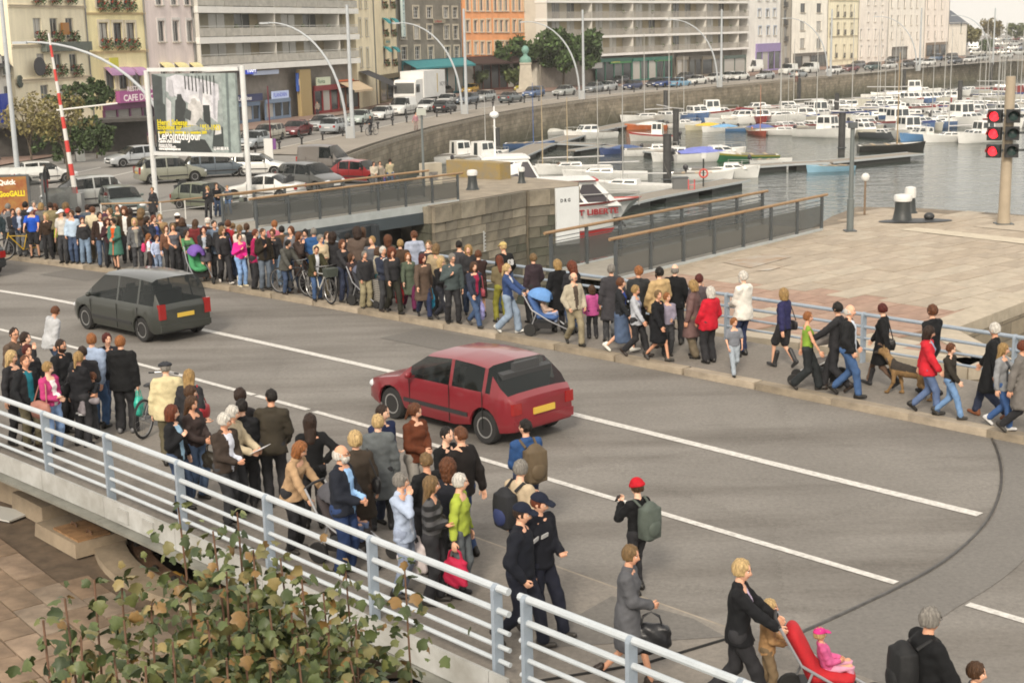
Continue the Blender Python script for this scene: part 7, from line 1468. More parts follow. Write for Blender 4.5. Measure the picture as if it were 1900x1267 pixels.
# ---- marina boats
WHT = (.80,.80,.775); CRM = (.62,.60,.52)
BO = [ # u, v, kind, hull, heading, scale, label, extras
(981,275,'open',(.06,.12,.26),100,1.15,'blue sailing dinghy with a blue mast by the far pontoon',dict(mast=5.5,mcol=(.05,.1,.25),boom=False,motor=False)),(1032,250,'dinghy',(.62,.62,.6),80,1.0,'small white boat with a pale cover beside the cabin boat',dict(cover=(.5,.5,.46))),
(1096,258,'cabin',WHT,250,1.1,'white cabin boat alone by the cross pontoon',{}),(1199,240,'open',(.55,.16,.06),265,1.1,'orange boat under a white cover',dict(cover=(.6,.6,.57))),(1215,262,'work',(.62,.61,.58),285,1.0,'white fishing boat with a red lower hull',dict(stripe=(.4,.05,.05),bottom=(.45,.04,.04))),
(1152,285,'open',(.05,.08,.2),245,1.0,'dark blue covered boat by the finger pontoon',dict(cover=(.06,.1,.22))),(1207,289,'cuddy',WHT,95,1.05,'white motorboat behind the dark blue covered boat',{}),(1262,238,'cuddy',WHT,110,1.0,'white boat left of the yellow cover',{}),(1300,220,'tall',WHT,100,.9,'white boat with a raised hardtop by the far pontoon',{}),
(1307,241,'open',(.6,.55,.4),262,1.0,'boat under a bright yellow cover',dict(cover=(.62,.42,.05))),(1336,244,'open',WHT,250,1.0,'white boat under a light blue cover',dict(cover=(.16,.34,.55))),(1315,299,'cuddy',WHT,80,1.35,'large white speedboat under a blue-purple cover',dict(cover=(.16,.19,.50))),(1262,300,'cabin',WHT,280,.9,'white boat with a black outboard near the pile',{}),
(1387,299,'open',(.03,.13,.06),272,1.25,'long dark green open boat',dict(motor=False,stripe=(.3,.28,.06))),(1430,304,'dinghy',WHT,110,1.0,'small white dinghy beside the green boat',{}),(1540,318,'dinghy',(.26,.46,.60),255,1.15,'light blue rowing boat at the middle pontoon',dict(motor=False,deck=(.4,.5,.55))),(1652,281,'open',(.03,.03,.028),95,1.35,'black wooden boat with a brown mast',dict(mast=6.5,mcol=(.34,.24,.13),boom=False,motor=False)),
(1372,244,'open',(.10,.22,.42),120,1.0,'white and blue boat left of the red one',dict(stripe=(.6,.6,.6))),(1408,251,'open',(.35,.08,.05),170,.95,'red-brown boat with two outboards',dict(mast=5.5,mcol=(.45,.2,.12),boom=False)),(1452,251,'sail',WHT,120,.85,'white sloop with a leaning white mast',dict(mast=8)),(1467,214,'cabin',WHT,150,1.0,'white cabin boat below the white vans',{}),(1493,224,'open',(.3,.2,.1),95,1.0,'varnished brown boat in the second row',{}),(1517,213,'tall',WHT,160,1.0,'white boat with a tall arched wheelhouse',{}),
(1530,255,'tall',WHT,130,1.15,'white cabin boat just left of the tall front pile',{}),(1566,214,'open',(.45,.05,.06),95,.9,'small bright red boat behind the piles',{}),(1598,254,'cabin',CRM,150,1.1,'cream cabin boat right of the tall front pile',{}),(1632,257,'cuddy',(.08,.09,.1),150,1.0,'dark hulled boat behind the black wooden boat',{}),(1681,259,'tall',WHT,160,1.2,'white boat with the tallest wheelhouse in the front row',{}),(1716,262,'cabin',(.12,.26,.48),255,1.0,'blue hulled cabin boat in the front row',dict(housecol=(.6,.6,.57))),(1770,263,'sailsmall',WHT,265,1.2,'white round hulled sailing boat in the front row',dict(mast=9)),(1828,264,'tall',WHT,250,1.05,'white cabin boat behind the harbour signal',{}),(1886,236,'cabin',(.5,.5,.5),260,1.0,'grey white boat at the right picture edge',{}),
(1340,330,'cuddy',WHT,100,1.15,'white boat with a low windscreen behind the nearest pontoon',{}),(1300,333,'open',WHT,100,1.1,'white launch alongside the nearest pontoon',{}),(1172,358,'sail',WHT,290,.95,'white sailing boat with an orange lifebuoy at the nearest pontoon',dict(mast=8.5)),(1125,335,'sail',WHT,275,.95,'white sailing boat behind the nearest pontoon',dict(mast=7.9)),(1067,322,'sail',WHT,265,.9,'white sailing boat with a wooden mast next to the passenger boat',dict(mast=6.6,mcol=(.42,.33,.2))),(1018,322,'sailsmall',WHT,270,1.0,'small sailing boat with a yellow mast behind the passenger boat',dict(mast=7,mcol=(.42,.33,.2))),
(850,302,'tall',WHT,60,1.0,'white cabin boat at the left end of the pier',{}),(892,306,'tall',WHT,50,1.05,'white cabin boat between the pier and the passenger boat',dict(mast=5.5,boom=False)),(815,300,'open',WHT,50,1.0,'white open launch at the left end of the pier',{})]
for u,v,kd,hc_,hd,sc,lab,ex in BO: boat(G(u,v,WATER_Z),hd,kd,hc_,lab,scale=sc,**ex)
rr = random.Random(21)
for ri,(v0,u0,u1,n,slope,rowname) in enumerate(((230,1340,1585,9,-.03,'row left of the tall piles'),(247,1405,1520,4,-.03,'row in front of the piles'),(229,1195,1330,5,-.06,'row beside the far pontoon'),(214,1395,1590,8,-.03,'short row by the far pontoon'),(243,1590,1890,15,-.03,'row behind the front cabin boats'),(228,1600,1895,15,-.03,'third row of the marina'),(213,1585,1900,15,-.035,'fourth row of the marina'),(199,1610,1900,14,-.05,'fifth row of the marina'),(186,1640,1905,12,-.06,'row nearest the quay wall'))):
 for k in range(n):
  u = u0+(u1-u0)*(k+.5)/n+rr.uniform(-4,4); v = v0+(u-u0)*slope+rr.uniform(-1.5,1.5); kd = rr.choice(['cabin','cabin','tall','cuddy','open','sail','cuddy','sail']); hcol,hn = rr.choice([(WHT,'white'),(WHT,'white'),(WHT,'white'),(CRM,'cream'),((.12,.2,.38),'blue'),((.5,.53,.55),'pale grey'),((.35,.06,.06),'red'),(WHT,'white'),(WHT,'white')])
  ex = {}
  if kd == 'sail': ex['mast'] = rr.uniform(7,10)
  if kd == 'open' and rr.random() < .5: ex['cover'] = rr.choice([(.1,.14,.35),(.5,.5,.47),(.12,.2,.16)])
  if rr.random() < .3: ex['stripe'] = rr.choice([(.05,.08,.25),(.3,.04,.04)])
  boat(G(u,v,WATER_Z),rr.choice([95,150,160,265,255,170])+rr.uniform(-12,12),kd,hcol,'%s %s, %s in the %s' % (hn,{'cabin': 'cabin boat','tall': 'wheelhouse boat','cuddy': 'motorboat','open': 'open boat','sail': 'sailing boat'}[kd],ORD[k],rowname),scale=rr.uniform(1.05,1.4),rails=ri < 3,**ex)
# ================================================================== the crowd
def stand_at(u,vh,h,n0,n1,z,hmin=.95,hmax=1.95):
 d = ray(u,vh); t = (z+h-CAM_H)/d[2]; p = np.array([d[0]*t,d[1]*t])
 s,n = SN(p)
 if n < n0 or n > n1:
  tgt = n0 if n < n0 else n1; lo,hi = t*.7,t*1.4
  for _ in range(40):
   m = (lo+hi)/2; nn = SN((d[0]*m,d[1]*m))[1]
   if nn < tgt: lo = m
   else: hi = m
  t = (lo+hi)/2; p = np.array([d[0]*t,d[1]*t]); h = min(hmax,max(hmin,CAM_H+d[2]*t-z))
 return np.array([p[0],p[1],z]),h
TR,JE,WI,LE = 'trousers','jeans','wide','leggings'
BL,DK,NV,GY,JN,LJ = '#2a2a2d','#38393c','#2d3448','#606367','#3d4c66','#74889f'
FARP = 'people on the far pavement'; NEARP = 'people on the near side of the bridge'
USED = []
def put(L,n0,n1,z,group,vox):
 out = {}
 for row in L:
  u,vh,h,hd,lab,top,bot,hair = row[:8]; o = dict(row[8]) if len(row) > 8 else {}
  key = o.pop('id',None); nn = o.pop('n',(n0,n1)); zz = o.pop('z',z); p,h2 = stand_at(u,vh,h,nn[0],nn[1],zz,hmin=h*.88,hmax=h*1.1)
  for _ in range(14):       # no two figures in one spot
   for q in USED:
    d = p[:2]-q; L_ = np.linalg.norm(d)
    if L_ < .40:
     r = p[:2]/np.linalg.norm(p[:2]); sg = 1 if d@r >= 0 else -1; p[:2] += r*sg*(.41-L_)
  USED.append(p[:2].copy())
  i = person(p,h2,hd,lab,top,bot,hair,group=group,vox=vox,**o)
  if key: out[key] = i
  out[lab] = i
 return out
W_ = dict(stance='walk',arms=('back','fwd')); W2 = dict(stance='walk',arms=('fwd','back')); F_ = dict(fem=True); H_ = dict(arms=('hold','hold')); FH = dict(fem=True,arms=('hold','hold')); FW = dict(fem=True,stance='walk',arms=('back','fwd')); P_ = dict(arms=('pocket','pocket'))
def mk(*a,**k):
 d = {}
 for x in a: d.update(x)
 d.update(k); return d
FAR = [
(8,389,1.68,165,'person in a dark teal jacket at the picture edge',('jacket','#27343a'),(TR,DK),('short','red'),{}),(23,388,1.70,150,'dark haired man in black behind the teal jacket',('jacket',BL),(TR,BL),('short','dark'),{}),
(34,386,1.74,170,'grey haired man in a navy jacket beside the yellow bicycle',('jacket','#2a3346'),(TR,GY),('short','white'),dict(inner='#9aa6bd')),(46,376,1.76,10,'dark haired man in black with his back turned',('jacket',BL),(TR,DK),('short','black'),{}),
(57,385,1.76,172,'cyclist in a bright blue shirt, cap and black shorts',('tee','#1f4fb4'),('shorts',BL),('crop','brown'),dict(hat=('cap','#b8c4d8'),arms=('bars','bars'),build=1.12,id='bike_y',n=(3.9,4.5))),
(84,396,1.64,185,'blonde woman in a brown top and black trousers',('sweater','#35281f'),(TR,BL),('bob','fair'),mk(F_,arms=('chin','down'))),(76,377,1.66,20,'fair haired woman in grey with her back turned',('jacket','#6c6a68'),(TR,GY),('bob','blond'),F_),(92,376,1.76,0,'man in an olive jacket with his back turned',('jacket','#7b7255'),(TR,'#4a463c'),('short','dark'),{}),
(112,402,1.62,180,'woman in a lime green hooded top',('sweater','#8d9e2c'),(JE,'#27324a'),('short','ginger'),mk(F_,build=1.1,shoe=('shoe','#cfcfca'))),(112,387,1.72,190,'person in a white cap behind the lime green top',('tee','#b9b6b0'),(TR,DK),('crop','brown'),dict(hat=('cap','#d4d6da'))),(125,387,1.70,175,'young man with a red cap in white',('tee','#c9c4be'),(TR,DK),('crop','sand'),dict(hat=('cap','#b23a34'))),
(132,390,1.72,180,'young man in a pale blue shirt',('shirt','#a9bccf'),(JE,JN),('short','brown'),dict(build=1.05)),(145,386,1.76,15,'man in a dark blue jacket with his back turned',('jacket','#2b3650'),(TR,DK),('short','dark'),{}),(152,404,1.62,165,'person in a black sweater and pale jeans',('sweater',BL),('wide',LJ),('short','auburn'),mk(F_,build=1.12)),
(171,384,1.78,5,'man in a cream jacket with his back turned',('jacket','#c2b79c'),(TR,'#5c5548'),('short','auburn'),{}),(184,394,1.74,150,'young man in a dark brown jacket over a white shirt',('jacket','#33251f'),(JE,'#4b5a70'),('short','dark'),dict(inner='#e0ddd8')),(199,405,1.60,160,'red haired woman in dark maroon',('jacket','#3a2228'),(TR,BL),('bob','mahog'),F_),
(210,404,1.62,190,'woman in a green coat with an orange scarf and dark glasses',('coat','#3f6b5e'),('skirt',BL),('short','dark'),mk(FH,build=1.12,glasses=True,inner='#c0501e',id='green')),(202,387,1.76,200,'fair man behind the green coat',('jacket','#6b6150'),(TR,GY),('short','sand'),{}),(229,384,1.78,165,'curly haired man in a brown jacket over a white shirt',('jacket','#3e3226'),(TR,DK),('curly','auburn'),dict(inner='#d8d8d4')),
(248,405,1.64,150,'blonde woman in a grey cardigan with a dark bag',('cardigan','#5a5c5e'),(TR,DK),('bob','fair'),mk(F_,inner='#8a8880',id='greyw')),(272,402,1.62,100,'dark haired woman in black looking right',('jacket',BL),(TR,BL),('long','dark'),F_),(285,400,1.70,120,'young woman in a navy jacket with a blue scarf',('jacket','#262c3c'),(JE,JN),('short','red'),mk(FH,inner='#4a5a98')),
(275,435,1.18,70,'small girl in white with a pink satchel',('tee','#d8dce2'),(TR,'#3e3433'),('long','ginger'),mk(F_,id='pinkgirl')),(290,437,1.16,150,'small child in a white and blue top',('shirt','#a9b6d4'),(JE,'#7a8aa4'),('short','auburn'),{}),(308,419,1.64,140,'woman with a brown bag on her back',('shirt','#6a4a3a'),(TR,BL),('tail','auburn'),F_),(320,414,1.66,160,'woman in a grey sleeveless top with a jumper round her waist',('tank','#56565e'),(TR,BL),('tail','sand'),mk(F_,arms=('down','hold'))),
(329,396,1.78,350,'person in a white cap and brown jacket with the back turned',('jacket','#33241d'),(TR,DK),('crop','dark'),dict(hat=('cap','#dcdcd8'))),(346,428,1.60,150,'woman in green pushing a purple and green pushchair',('shirt','#4c7c54'),(TR,DK),('short','dark'),mk(F_,arms=('push','push'),glasses=True,id='purple')),
(378,420,1.66,175,'woman in a black jacket, grey skirt and leggings',('jacket',BL),('mini','#4a4a52'),('short','mahog'),mk(F_,arms=('chin','cross'),inner='#9aa3ae',shoe=('shoe','#8c8a84'))),(384,405,1.76,10,'bald capped man in dark brown with his back turned',('jacket','#2e221f'),(TR,DK),('crop','white'),dict(hat=('cap','#c8bcb4'))),(412,419,1.68,150,'blonde woman in a black jacket with a purple bag',('jacket',BL),(TR,BL),('bob','sand'),mk(FW,id='purplebag',shoe=('shoe','#c8c4bc'))),
(422,409,1.74,30,'man in a red jacket with his back turned',('jacket','#a02a34'),(JE,JN),('short','auburn'),{}),(409,413,1.72,20,'man in a black cap behind the blonde woman',('jacket',BL),(TR,BL),('crop','dark'),dict(hat=('cap',BL))),(443,434,1.58,130,'girl in a bright pink hooded top and cream boots',('sweater','#d02a86'),(JE,'#7fa0cc'),('short','brown'),mk(F_,arms=('hold','strap'),shoe=('boot','#c9bfa4'))),(442,419,1.70,30,'person in a white hooded top behind the pink girl',('parka','#cfc8bd'),(JE,JN),('tail','sand'),F_),
(471,426,1.68,110,'woman in a magenta cardigan and wide black trousers',('cardigan','#9c1a50'),('wide',BL),('short','red'),mk(FH,inner='#d8a0b0')),(486,424,1.80,150,'tall man in a brown and black jacket with grey jeans',('jacket','#2b251c'),(JE,'#5c6672'),('crop','brown'),dict(inner='#14151c',arms=('down','down'))),(505,425,1.66,170,'woman with glasses and a black scarf',('jacket',BL),(JE,LJ),('short','auburn'),mk(F_,glasses=True)),(508,410,1.74,20,'ginger man in a pink shirt with his back turned',('shirt','#a05868'),(TR,GY),('short','ginger'),{}),
(527,444,1.56,125,'boy in a grey and black hooded top on a dark bicycle',('parka','#4a4a46'),(JE,JN),('short','black'),dict(arms=('bars','bars'),lean=12,id='bike1',n=(3.95,4.8))),(552,431,1.68,110,'woman in a brown wool coat',('coat','#3a2f2b'),(TR,BL),('long','auburn'),mk(F_,arms=('hold','chin'))),(581,423,1.76,0,'grey haired man in a blue jacket with his back turned',('parka','#2e5484'),(TR,DK),('crop','grey'),dict(build=1.1)),(594,436,1.70,160,'grey haired woman in a cream jacket behind the cyclist',('jacket','#b8a98c'),(TR,'#6a6250'),('short','grey'),F_),
(582,453,1.50,145,'boy in an olive jacket astride a white bicycle',('parka','#33321f'),(JE,'#41587c'),('crop','dark'),dict(arms=('bars','bars'),lean=12,inner='#c8ccd2',id='bike2',n=(3.95,4.5))),(617,432,1.72,0,'dark haired woman in black with her back turned',('jacket',BL),(TR,BL),('curly','dark'),F_),(633,445,1.66,130,'red haired woman in black with a dark pushchair',('sweater',BL),(TR,NV),('bob','auburn'),mk(F_,arms=('push','push'),id='darkpush')),(652,471,1.32,120,'girl beside the dark pushchair',('jacket','#3a3032'),(TR,DK),('long','brown'),F_),
(662,422,1.84,5,'tall man in a grey-brown jacket with his back turned',('jacket','#5b4e46'),(TR,DK),('curly','dark'),dict(build=1.1)),(673,424,1.78,340,'brown haired woman close behind the tall man',('jacket','#4a4038'),(TR,DK),('long','brown'),F_),(675,466,1.66,150,'older man in a black jacket with a striped shopping trolley',('jacket',BL),('wide','#8a8268'),('short','grey'),dict(build=1.1,id='trolley',arms=('down','pocket'))),
(719,437,1.68,350,'curly brown haired woman with her back turned',('jacket','#3a3a30'),(TR,DK),('curly','auburn'),F_),(699,459,1.48,60,'girl in a cream cardigan and turquoise skirt',('cardigan','#b9b29e'),('mini','#3f8c98'),('bob','brown'),F_),(711,458,1.66,140,'white haired man with a navy jacket and white collar',('jacket','#2a3040'),(TR,DK),('short','white'),dict(inner='#d8d8d8')),(726,456,1.70,150,'curly haired woman in black carrying a red bag',('jacket',BL),(TR,'#26261f'),('curly','red'),mk(FW,id='redbag')),
(768,429,1.78,340,'young man in a pale grey hooded top with his back turned',('parka','#98a0b2'),(JE,JN),('short','auburn'),{}),(795,446,1.80,170,'broad man in a dark grey jacket facing the road',('jacket','#2c2e32'),(TR,DK),('crop','sand'),dict(build=1.15)),(756,468,1.50,160,'girl in a grey-green coat and purple trousers',('coat','#505a4c'),(TR,'#5c1f44'),('long','ginger'),mk(FW)),(783,469,1.68,160,'woman in a brown tweed coat with a bright blue bag',('coat','#54463c'),(JE,'#232c48'),('bob','mahog'),mk(FW,id='tweed')),
(818,477,1.66,130,'blonde woman in a black top and grey scarf',('sweater','#17171a'),(TR,'#22242c'),('bob','fair'),mk(FH,glasses=True,stance='walk',id='whitebag')),(838,468,1.72,160,'grey haired man in a slate jacket',('jacket','#434d4e'),(TR,BL),('short','grey'),dict(glasses=True)),(853,447,1.78,340,'dark haired man in a grey jumper with his back turned',('sweater','#3c3c40'),(TR,DK),('crop','black'),dict(build=1.1)),(887,465,1.66,345,'woman in a brown jacket and skirt with bare legs, back turned',('jacket','#2e1f1d'),('skirt','#3a2a26'),('short','auburn'),F_),
(878,485,1.64,140,'woman in a navy jacket and red scarf with a lavender bag',('jacket','#2b2f3e'),(JE,'#3e5272'),('bob','brown'),mk(FW,inner='#8c2040',id='lav',build=1.05)),(935,450,1.78,320,'young man with a straw cap and white print on his black top',('sweater','#17181a'),(JE,JN),('crop','fair'),dict(hat=('cap','#b6a26a'),id='print')),(927,475,1.62,330,'red haired girl behind the denim jacket',('jacket','#6a6048'),(TR,'#7c7a30'),('long','red'),F_),(941,488,1.66,105,'woman in a blue denim jacket pushing a blue pushchair',('jacket','#31456f'),('wide','#8393a6'),('tail','fair'),mk(F_,arms=('push','push'),stance='walk',inner='#c8ccd4',shoe=('shoe','#cfd0cc'),id='bluepush')),
(989,471,1.68,320,'short haired woman in a long dark coat',('coat','#33292f'),(TR,BL),('short','sand'),F_),(1033,482,1.70,345,'fair haired woman in a long black coat, back turned',('coat','#141518'),(TR,BL),('bob','blond'),F_),(1060,484,1.68,330,'brown haired woman with a black shoulder bag, back turned',('jacket','#26262a'),(JE,JN),('curly','red'),mk(F_,id='blackbag')),(1064,504,1.74,155,'older man in a beige jacket and striped jumper',('jacket','#a8a08e'),(TR,'#857c66'),('fringe','grey'),dict(inner='#4a4038',glasses=True,stance='walk',arms=('pocket','pocket'),build=1.08)),
(1097,532,1.20,350,'small child in a pink hooded jacket',('parka','#b5528c'),(TR,BL),('bob','brown'),F_),(1133,491,1.76,345,'grey haired man in a dark grey coat, back turned',('coat','#3b3a3e'),(TR,DK),('short','grey'),{}),(1151,514,1.66,110,'woman in a black jacket and long denim skirt',('jacket','#212327'),('long','#4a5a74'),('short','auburn'),mk(FW,inner='#26408a',shoe=('shoe','#dcdcd4'),id='denim')),(1184,494,1.80,340,'ginger man in a charcoal jacket, back turned',('jacket','#2c2e30'),(TR,BL),('short','ginger'),{}),
(1180,528,1.64,115,'woman in a pale grey cardigan and black trousers',('cardigan','#a9adb4'),(TR,BL),('short','blond'),mk(FW,inner='#7c7f98')),(1223,496,1.80,340,'dark haired man in a beige coat',('parka','#b49a70'),(TR,BL),('short','black'),dict(beard='dark')),(1220,537,1.62,130,'elderly woman in a black coat and skirt with bare legs',('coat','#141519'),('skirt',BL),('short','sand'),mk(FW,id='elder',build=1.05)),(1238,545,1.36,165,'boy half hidden behind the elderly woman',('shirt','#8a8494'),(TR,DK),('short','ginger'),{}),
(1252,491,1.80,15,'balding man in a black suit with a white collar',('suit','#131417'),(TR,BL),('fringe','grey'),{}),(1297,509,1.70,20,'dark haired woman in a grey coat, back turned',('jacket','#4e464a'),(TR,DK),('short','mahog'),F_),(1286,520,1.68,300,'fair haired woman in a long mauve-brown coat',('coat','#66504e'),('wide','#6a6050'),('bob','blond'),mk(F_,glasses=True)),(1318,532,1.62,330,'white haired woman in a bright red parka',('parka','#b41a2c'),('wide',BL),('bob','white'),mk(F_,build=1.15,arms=('pocket','pocket'))),
(1362,591,1.20,170,'small boy in a grey shirt and grey jeans',('tee','#767a82'),(JE,'#98a2ac'),('short','ginger'),dict(stance='walk')),(1380,504,1.84,320,'white bearded man in a white jacket',('parka','#d6d3cb'),(JE,'#2a3350'),('short','white'),dict(beard='white')),(1456,533,1.68,320,'fair haired woman in a navy jacket and black shorts',('jacket','#29294e'),('shorts',BL),('bob','blond'),mk(FW,shoe=('boot','#2a2a2c'),id='shorts')),(1500,577,1.66,105,'woman in a green sleeveless top with a white pushchair',('tank','#7d9c3a'),('wide','#24282a'),('short','ginger'),mk(FW,id='whitepush')),
(1554,559,1.76,300,'dark haired man in black behind the leather jacket',('jacket',BL),(TR,BL),('short','black'),dict(stance='walk',glasses=True,arms=('push','push'))),(1575,563,1.80,115,'bald man in a black leather jacket and jeans',('jacket','#1c1d1f'),(JE,'#3d5880'),('fringe','white'),mk(W_,inner='#c9d2de',build=1.12,stance='walk',arms=('pocket','pocket'))),(1640,562,1.66,300,'red haired woman in a black leather coat',('coat','#151517'),(LE,'#6a5548'),('short','mahog'),mk(FW,shoe=('boot',BL),id='leather')),(1730,563,1.80,330,'man in a black jacket with his back turned by the railing',('jacket','#17181b'),(TR,DK),('short','auburn'),W_),
(1723,603,1.70,110,'dark haired woman in a red coat and jeans',('parka','#bb2330'),(JE,'#56688a'),('bob','dark'),mk(FW,inner='#8f9cb4')),(1766,637,1.46,120,'boy in a dark brown jacket and jeans',('jacket','#2e2a24'),(JE,'#6a8ab2'),('short','auburn'),W_),(1845,597,1.74,305,'white haired man in a black coat',('coat','#17181a'),(TR,NV),('short','white'),mk(W_,shoe=('shoe','#7a4a30'))),(1862,635,1.62,130,'fair haired girl in a grey cardigan and jeans',('cardigan','#85878a'),(JE,'#3c5a8a'),('long','blond'),mk(FW,inner='#4a4c50',shoe=('shoe','#c8c8c8'),arms=('phone','down'))),(1899,628,1.66,120,'person in grey tweed cut off by the picture edge',('coat','#6a6662'),(TR,BL),('short','red'),W2)]
far = put(FAR,3.95,6.35,.125,FARP,.030)
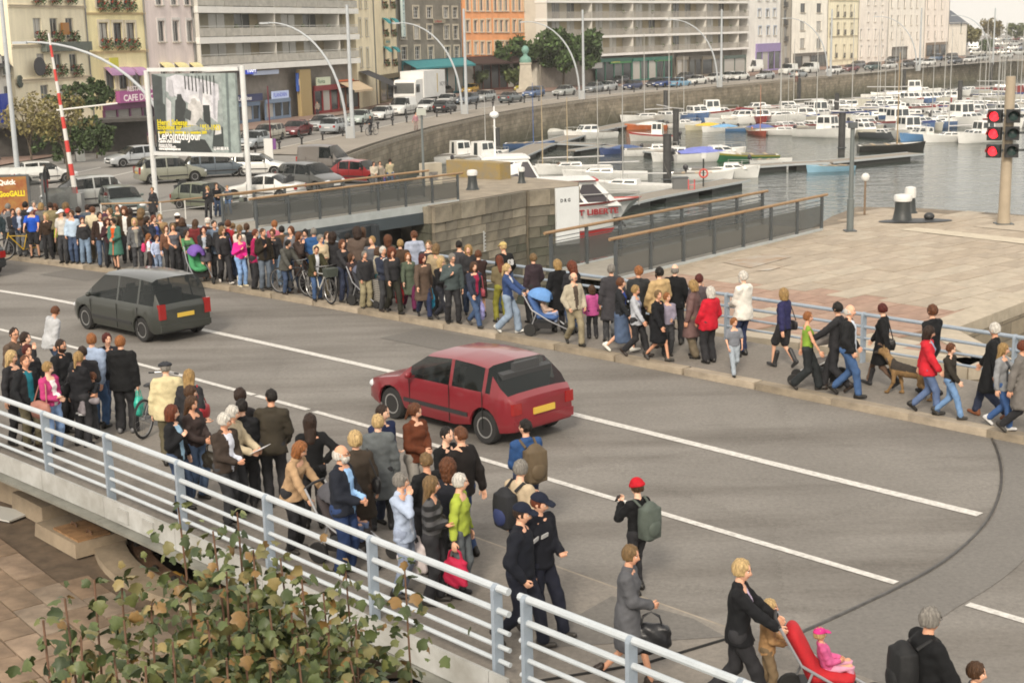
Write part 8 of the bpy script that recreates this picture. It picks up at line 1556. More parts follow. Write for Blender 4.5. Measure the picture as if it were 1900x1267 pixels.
NEAR = [
(22,608,1.80,110,'man with glasses and a strap across a taupe jacket',('jacket','#57493f'),(TR,DK),('crop','dark'),dict(glasses=True)),(44,616,1.76,100,'dark haired man in a black jacket near the picture edge',('jacket',BL),(TR,BL),('short','dark'),dict(arms=('down','chin'))),(90,588,1.78,60,'man in a pale grey jacket standing on the road',('parka','#a9abae'),(JE,JN),('short','auburn'),dict(n=(-5.0,-3.7),z=0.,build=1.3,wide=1.15,lean=14)),(21,651,1.70,120,'blonde woman in a low black top',('sweater',BL),(TR,BL),('long','fair'),F_),
(44,659,1.68,130,'young man in a black jacket over a teal shirt',('jacket','#1d1f22'),(TR,'#6a6450'),('crop','auburn'),dict(inner='#1c6a78')),(50,640,1.66,140,'red haired woman in black behind the teal shirt',('jacket',BL),(TR,DK),('short','mahog'),mk(F_,arms=('down','chin'))),(88,672,1.62,120,'girl in a pink and white top with a rust coloured skirt',('sweater','#b03a70'),(JE,'#7a95bd'),('short','blond'),mk(F_,arms=('cross','hold'),inner='#d8d4d4',id='rustskirt')),(112,630,1.76,110,'bearded man with orange straps over a black jacket',('jacket','#1a1b1e'),(TR,BL),('crop','dark'),dict(beard='dark',glasses=True,id='orange')),
(142,654,1.68,20,'blonde woman with a black shoulder bag carrying a child',('jacket','#1b1c20'),(TR,BL),('tail','blond'),mk(F_,arms=('hold','hold'),id='mother')),(153,647,1.70,340,'dark haired person beyond the mother and child',('jacket',BL),(TR,DK),('crop','dark'),{}),(170,619,1.78,20,'man in a pale blue jacket and jeans, back turned',('jacket','#94a4bd'),(JE,'#3d587c'),('short','ginger'),{}),(197,618,1.70,150,'dark red haired woman beyond the pale blue jacket',('jacket','#22232a'),(JE,JN),('short','mahog'),F_),
(222,624,1.78,10,'teenager in a black hooded jacket beside a bicycle, back turned',('parka','#151618'),('wide',BL),('short','ginger'),dict(id='teen',shoe=('shoe','#6a6a6c'))),(306,672,1.74,350,'man in a flat cap and cream jacket, back turned',('parka','#c6ba94'),(TR,'#5a5442'),('crop','grey'),dict(hat=('flatcap','#33353a'),build=1.15)),(351,686,1.70,10,'woman with long fair hair and a red bag, back turned',('jacket',BL),(TR,BL),('long','blond'),mk(F_,id='redside')),(352,716,1.64,60,'brown haired girl behind the two women',('sweater','#3a3032'),(JE,JN),('short','brown'),F_),
(320,752,1.66,110,'woman with a bob in a black jacket over pale blue',('jacket','#191a1d'),(JE,JN),('bob','red'),mk(F_,inner='#8fb0c8')),(356,736,1.66,120,'brown haired woman with bare forearms and a dark bag',('sweater','#3a302e'),(JE,'#5a7090'),('long','brown'),mk(FH,id='darkbag')),(411,766,1.70,120,'grey haired man in a brown jacket with clasped hands',('jacket','#3b322c'),(TR,DK),('short','white'),dict(arms=('hold','hold'),inner='#c8ccd8',build=1.1)),(426,760,1.70,110,'white haired man in cream holding a sheet of paper',('jacket','#b3a68c'),(TR,DK),('short','white'),dict(arms=('paper','paper'),id='paper')),
(446,720,1.80,20,'man in a dark grey suit, back turned',('suit','#2e2c2e'),(TR,DK),('short','dark'),{}),(447,746,1.72,350,'black haired man with a white collar, back turned',('suit','#17181b'),(TR,BL),('short','black'),{}),(502,722,1.84,350,'tall man in an olive brown suit, back turned',('suit','#38332a'),(TR,BL),('crop','black'),dict(arms=('pocket','pocket'))),(575,769,1.70,350,'long haired woman in black with a hand on her hip, back turned',('suit','#121315'),(TR,BL),('long','dark'),mk(F_,arms=('down','hip'))),
(533,813,1.62,115,'orange haired woman in a beige cardigan pushing a pushchair',('cardigan','#a98c6c'),(TR,BL),('bob','ginger'),mk(F_,arms=('push','push'),lean=18,id='beige')),(633,826,1.78,115,'white bearded man in a navy jacket over a pale blue shirt',('jacket','#1e222c'),(JE,'#2a3c62'),('fringe','white'),dict(beard='white',inner='#8fb4dc',build=1.12,glasses=True)),(658,802,1.70,340,'blonde woman in a long brown coat, back turned',('coat','#3b332b'),(TR,'#4a3a30'),('puffy','fair'),mk(F_,id='browncoat')),(700,769,1.72,350,'fair haired woman in a grey hooded coat, back turned',('coat','#5d6264'),(LE,BL),('short','fair'),mk(F_,shoe=('boot',BL))),
(706,750,1.76,130,'man in navy facing the grey hooded coat',('sweater','#222c4c'),(TR,NV),('crop','dark'),{}),(770,749,1.70,140,'auburn haired woman in a brown leather jacket',('jacket','#5a2f1c'),(TR,'#8a8680'),('tail','auburn'),FH),(823,791,1.72,110,'short haired man in black talking',('sweater','#141517'),(TR,BL),('crop','black'),{}),(852,791,1.84,300,'broad man in a black jacket and jeans, back turned',('jacket','#1b1716'),(JE,'#32466a'),('crop','auburn'),dict(build=1.2)),
(790,841,1.62,330,'fair haired boy in black, back turned',('sweater','#17181a'),(TR,BL),('short','sand'),{}),(830,845,1.62,340,'curly haired woman in a dark waistcoat, back turned',('sweater','#20222a'),(TR,DK),('curly','auburn'),F_),(744,878,1.62,105,'grey haired woman in a pale blue cardigan',('cardigan','#a3b0c6'),(TR,'#8f9ab0'),('short','grey'),mk(F_,inner='#c4ccdc',id='paleblue')),(797,884,1.66,100,'woman in a black and grey striped jumper with crossed arms',('sweater',stripemat('#17181a','#4a4a4c',8)),(TR,BL),('long','sand'),mk(F_,arms=('cross','cross'),id='striped')),
(849,883,1.62,115,'white blonde woman in a lime green blouse',('shirt','#9fae44'),(JE,'#5c6266'),('short','white'),mk(F_,id='lime',shoe=('boot','#26262a'))),(974,775,1.76,330,'man in a blue jacket with a brown backpack',('jacket','#2b4a78'),(JE,NV),('crop','black'),dict(n=(-5.2,-2.0),z=0.,id='brownpack',stance='walk')),(964,855,1.74,50,'grey haired man in a beige shirt with a black backpack',('shirt','#b7a68c'),(TR,NV),('short','grey'),dict(id='blackpack')),(962,929,1.78,115,'officer in a dark navy jacket and cap holding the rail',('jacket','#151821'),(TR,'#171a26'),('crop','dark'),dict(hat=('police','#161c2c'),arms=('down','pocket'),stance='walk',build=1.08,id='cop1')),
(1000,915,1.78,125,'second officer in a cap with arms folded',('jacket','#14161e'),(TR,'#161926'),('crop','red'),dict(hat=('police','#161c2c'),arms=('hold','down'),stance='walk',id='cop2')),(1183,899,1.70,320,'young woman in a red woollen hat with a grey-green backpack',('sweater','#131416'),(LE,BL),('short','brown'),mk(F_,hat=('beanie','#b01826'),arms=('phone','down'),id='greenpack',n=(-5.6,-4.0),z=0.)),(1163,1008,1.62,95,'grey haired woman in a grey coat with a black handbag',('coat','#55565a'),('skirt','#3c3a3e'),('short','sand'),mk(FW,arms=('down','hold'),id='greycoat')),
(1371,1034,1.68,95,'fair haired woman in a black suit pushing a red pushchair',('suit','#16171a'),(TR,BL),('short','fair'),mk(F_,arms=('push','push'),stance='walk',inner='#b8a8c0',id='redpush',n=(-8.0,-5.9))),(1424,1132,1.10,100,'small fair child in tan beside the red pushchair',('jacket','#a8845c'),(TR,'#7a6850'),('short','fair'),dict(n=(-8.2,-6.0))),(1726,1122,1.76,80,'grey haired man with glasses in a black padded jacket',('parka','#141517'),(TR,BL),('short','grey'),dict(glasses=True,stance='walk',id='padded',n=(-9.5,-5.5),arms=('fwd','fwd'),build=1.1)),(1808,1234,1.22,100,'brown haired child at the bottom edge of the picture',('jacket','#5a5a60'),(JE,JN),('short','brown'),dict(n=(-10.5,-6.5)))]
EX = []
rx = random.Random(33)
for k,(u,vh,cn,cc,ref) in enumerate(((15,379,'grey','#6a6c70','the teal jacket'),(62,373,'maroon','#5a2a30','the blue cyclist'),(101,380,'sand coloured','#a08c6c','the lime green top'),(121,377,'black','#2a2a2d','the red cap'),(160,380,'slate','#4a525c','the black sweater'),(193,383,'plum','#4c3040','the white shirted young man'),(217,381,'dark green','#34483c','the green coat'),(240,387,'navy','#2d3448','the curly haired man'),(262,388,'brown','#4e3a2c','the grey cardigan'),(296,398,'tan','#8c7454','the two small children'),(338,405,'charcoal','#3a3c40','the sleeveless top'),(362,408,'dark red','#6c2a2c','the green pushchair'),(397,412,'grey-blue','#5c6a7c','the purple bag'),(432,415,'olive','#5c5a3c','the pink girl'),(458,417,'black','#2c2c30','the magenta cardigan'),(522,420,'brown','#54402f','the boy on the dark bicycle'),(540,424,'grey','#62646a','the brown wool coat'),(566,426,'dark blue','#2f3c58','the olive jacketed boy'),(606,430,'cream','#b0a48c','the dark haired woman'),(645,434,'black','#2a2a2d','the tall man'),(690,440,'grey','#54565c','the shopping trolley'),(742,445,'dark brown','#443428','the red carrier bag'),(808,452,'beige','#9c8c70','the broad man'),(868,458,'black','#2a2a2d','the slate jacket'))):
 fm = rx.random() < .5; EX.append((u,vh,rx.uniform(1.6,1.8),rx.choice([0,20,340,150,190,170,10]),'%s in a %s jacket deep in the crowd behind %s' % ('woman' if fm else 'man',cn,ref),(rx.choice(['jacket','parka','sweater']),cc),(TR,rx.choice([BL,DK,JN,GY])),(rx.choice(['bob','long','curly','tail'] if fm else ['short','crop','short']),rx.choice(['brown','dark','sand','auburn','grey','black','blond'])),dict(fem=fm)))
put(EX,3.95,6.35,.125,FARP,.033)
near = put(NEAR,-8.2,-4.6,.055,NEARP,.024)
# ---- strollers through the town
BACK = 'people by the car park and the street'
def walker(u,v,h,hd,lab,top,bot,hair,**o): p = GT(u,v); return person(p,h,hd,lab,top,bot,hair,group=BACK,vox=.034,**o)
w1 = walker(287,412,1.68,200,'woman in black with a grey bag crossing the car park',('coat',BL),(TR,BL),('short','sand'),fem=True); side_bag(w1,1,'#8a8c94','large grey bag of the woman in the car park')
walker(388,407,1.62,170,'long haired girl in black by the ramp railing',('jacket',BL),(TR,BL),('long','blond'),fem=True); walker(405,402,1.66,160,'dark haired woman in black by the ramp railing',('jacket','#15161a'),(JE,JN),('short','brown'),fem=True,arms=('hold','hold')); walker(425,398,1.45,190,'fair haired girl in a grey jacket by the ramp railing',('jacket','#4a525c'),(JE,'#5a7aa8'),('short','blond'),fem=True)
walker(695,356,1.70,150,'person in a pale jacket behind the footbridge railing',('jacket','#b0a898'),(TR,GY),('short','dark')); w2 = walker(726,352,1.76,0,'man in a sand coloured shirt looking at the boats',('shirt','#9c947a'),(JE,'#4a5a70'),('short','dark')); w3 = walker(707,354,1.68,170,'person with a bright blue bag by the footbridge',('jacket','#8c8478'),(TR,DK),('short','brown'),fem=True); hand_bag(w3,0,'#1f3f9c','bright blue bag by the footbridge','tote')
walker(86,360,1.70,160,'person in black and red by the bus shelter',('jacket','#1c1c20'),(TR,'#7a1c20'),('short','brown')); walker(590,217,1.72,200,'shopper in a grey jacket outside the red shop',('jacket','#7c746c'),(TR,DK),('short','dark')); walker(772,243,1.68,150,'walker in a pink top on the promenade',('shirt','#a87c84'),(TR,'#8a7a74'),('short','dark'),fem=True); w4 = walker(688,252,1.76,215,'cyclist in black on the promenade',('jacket',BL),(TR,BL),('crop','dark'),arms=('bars','bars')); bicycle(GT(688,253)+np.array([.1,.1,.05]),215,'#25272a','dark bicycle of the promenade cyclist'); walker(1478,153,1.74,200,'walker in a white shirt on the far promenade',('shirt','#d0ccc4'),(TR,'#6a3a34'),('short','brown'))
# ---- bags, packs and hand luggage
hand_bag(far['redbag'],0,'#a81420','bright red carrier bag held by the curly haired woman','plastic',1.1); hand_bag(far['tweed'],0,'#2f9fc8','bright blue carrier bag held by the tweed coat','plastic',.95); hand_bag(far['lav'],0,'#8f8fc4','lavender carrier bag held by the navy jacket','plastic',1.15); hand_bag(far['whitebag'],1,'#d4d4d2','white carrier bag of the blonde woman','plastic',.85); side_bag(far['lav'],0,'#9a4450','dusty red shoulder bag of the navy jacket',.95,.8); side_bag(far['bluepush'],0,'#b0a48c','cream shoulder bag of the denim jacket',.95,1.1); side_bag(far['blackbag'],1,'#141416','black shoulder bag beside the beige jacket'); hand_bag(far['denim'],0,'#4c4e50','grey handbag of the long denim skirt','hand',1.1); hand_bag(far['elder'],0,'#55504a','patterned handbag of the elderly woman','hand',1.1); side_bag(far['shorts'],1,'#1c1c20','black shoulder bag of the navy jacket walker',.95,.8); side_bag(far['leather'],1,'#19191b','black bag of the leather coat',.9); side_bag(far['purplebag'],0,'#5a4a8c','small purple bag of the blonde woman',.95,.6); back_pack(far['pinkgirl'],'#c02c62','pink satchel of the small girl',.8); side_bag(far['greyw'],0,'#2b2b2f','dark shoulder bag of the grey cardigan',1.0,1.1)
back_pack(near['brownpack'],'#5a4c38','brown backpack on the blue jacket',1.1); back_pack(near['blackpack'],'#15171c','black backpack on the beige shirt',1.05,'#24305c'); back_pack(near['greenpack'],'#4c554e','grey-green backpack under the red hat',1.15); back_pack(near['padded'],'#101113','black backpack on the padded jacket',1.05); hand_bag(near['greycoat'],1,'#16171b','large black handbag of the grey coat','hand',1.35); hand_bag(near['greycoat'],0,'#8a5c38','tan bag of the grey coat','hand',1.1); side_bag(near['redside'],1,'#9c1420','red shoulder bag of the long haired woman',1.05,1.1); side_bag(near['mother'],0,'#141416','black shoulder bag of the mother',1.05,1.1); hand_bag(near['paleblue'],0,'#d2c8c8','white paper bag of the pale blue cardigan','tote',1.15); side_bag(near['striped'],0,'#3a3028','brown buckled bag of the striped jumper',1.08,.9); hand_bag(near['lime'],1,'#b01840','pink-red bag of the lime blouse','tote'); side_bag(near['browncoat'],1,'#18181a','black bag of the brown coat',1.0); hand_bag(near['darkbag'],0,'#2a261e','dark brown handbag of the bare-armed woman','hand',1.1); side_bag(near['rustskirt'],1,'#9a6a5c','rust coloured cloth bag of the girl in pink',.92,1.3); hand_bag(near['teen'],1,'#35b09c','turquoise carrier bag of the teenager','plastic',.9)
i = near['paper']; q = wpt(i,(i['hand'][0]+i['hand'][1])/2+np.array([0,.10,.03])); b = MB(); b.box((0,0,0),(.30,.21,.006)); o = tag(b.build('paper_sheet',[M('paper',(.7,.7,.72),.7)],None,q,(rad(25),0,i['root'].rotation_euler[2])),'sheet of white paper held by the white haired man','paper')
i = near['mother']; q = wpt(i,i['tf']((.17,.20,1.0))); person((q[0],q[1],q[2]-.52),1.02,235,'small child in a dark jacket carried on the mother\'s arm',('jacket','#1d1f24'),('wide','#8a8488'),('short','auburn'),stance='sit',seat=.62,group=NEARP,vox=.03,arms=('hold','fwd'),shoe=('shoe','#c8c8c8'))
for c_,(i,mx) in enumerate(((near['cop1'],-.10),(near['cop2'],.09))): q = wpt(i,i['tf']((mx,.155,1.3))); b = MB(); b.box((0,0,0),(.13,.015,.045)); tag(b.build('badge',[M('badge_grey',(.4,.4,.4),.5)],None,q,(rad(-8),0,i['root'].rotation_euler[2])),'pale badge strip on the %s officer\'s jacket' % ('first','second')[c_],'badge')
i = far['print']; q = wpt(i,i['tf']((.03,-.165,1.24))); tt = thing('jersey_print','white number print on the black top','print',q,i['root'].rotation_euler[2]); text('digits','83',.2,tt,M('print_white',(.6,.6,.6),.7),plane_M((.13,0,-.05),(-1,0,0)),.006,bold=.008)
i = near['greenpack']; q = wpt(i,i['hand'][0]+np.array([0,.06,.05])); b = MB(); b.box((0,0,0),(.05,.015,.1)); tag(b.build('phone',[PLASTIC],None,q,(rad(30),0,i['root'].rotation_euler[2])),'black mobile phone held by the red hat','phone')
# ---- bicycles and pushchairs beside their people
def ahead(i,f,r=0.): return wpt(i,(r,f,0))
def hdg(i): return -math.degrees(i['root'].rotation_euler[2])
i = far['bike_y']; p = ahead(i,.05,.42); bicycle((p[0],p[1],.125),hdg(i)+72,'#b8951c','yellow mountain bicycle of the blue shirted cyclist'); i = far['bike1']; p = ahead(i,.26); bicycle((p[0],p[1],.125),hdg(i),'#34383c','dark bicycle of the boy in the grey hooded top'); i = far['bike2']; p = ahead(i,.26); bicycle((p[0],p[1],.125),hdg(i),'#c8c8c4','white bicycle with a front basket',basket=True)
i = near['teen']; p = ahead(i,.15,.55); bicycle((p[0],p[1],.055),hdg(i)+5,'#2a2c30','dark bicycle wheeled by the teenager'); p = stand_at(133,432,1.0,5.2,6.2,.125)[0]; bicycle(p,140,'#2c2c30','black bicycle standing in the crowd')
def push(i,col,lab,hood=None,d=.92,child=None,z=.125,**k):
 p = ahead(i,d); t = stroller((p[0],p[1],z),hdg(i),col,lab,hood,**k)
 if child: q = p; person((q[0]-.0,q[1],z+.02),.92,hdg(i),child[0],('jacket',child[1]),(TR,child[2]),('short',child[3]),stance='sit',seat=.90,group='children in pushchairs',vox=.03,arms=('hold','hold'),lean=-18,hat=child[4] if len(child) > 4 else None)
push(far['purple'],'#3f8a5a','purple and green pushchair in the crowd','#6a4c9c'); push(far['darkpush'],'#2e3038','dark grey pushchair with a pink toy','#5a5e70'); push(far['bluepush'],'#3f5f94','three wheeled blue pushchair','#5f8cc4',three=True,child=('small child in the blue pushchair','#b8a090','#8a9cc0','brown')); push(near['beige'],'#3a3436','grey pushchair with a child in red','#4a4a50',z=.055,child=('child in a red jacket in the grey pushchair','#b41c20','#6a7a9a','auburn')); push(near['redpush'],'#b01822','red pushchair with pale grey side panels',0,z=.055,child=('child in pink in the red pushchair','#c45a8a','#c890a8','fair',('cap','#c0307a')))
p = wpt(far['whitepush'],(-.55,.25,0)); stroller((p[0],p[1],.125),290,'#6a6664','grey and white pushchair with small wheels','#8a8480',frame=(.6,.6,.6))
i = far['trolley']; p = wpt(i,(-.38,.1,0)); t = thing('shopping_trolley','striped grey shopping trolley of the older man','trolley',(p[0],p[1],.125),i['root'].rotation_euler[2]); b = MB(); b.box((0,0,.42),(.34,.26,.62),taper=1.06); b.build('sack',[stripemat('#a8a49c','#5c5a58',22)],t)
for s in (-1,1): b = MB(); b.lathe([(.07,-.02),(.07,.02)],12,(s*.17,-.1,.07),'X'); b.build('wheel',[TYRE],t)
b = MB(); b.tube([(-.13,-.13,.1),(-.13,-.17,.95),(.13,-.17,.95),(.13,-.13,.1)],.012,6); b.build('handle',[ALU],t,smooth=True)
# ---- the dog
def dog(p,hd,label):
 t = thing('dog',label,'dog',p,-rad(hd)); pr = [((0,.28,.50),(0,.05,.48),.135,.125,(.85,1,1)),((0,.05,.48),(0,-.32,.47),.12,.105,(.85,1,1)),((0,.33,.56),(0,.52,.74),.085,.065),((0,.54,.77),(0,.60,.78),.075,.068),((0,.62,.765),(0,.74,.735),.048,.032),((0,-.38,.50),(0,-.55,.34),.035,.03),((0,-.55,.34),(0,-.64,.16),.032,.018)]
 for s,dy in ((-1,.12),(1,-.10)):
  pr += [((s*.08,.27,.44),(s*.085,.24+dy*.3,.25),.055,.035),((s*.085,.24+dy*.3,.25),(s*.085,.27+dy,.04),.032,.024),((s*.085,.27+dy,.035),(s*.085,.33+dy,.028),.028,.024)]
  pr += [((s*.075,-.32,.44),(s*.085,-.24-dy*.4,.28),.085,.05),((s*.085,-.24-dy*.4,.28),(s*.085,-.44-dy,.17),.042,.028),((s*.085,-.44-dy,.17),(s*.085,-.41-dy,.035),.026,.023),((s*.085,-.41-dy,.03),(s*.085,-.34-dy,.028),.026,.022)]; pr += [((s*.045,.53,.83),(s*.05,.53,.93),.03,.008)]
 lo,hi = bounds(pr,.02); lo,P = grid(lo,hi,.018); V,F = surfnet(field(P,pr,.03)+.004*np.sin(P[...,1]*70)*np.sin(P[...,2]*60),lo,.018); c = V[F].mean(1); m = (((c[:,2] > .50) & (c[:,1] < .35)) | (c[:,1] > .66) | ((c[:,1] < -.45) & (c[:,2] > .3))).astype(int)
 link(D.objects.new('body',mesh('body',V,F,[M('fur_tan',(.24,.145,.06),.9,.3,12,.5,60),M('fur_black',(.035,.028,.022),.9,.3,12,.5,60)],m,True)),t)
 for s in (-1,1): b = MB(); b.ell((s*.045,.635,.80),(.012,.012,.012),8,5); b.build('eye',[EYED],t,smooth=True)
 b = MB(); b.tube([(.085*math.cos(a),.43+.03*math.sin(a),.64+.06*math.sin(a)) for a in np.linspace(0,6.28,15)[:-1]],.012,5,closed=True); b.build('collar',[PLASTIC],t)
p = G(1685,735,.125); s_,n_ = SN(p); dog(RD(s_,max(4.2,n_),.125),318,'tan and black shepherd dog beside the leather coat')
# ================================================================== below the near railing
ZL = -1.9
CONC = M('old_concrete',(.30,.24,.17),.9,.3,1.2,.5,8); CONCD = M('dark_concrete',(.14,.11,.08),.9,.35,1.5,.5,8); RUST = M('rusty_iron',(.17,.095,.055),.8,.4,5,.4,20)  # CONCD: a darker concrete tone for the pit wall and floor
PC = np.array([-2.7,25.8]); R0 = 4.1
yard = [(-40,46),(-16,40),(-10,31.5)]+[tuple(PC+(R0+1.05)*np.array([math.cos(a),math.sin(a)])) for a in np.radians(np.arange(160,262,6))]+[(-2.3,19.4),(-2.6,18.4),(-2.9,8),(-40,8)]
yd = struct(poly('lower_yard',yard,M('yard_bedding',(.13,.095,.065),.95,.3,3),ZL-.04))
an = rad(-52); dx = np.array([math.cos(an),math.sin(an)]); dy = np.array([-dx[1],dx[0]]); O = np.array([-7,20.]); rr = random.Random(9)
YS = [M('yard_slab',c,.88,.45,1.3,.7,7,detail=7) for c in ((.255,.18,.12),(.235,.165,.11),(.28,.205,.145),(.215,.155,.105),(.25,.195,.145))]; YS_P = [(-40,8),(-3.1,8),(-3.1,17.6),(-4.6,19.9),(-6.3,22),(-7.6,23.3),(-9.9,26),(-14,31),(-40,42)]
for r_ in range(-28,32):
 x = -26+rr.random()
 while x < 26:
  L = rr.choice([.6,.8,1.0,1.3]); c = O+dx*(x+L/2)+dy*(r_*.52+.26)
  if c[1] > 7 and all(inpoly(*(c+dx*a*L*.5+dy*b_*.25),YS_P) for a in (-1,1) for b_ in (-1,1)):
   u,v,_ = PJ((c[0],c[1],ZL))
   if -330 < u < 1000 and v < 1500: me = shared(('ysl',L),lambda: (lambda m: (m.box((0,0,0),(L-.022,.498,.08),taper=.99),m.me('paving_slab',[YS[0]]))[1])(MB())); inst('paving_slab',me,yd,(c[0],c[1],ZL+rr.uniform(-.01,.012)-.03),(rad(rr.uniform(-.5,.5)),0,an),mats=[rr.choice(YS)])
  x += L
# stone kerb of the pit, blocks and plinths, in plan along the yard edge
def blk(px,w,d,h,label,rz=0.,mat=CONC,z0=ZL,name='stone_block_plinth'):
 p = G(px[0],px[1],z0); b = MB(); b.box((0,0,h/2),(w,d,h),taper=.96); return tag(b.build(name,[mat],None,p,(0,0,rz)),label,'block')
blk((92,950),1.4,.9,.36,'worn stone block below the railing',rad(-48)); blk((150,1002),1.7,1.0,.26,'low concrete plinth carrying the iron plate',rad(-48),CONC); blk((20,905),5,1.2,.5,'long stone step under the bridge girder',rad(-40),CONC)
p = G(152,990,ZL+.22); t = thing('iron_cover','rusty square iron cover plate on its plinth','cover',p,rad(-48)); b = MB(); b.box((0,0,.04),(1.0,.62,.07)); b.build('plate',[M('rusty_plate',(.30,.17,.08),.8,.4,5)],t)
for s in (-1,1): b = MB(); b.tube([(s*.3-.1,0,.08),(s*.3-.08,0,.14),(s*.3+.08,0,.14),(s*.3+.1,0,.08)],.015,5); b.build('lift_handle',[RUST],t)
b = MB(); b.box((0,0,.02),(.9,.55,.03)); tag(b.build('white_plate',[M('pale_plate',(.55,.55,.52),.6)],None,G(8,955,ZL+.01),(0,0,rad(-30))),'pale plate lying on the yard at the picture edge','plate')
# round pit with the rack ring
cx,cy = PC
t = thing('turning_pit','round rusty turning ring set in a concrete pit under the bridge','pit',(cx,cy,ZL))
def ring(r0,r1,z0,z1,name,mat,n=64,a0=0.,a1=2*math.pi):
 b = MB(); V = []; A = np.linspace(a0,a1,n)
 for a in A: V += [(r0*math.cos(a),r0*math.sin(a),z0),(r1*math.cos(a),r1*math.sin(a),z0),(r1*math.cos(a),r1*math.sin(a),z1),(r0*math.cos(a),r0*math.sin(a),z1)]
 F = []
 for i in range(n-1):
  for k in range(4): F.append((4*i+k,4*i+4+k,4*i+4+(k+1) % 4,4*i+(k+1) % 4))
 b.raw(V,[f[::-1] for f in F]); return b.build(name,[mat],t)
ring(R0+.5,R0+1.05,-.6,.10,'kerb_ring',CONC); ring(R0+.1,R0+.5,-.6,-.02,'rack_ring',RUST); ring(R0-.06,R0+.1,-1.4,-.25,'pit_wall',CONCD); b = MB(); b.lathe([(0.1,-1.45),(R0,-1.4)],40); b.build('pit_floor',[CONCD],t)
for k in range(40): a = 2*math.pi*k/40; b = MB(); b.lathe([(.055,0),(.055,.05),(.03,.08)],8); b.build('bolt',[M('dark_iron',(.03,.026,.022),.7)],t,((R0+.3)*math.cos(a),(R0+.3)*math.sin(a),-.02))
for k in range(5): a = 2.2+.42*k; b = MB(); b.box((0,0,0),(.3,.05,.3)); b.build('marker',[M('ochre',(.5,.28,.04),.7)],t,((R0+.09)*math.cos(a),(R0+.09)*math.sin(a),-.16),(0,0,a+math.pi/2))
# dark trench toward the bridge end, boulder, abutment
b = MB(); b.prism([(-2.5,8),(9,8),(9,24),(-2.2,20.2)],-6,-3.6); tag(b.build('trench_floor',[M('trench',(.02,.02,.019),.9)],None),'dark trench floor below the bridge end','trench')
ab = MB(); ab.prism([tuple(RD(67.25,-8.75)[:2]),tuple(RD(67.25,-8.35)[:2]),tuple(RD(90,-8.35)[:2]),tuple(RD(90,-12)[:2]),tuple(RD(68.6,-9.6)[:2])],-6,-.03); tag(ab.build('abutment',[M('mossy_stone',(.24,.205,.14),.9,.35,1.6,.5,9,col2=(.16,.15,.08))],None),'mossy stone abutment at the bridge end','wall')
lo,P = grid((-.7,-.55,-.45),(.7,.55,.45),.05); q = ell_d(P,(0,0,0),(.6,.45,.38))+.05*np.sin(P[...,0]*7+1)*np.sin(P[...,1]*6)*np.cos(P[...,2]*5); V,F = surfnet(q,lo,.05); o = tag(link(D.objects.new('boulder',mesh('boulder',V,F,[M('boulder',(.34,.28,.20),.9,.2,3,.5,14)],smooth=True)),None,G(868,1272,-1.5)),'pale rounded boulder at the bottom edge','boulder')
# ---- the maple shrub in front
def maple_leaf():
 pts = [(0,0),(.2,.02),(.40,.12),(.38,.28),(.54,.46),(.42,.58),(.30,.62),(.20,.82),(0,.98),(-.20,.82),(-.30,.62),(-.42,.58),(-.54,.46),(-.38,.28),(-.40,.12),(-.2,.02)]
 V = [(x,y-.05,-.6*abs(x)**1.3-.35*(y-.4)**2+.03*math.sin(9*x)) for x,y in pts]+[(0,.38,.03)]; n = len(pts); return V,[(n,i,(i+1) % n) for i in range(n)]
LV,LF = maple_leaf(); LC = [(.045,.062,.022),(.065,.085,.028),(.09,.10,.032),(.12,.11,.042),(.16,.095,.032),(.20,.155,.06),(.15,.165,.07),(.036,.052,.022)]
LM = [M('maple_leaf',c,.5,.25,3,spec=.4,col2=tuple(min(1,x*1.45) for x in c)) for c in LC]
lme = [mesh('leaf',LV,LF,[m],smooth=True) for m in LM]
t = thing('maple_shrub','leafy maple saplings with browning leaves in front of the railing','shrub',(0,0,ZL)); rg = np.random.default_rng(12); leaves = []
STEMS = [(330,935,8.6),(225,1075,8.0),(175,1075,7.6),(395,985,8.5),(440,950,8.8),(470,1020,8.4),(520,1035,8.5),(560,1075,8.2),(640,1045,8.9),(750,1040,9.2),(120,1110,7.3),(80,1150,7.0),(600,1100,8.3),(420,1060,8.0),(350,1100,7.6),(230,1150,7.2),(500,1130,7.7),(280,1120,7.4),(150,1180,6.9),(660,1150,8.0),(450,1180,7.3),(550,1180,7.5),(320,1190,7.0),(385,1150,7.4),(610,1160,7.9),(210,1210,6.9),(120,1240,6.7),(420,1220,7.1),(500,1230,7.3),(270,1235,6.8),(580,1235,7.6),(650,1225,7.8),(360,1240,6.9),(460,1105,7.9),(540,1120,8.0)]
for k,(u,v,y) in enumerate(STEMS):
 top = YP(u,v,y); base = np.array([top[0]*.92+rg.normal()*.15,y-.2+rg.normal()*.2,ZL]); mid = (top+base)/2+np.array([rg.normal()*.06,rg.normal()*.06,0]); b = MB(); P = [base*(1-q)**2+mid*2*q*(1-q)+top*q*q for q in np.linspace(0,1,10)]; b.tube([p-np.array([0,0,ZL]) for p in P],[.022-.016*i/9 for i in range(10)],6); b.build('stem',[M('twig',(.14,.075,.045),.8)],t,smooth=True)
 H = top[2]-base[2]; n = 34
 for i in range(n):
  q = 1-(i/n)*.72; c = base*(1-q)**2+mid*2*q*(1-q)+top*q*q
  for sd in range(4):
   a = i*2.4+sd*2.1+rg.normal()*.4; out = np.array([math.cos(a),math.sin(a),.25+rg.normal()*.2]); ln = rg.uniform(.05,.24) if i > 1 else .03; sz = rg.uniform(.055,.115)*(0.8 if i < 2 else 1); leaves.append((c+out*ln,a,sz,rg.normal()*.7,rg.uniform(-.9,.5),int(rg.choice(8,p=[.19,.22,.2,.12,.08,.04,.04,.11]))))
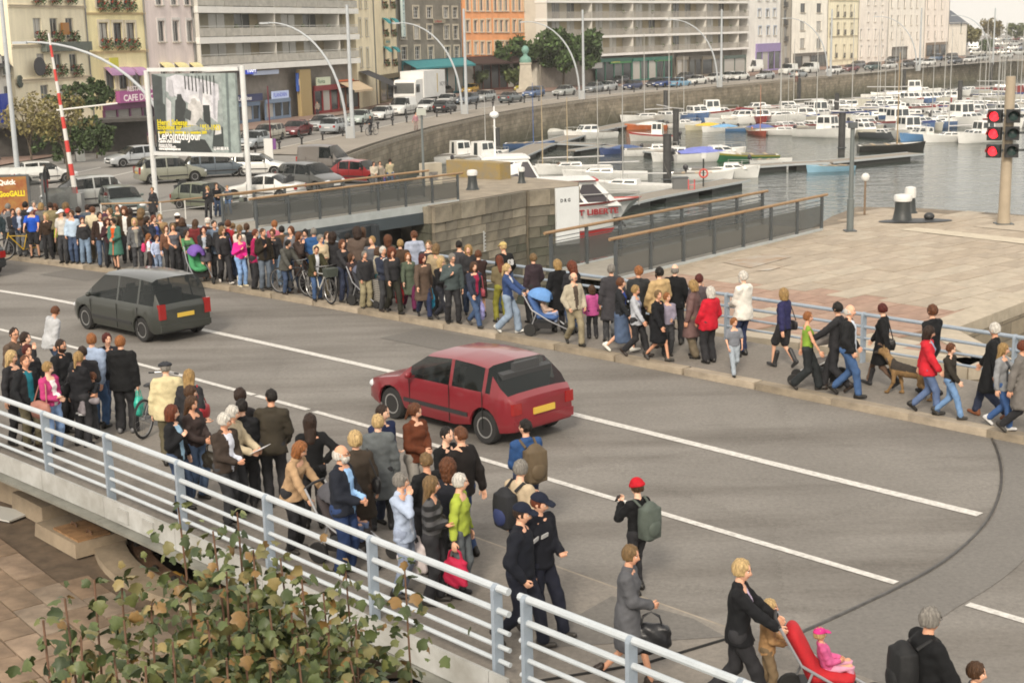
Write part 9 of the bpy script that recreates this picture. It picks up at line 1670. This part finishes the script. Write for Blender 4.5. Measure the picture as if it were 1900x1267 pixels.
for k in range(5200):     # the thick middle of the shrub
 u,v,y = STEMS[int(rg.integers(len(STEMS)))]; u,v,y = STEMS[int(rg.integers(len(STEMS)))] if (u < 310 and v < 1130) or u > 640 or u < 100 else (u,v,y); top = YP(u,v,y); q = rg.uniform(.0,.62)**.9; c = np.array([top[0]+rg.normal()*.24,y+rg.normal()*.24,top[2]-.22-q*2.2]); leaves.append((c,rg.uniform(0,6.28),rg.uniform(.045,.10),rg.normal()*.9,rg.uniform(-1.1,.5),int(rg.choice(8,p=[.18,.23,.21,.14,.08,.04,.03,.09]))))
def dep(l): u,v,d = PJ(l[0]); return (0 if (-20 < u < 1000 and v < 1290) else 100)+d-l[2]*20
leaves.sort(key=dep); restV = []; restF = []; restM = []
LVa = np.array(LV)
for i,(c,a,sz,tw,tl,ci) in enumerate(leaves):
 R = Matrix.Rotation(a-math.pi/2,4,'Z') @ Matrix.Rotation(tl-.5,4,'X') @ Matrix.Rotation(tw,4,'Y')
 if i < 300: inst('leaf',lme[ci],t,(c[0],c[1],c[2]-ZL),R.to_euler(),sz)
 else:
  o = len(restV)*len(LV); restV.append((LVa*sz)@np.array(R.to_3x3()).T+c-np.array([0,0,ZL])); restF += [[q+o for q in f] for f in LF]; restM += [ci]*len(LF)
o = link(D.objects.new('foliage',mesh('foliage',np.concatenate(restV),np.array(restF),LM,restM,True)),t); o['kind'] = 'stuff'
# ---- lettering becomes real mesh
bpy.context.view_layer.update(); dg = bpy.context.evaluated_depsgraph_get()
for o in [o for o in SC.objects if o.type == 'FONT']:
 me = D.meshes.new_from_object(o.evaluated_get(dg)); q = D.objects.new(o.name,me); par,mb = o.parent,o.matrix_basis.copy(); nm_ = o.name; D.objects.remove(o); q.name = nm_; COL.objects.link(q); q.parent = par; q.matrix_basis = mb
# ================================================================== air
b = MB(); b.box((0,430,13),(1480,960,40)); hz = b.build('haze',[M('haze_air',(.8,.8,.8))]); hz['kind'] = 'stuff'; hm = hz.data.materials[0]; nt = hm.node_tree; nt.nodes.remove(nt.nodes['Principled BSDF']); pv = nt.nodes.new('ShaderNodeVolumePrincipled'); pv.inputs['Color'].default_value = (.92,.92,.90,1); pv.inputs['Density'].default_value = .00024; nt.links.new(pv.outputs[0],nt.nodes['Material Output'].inputs['Volume'])
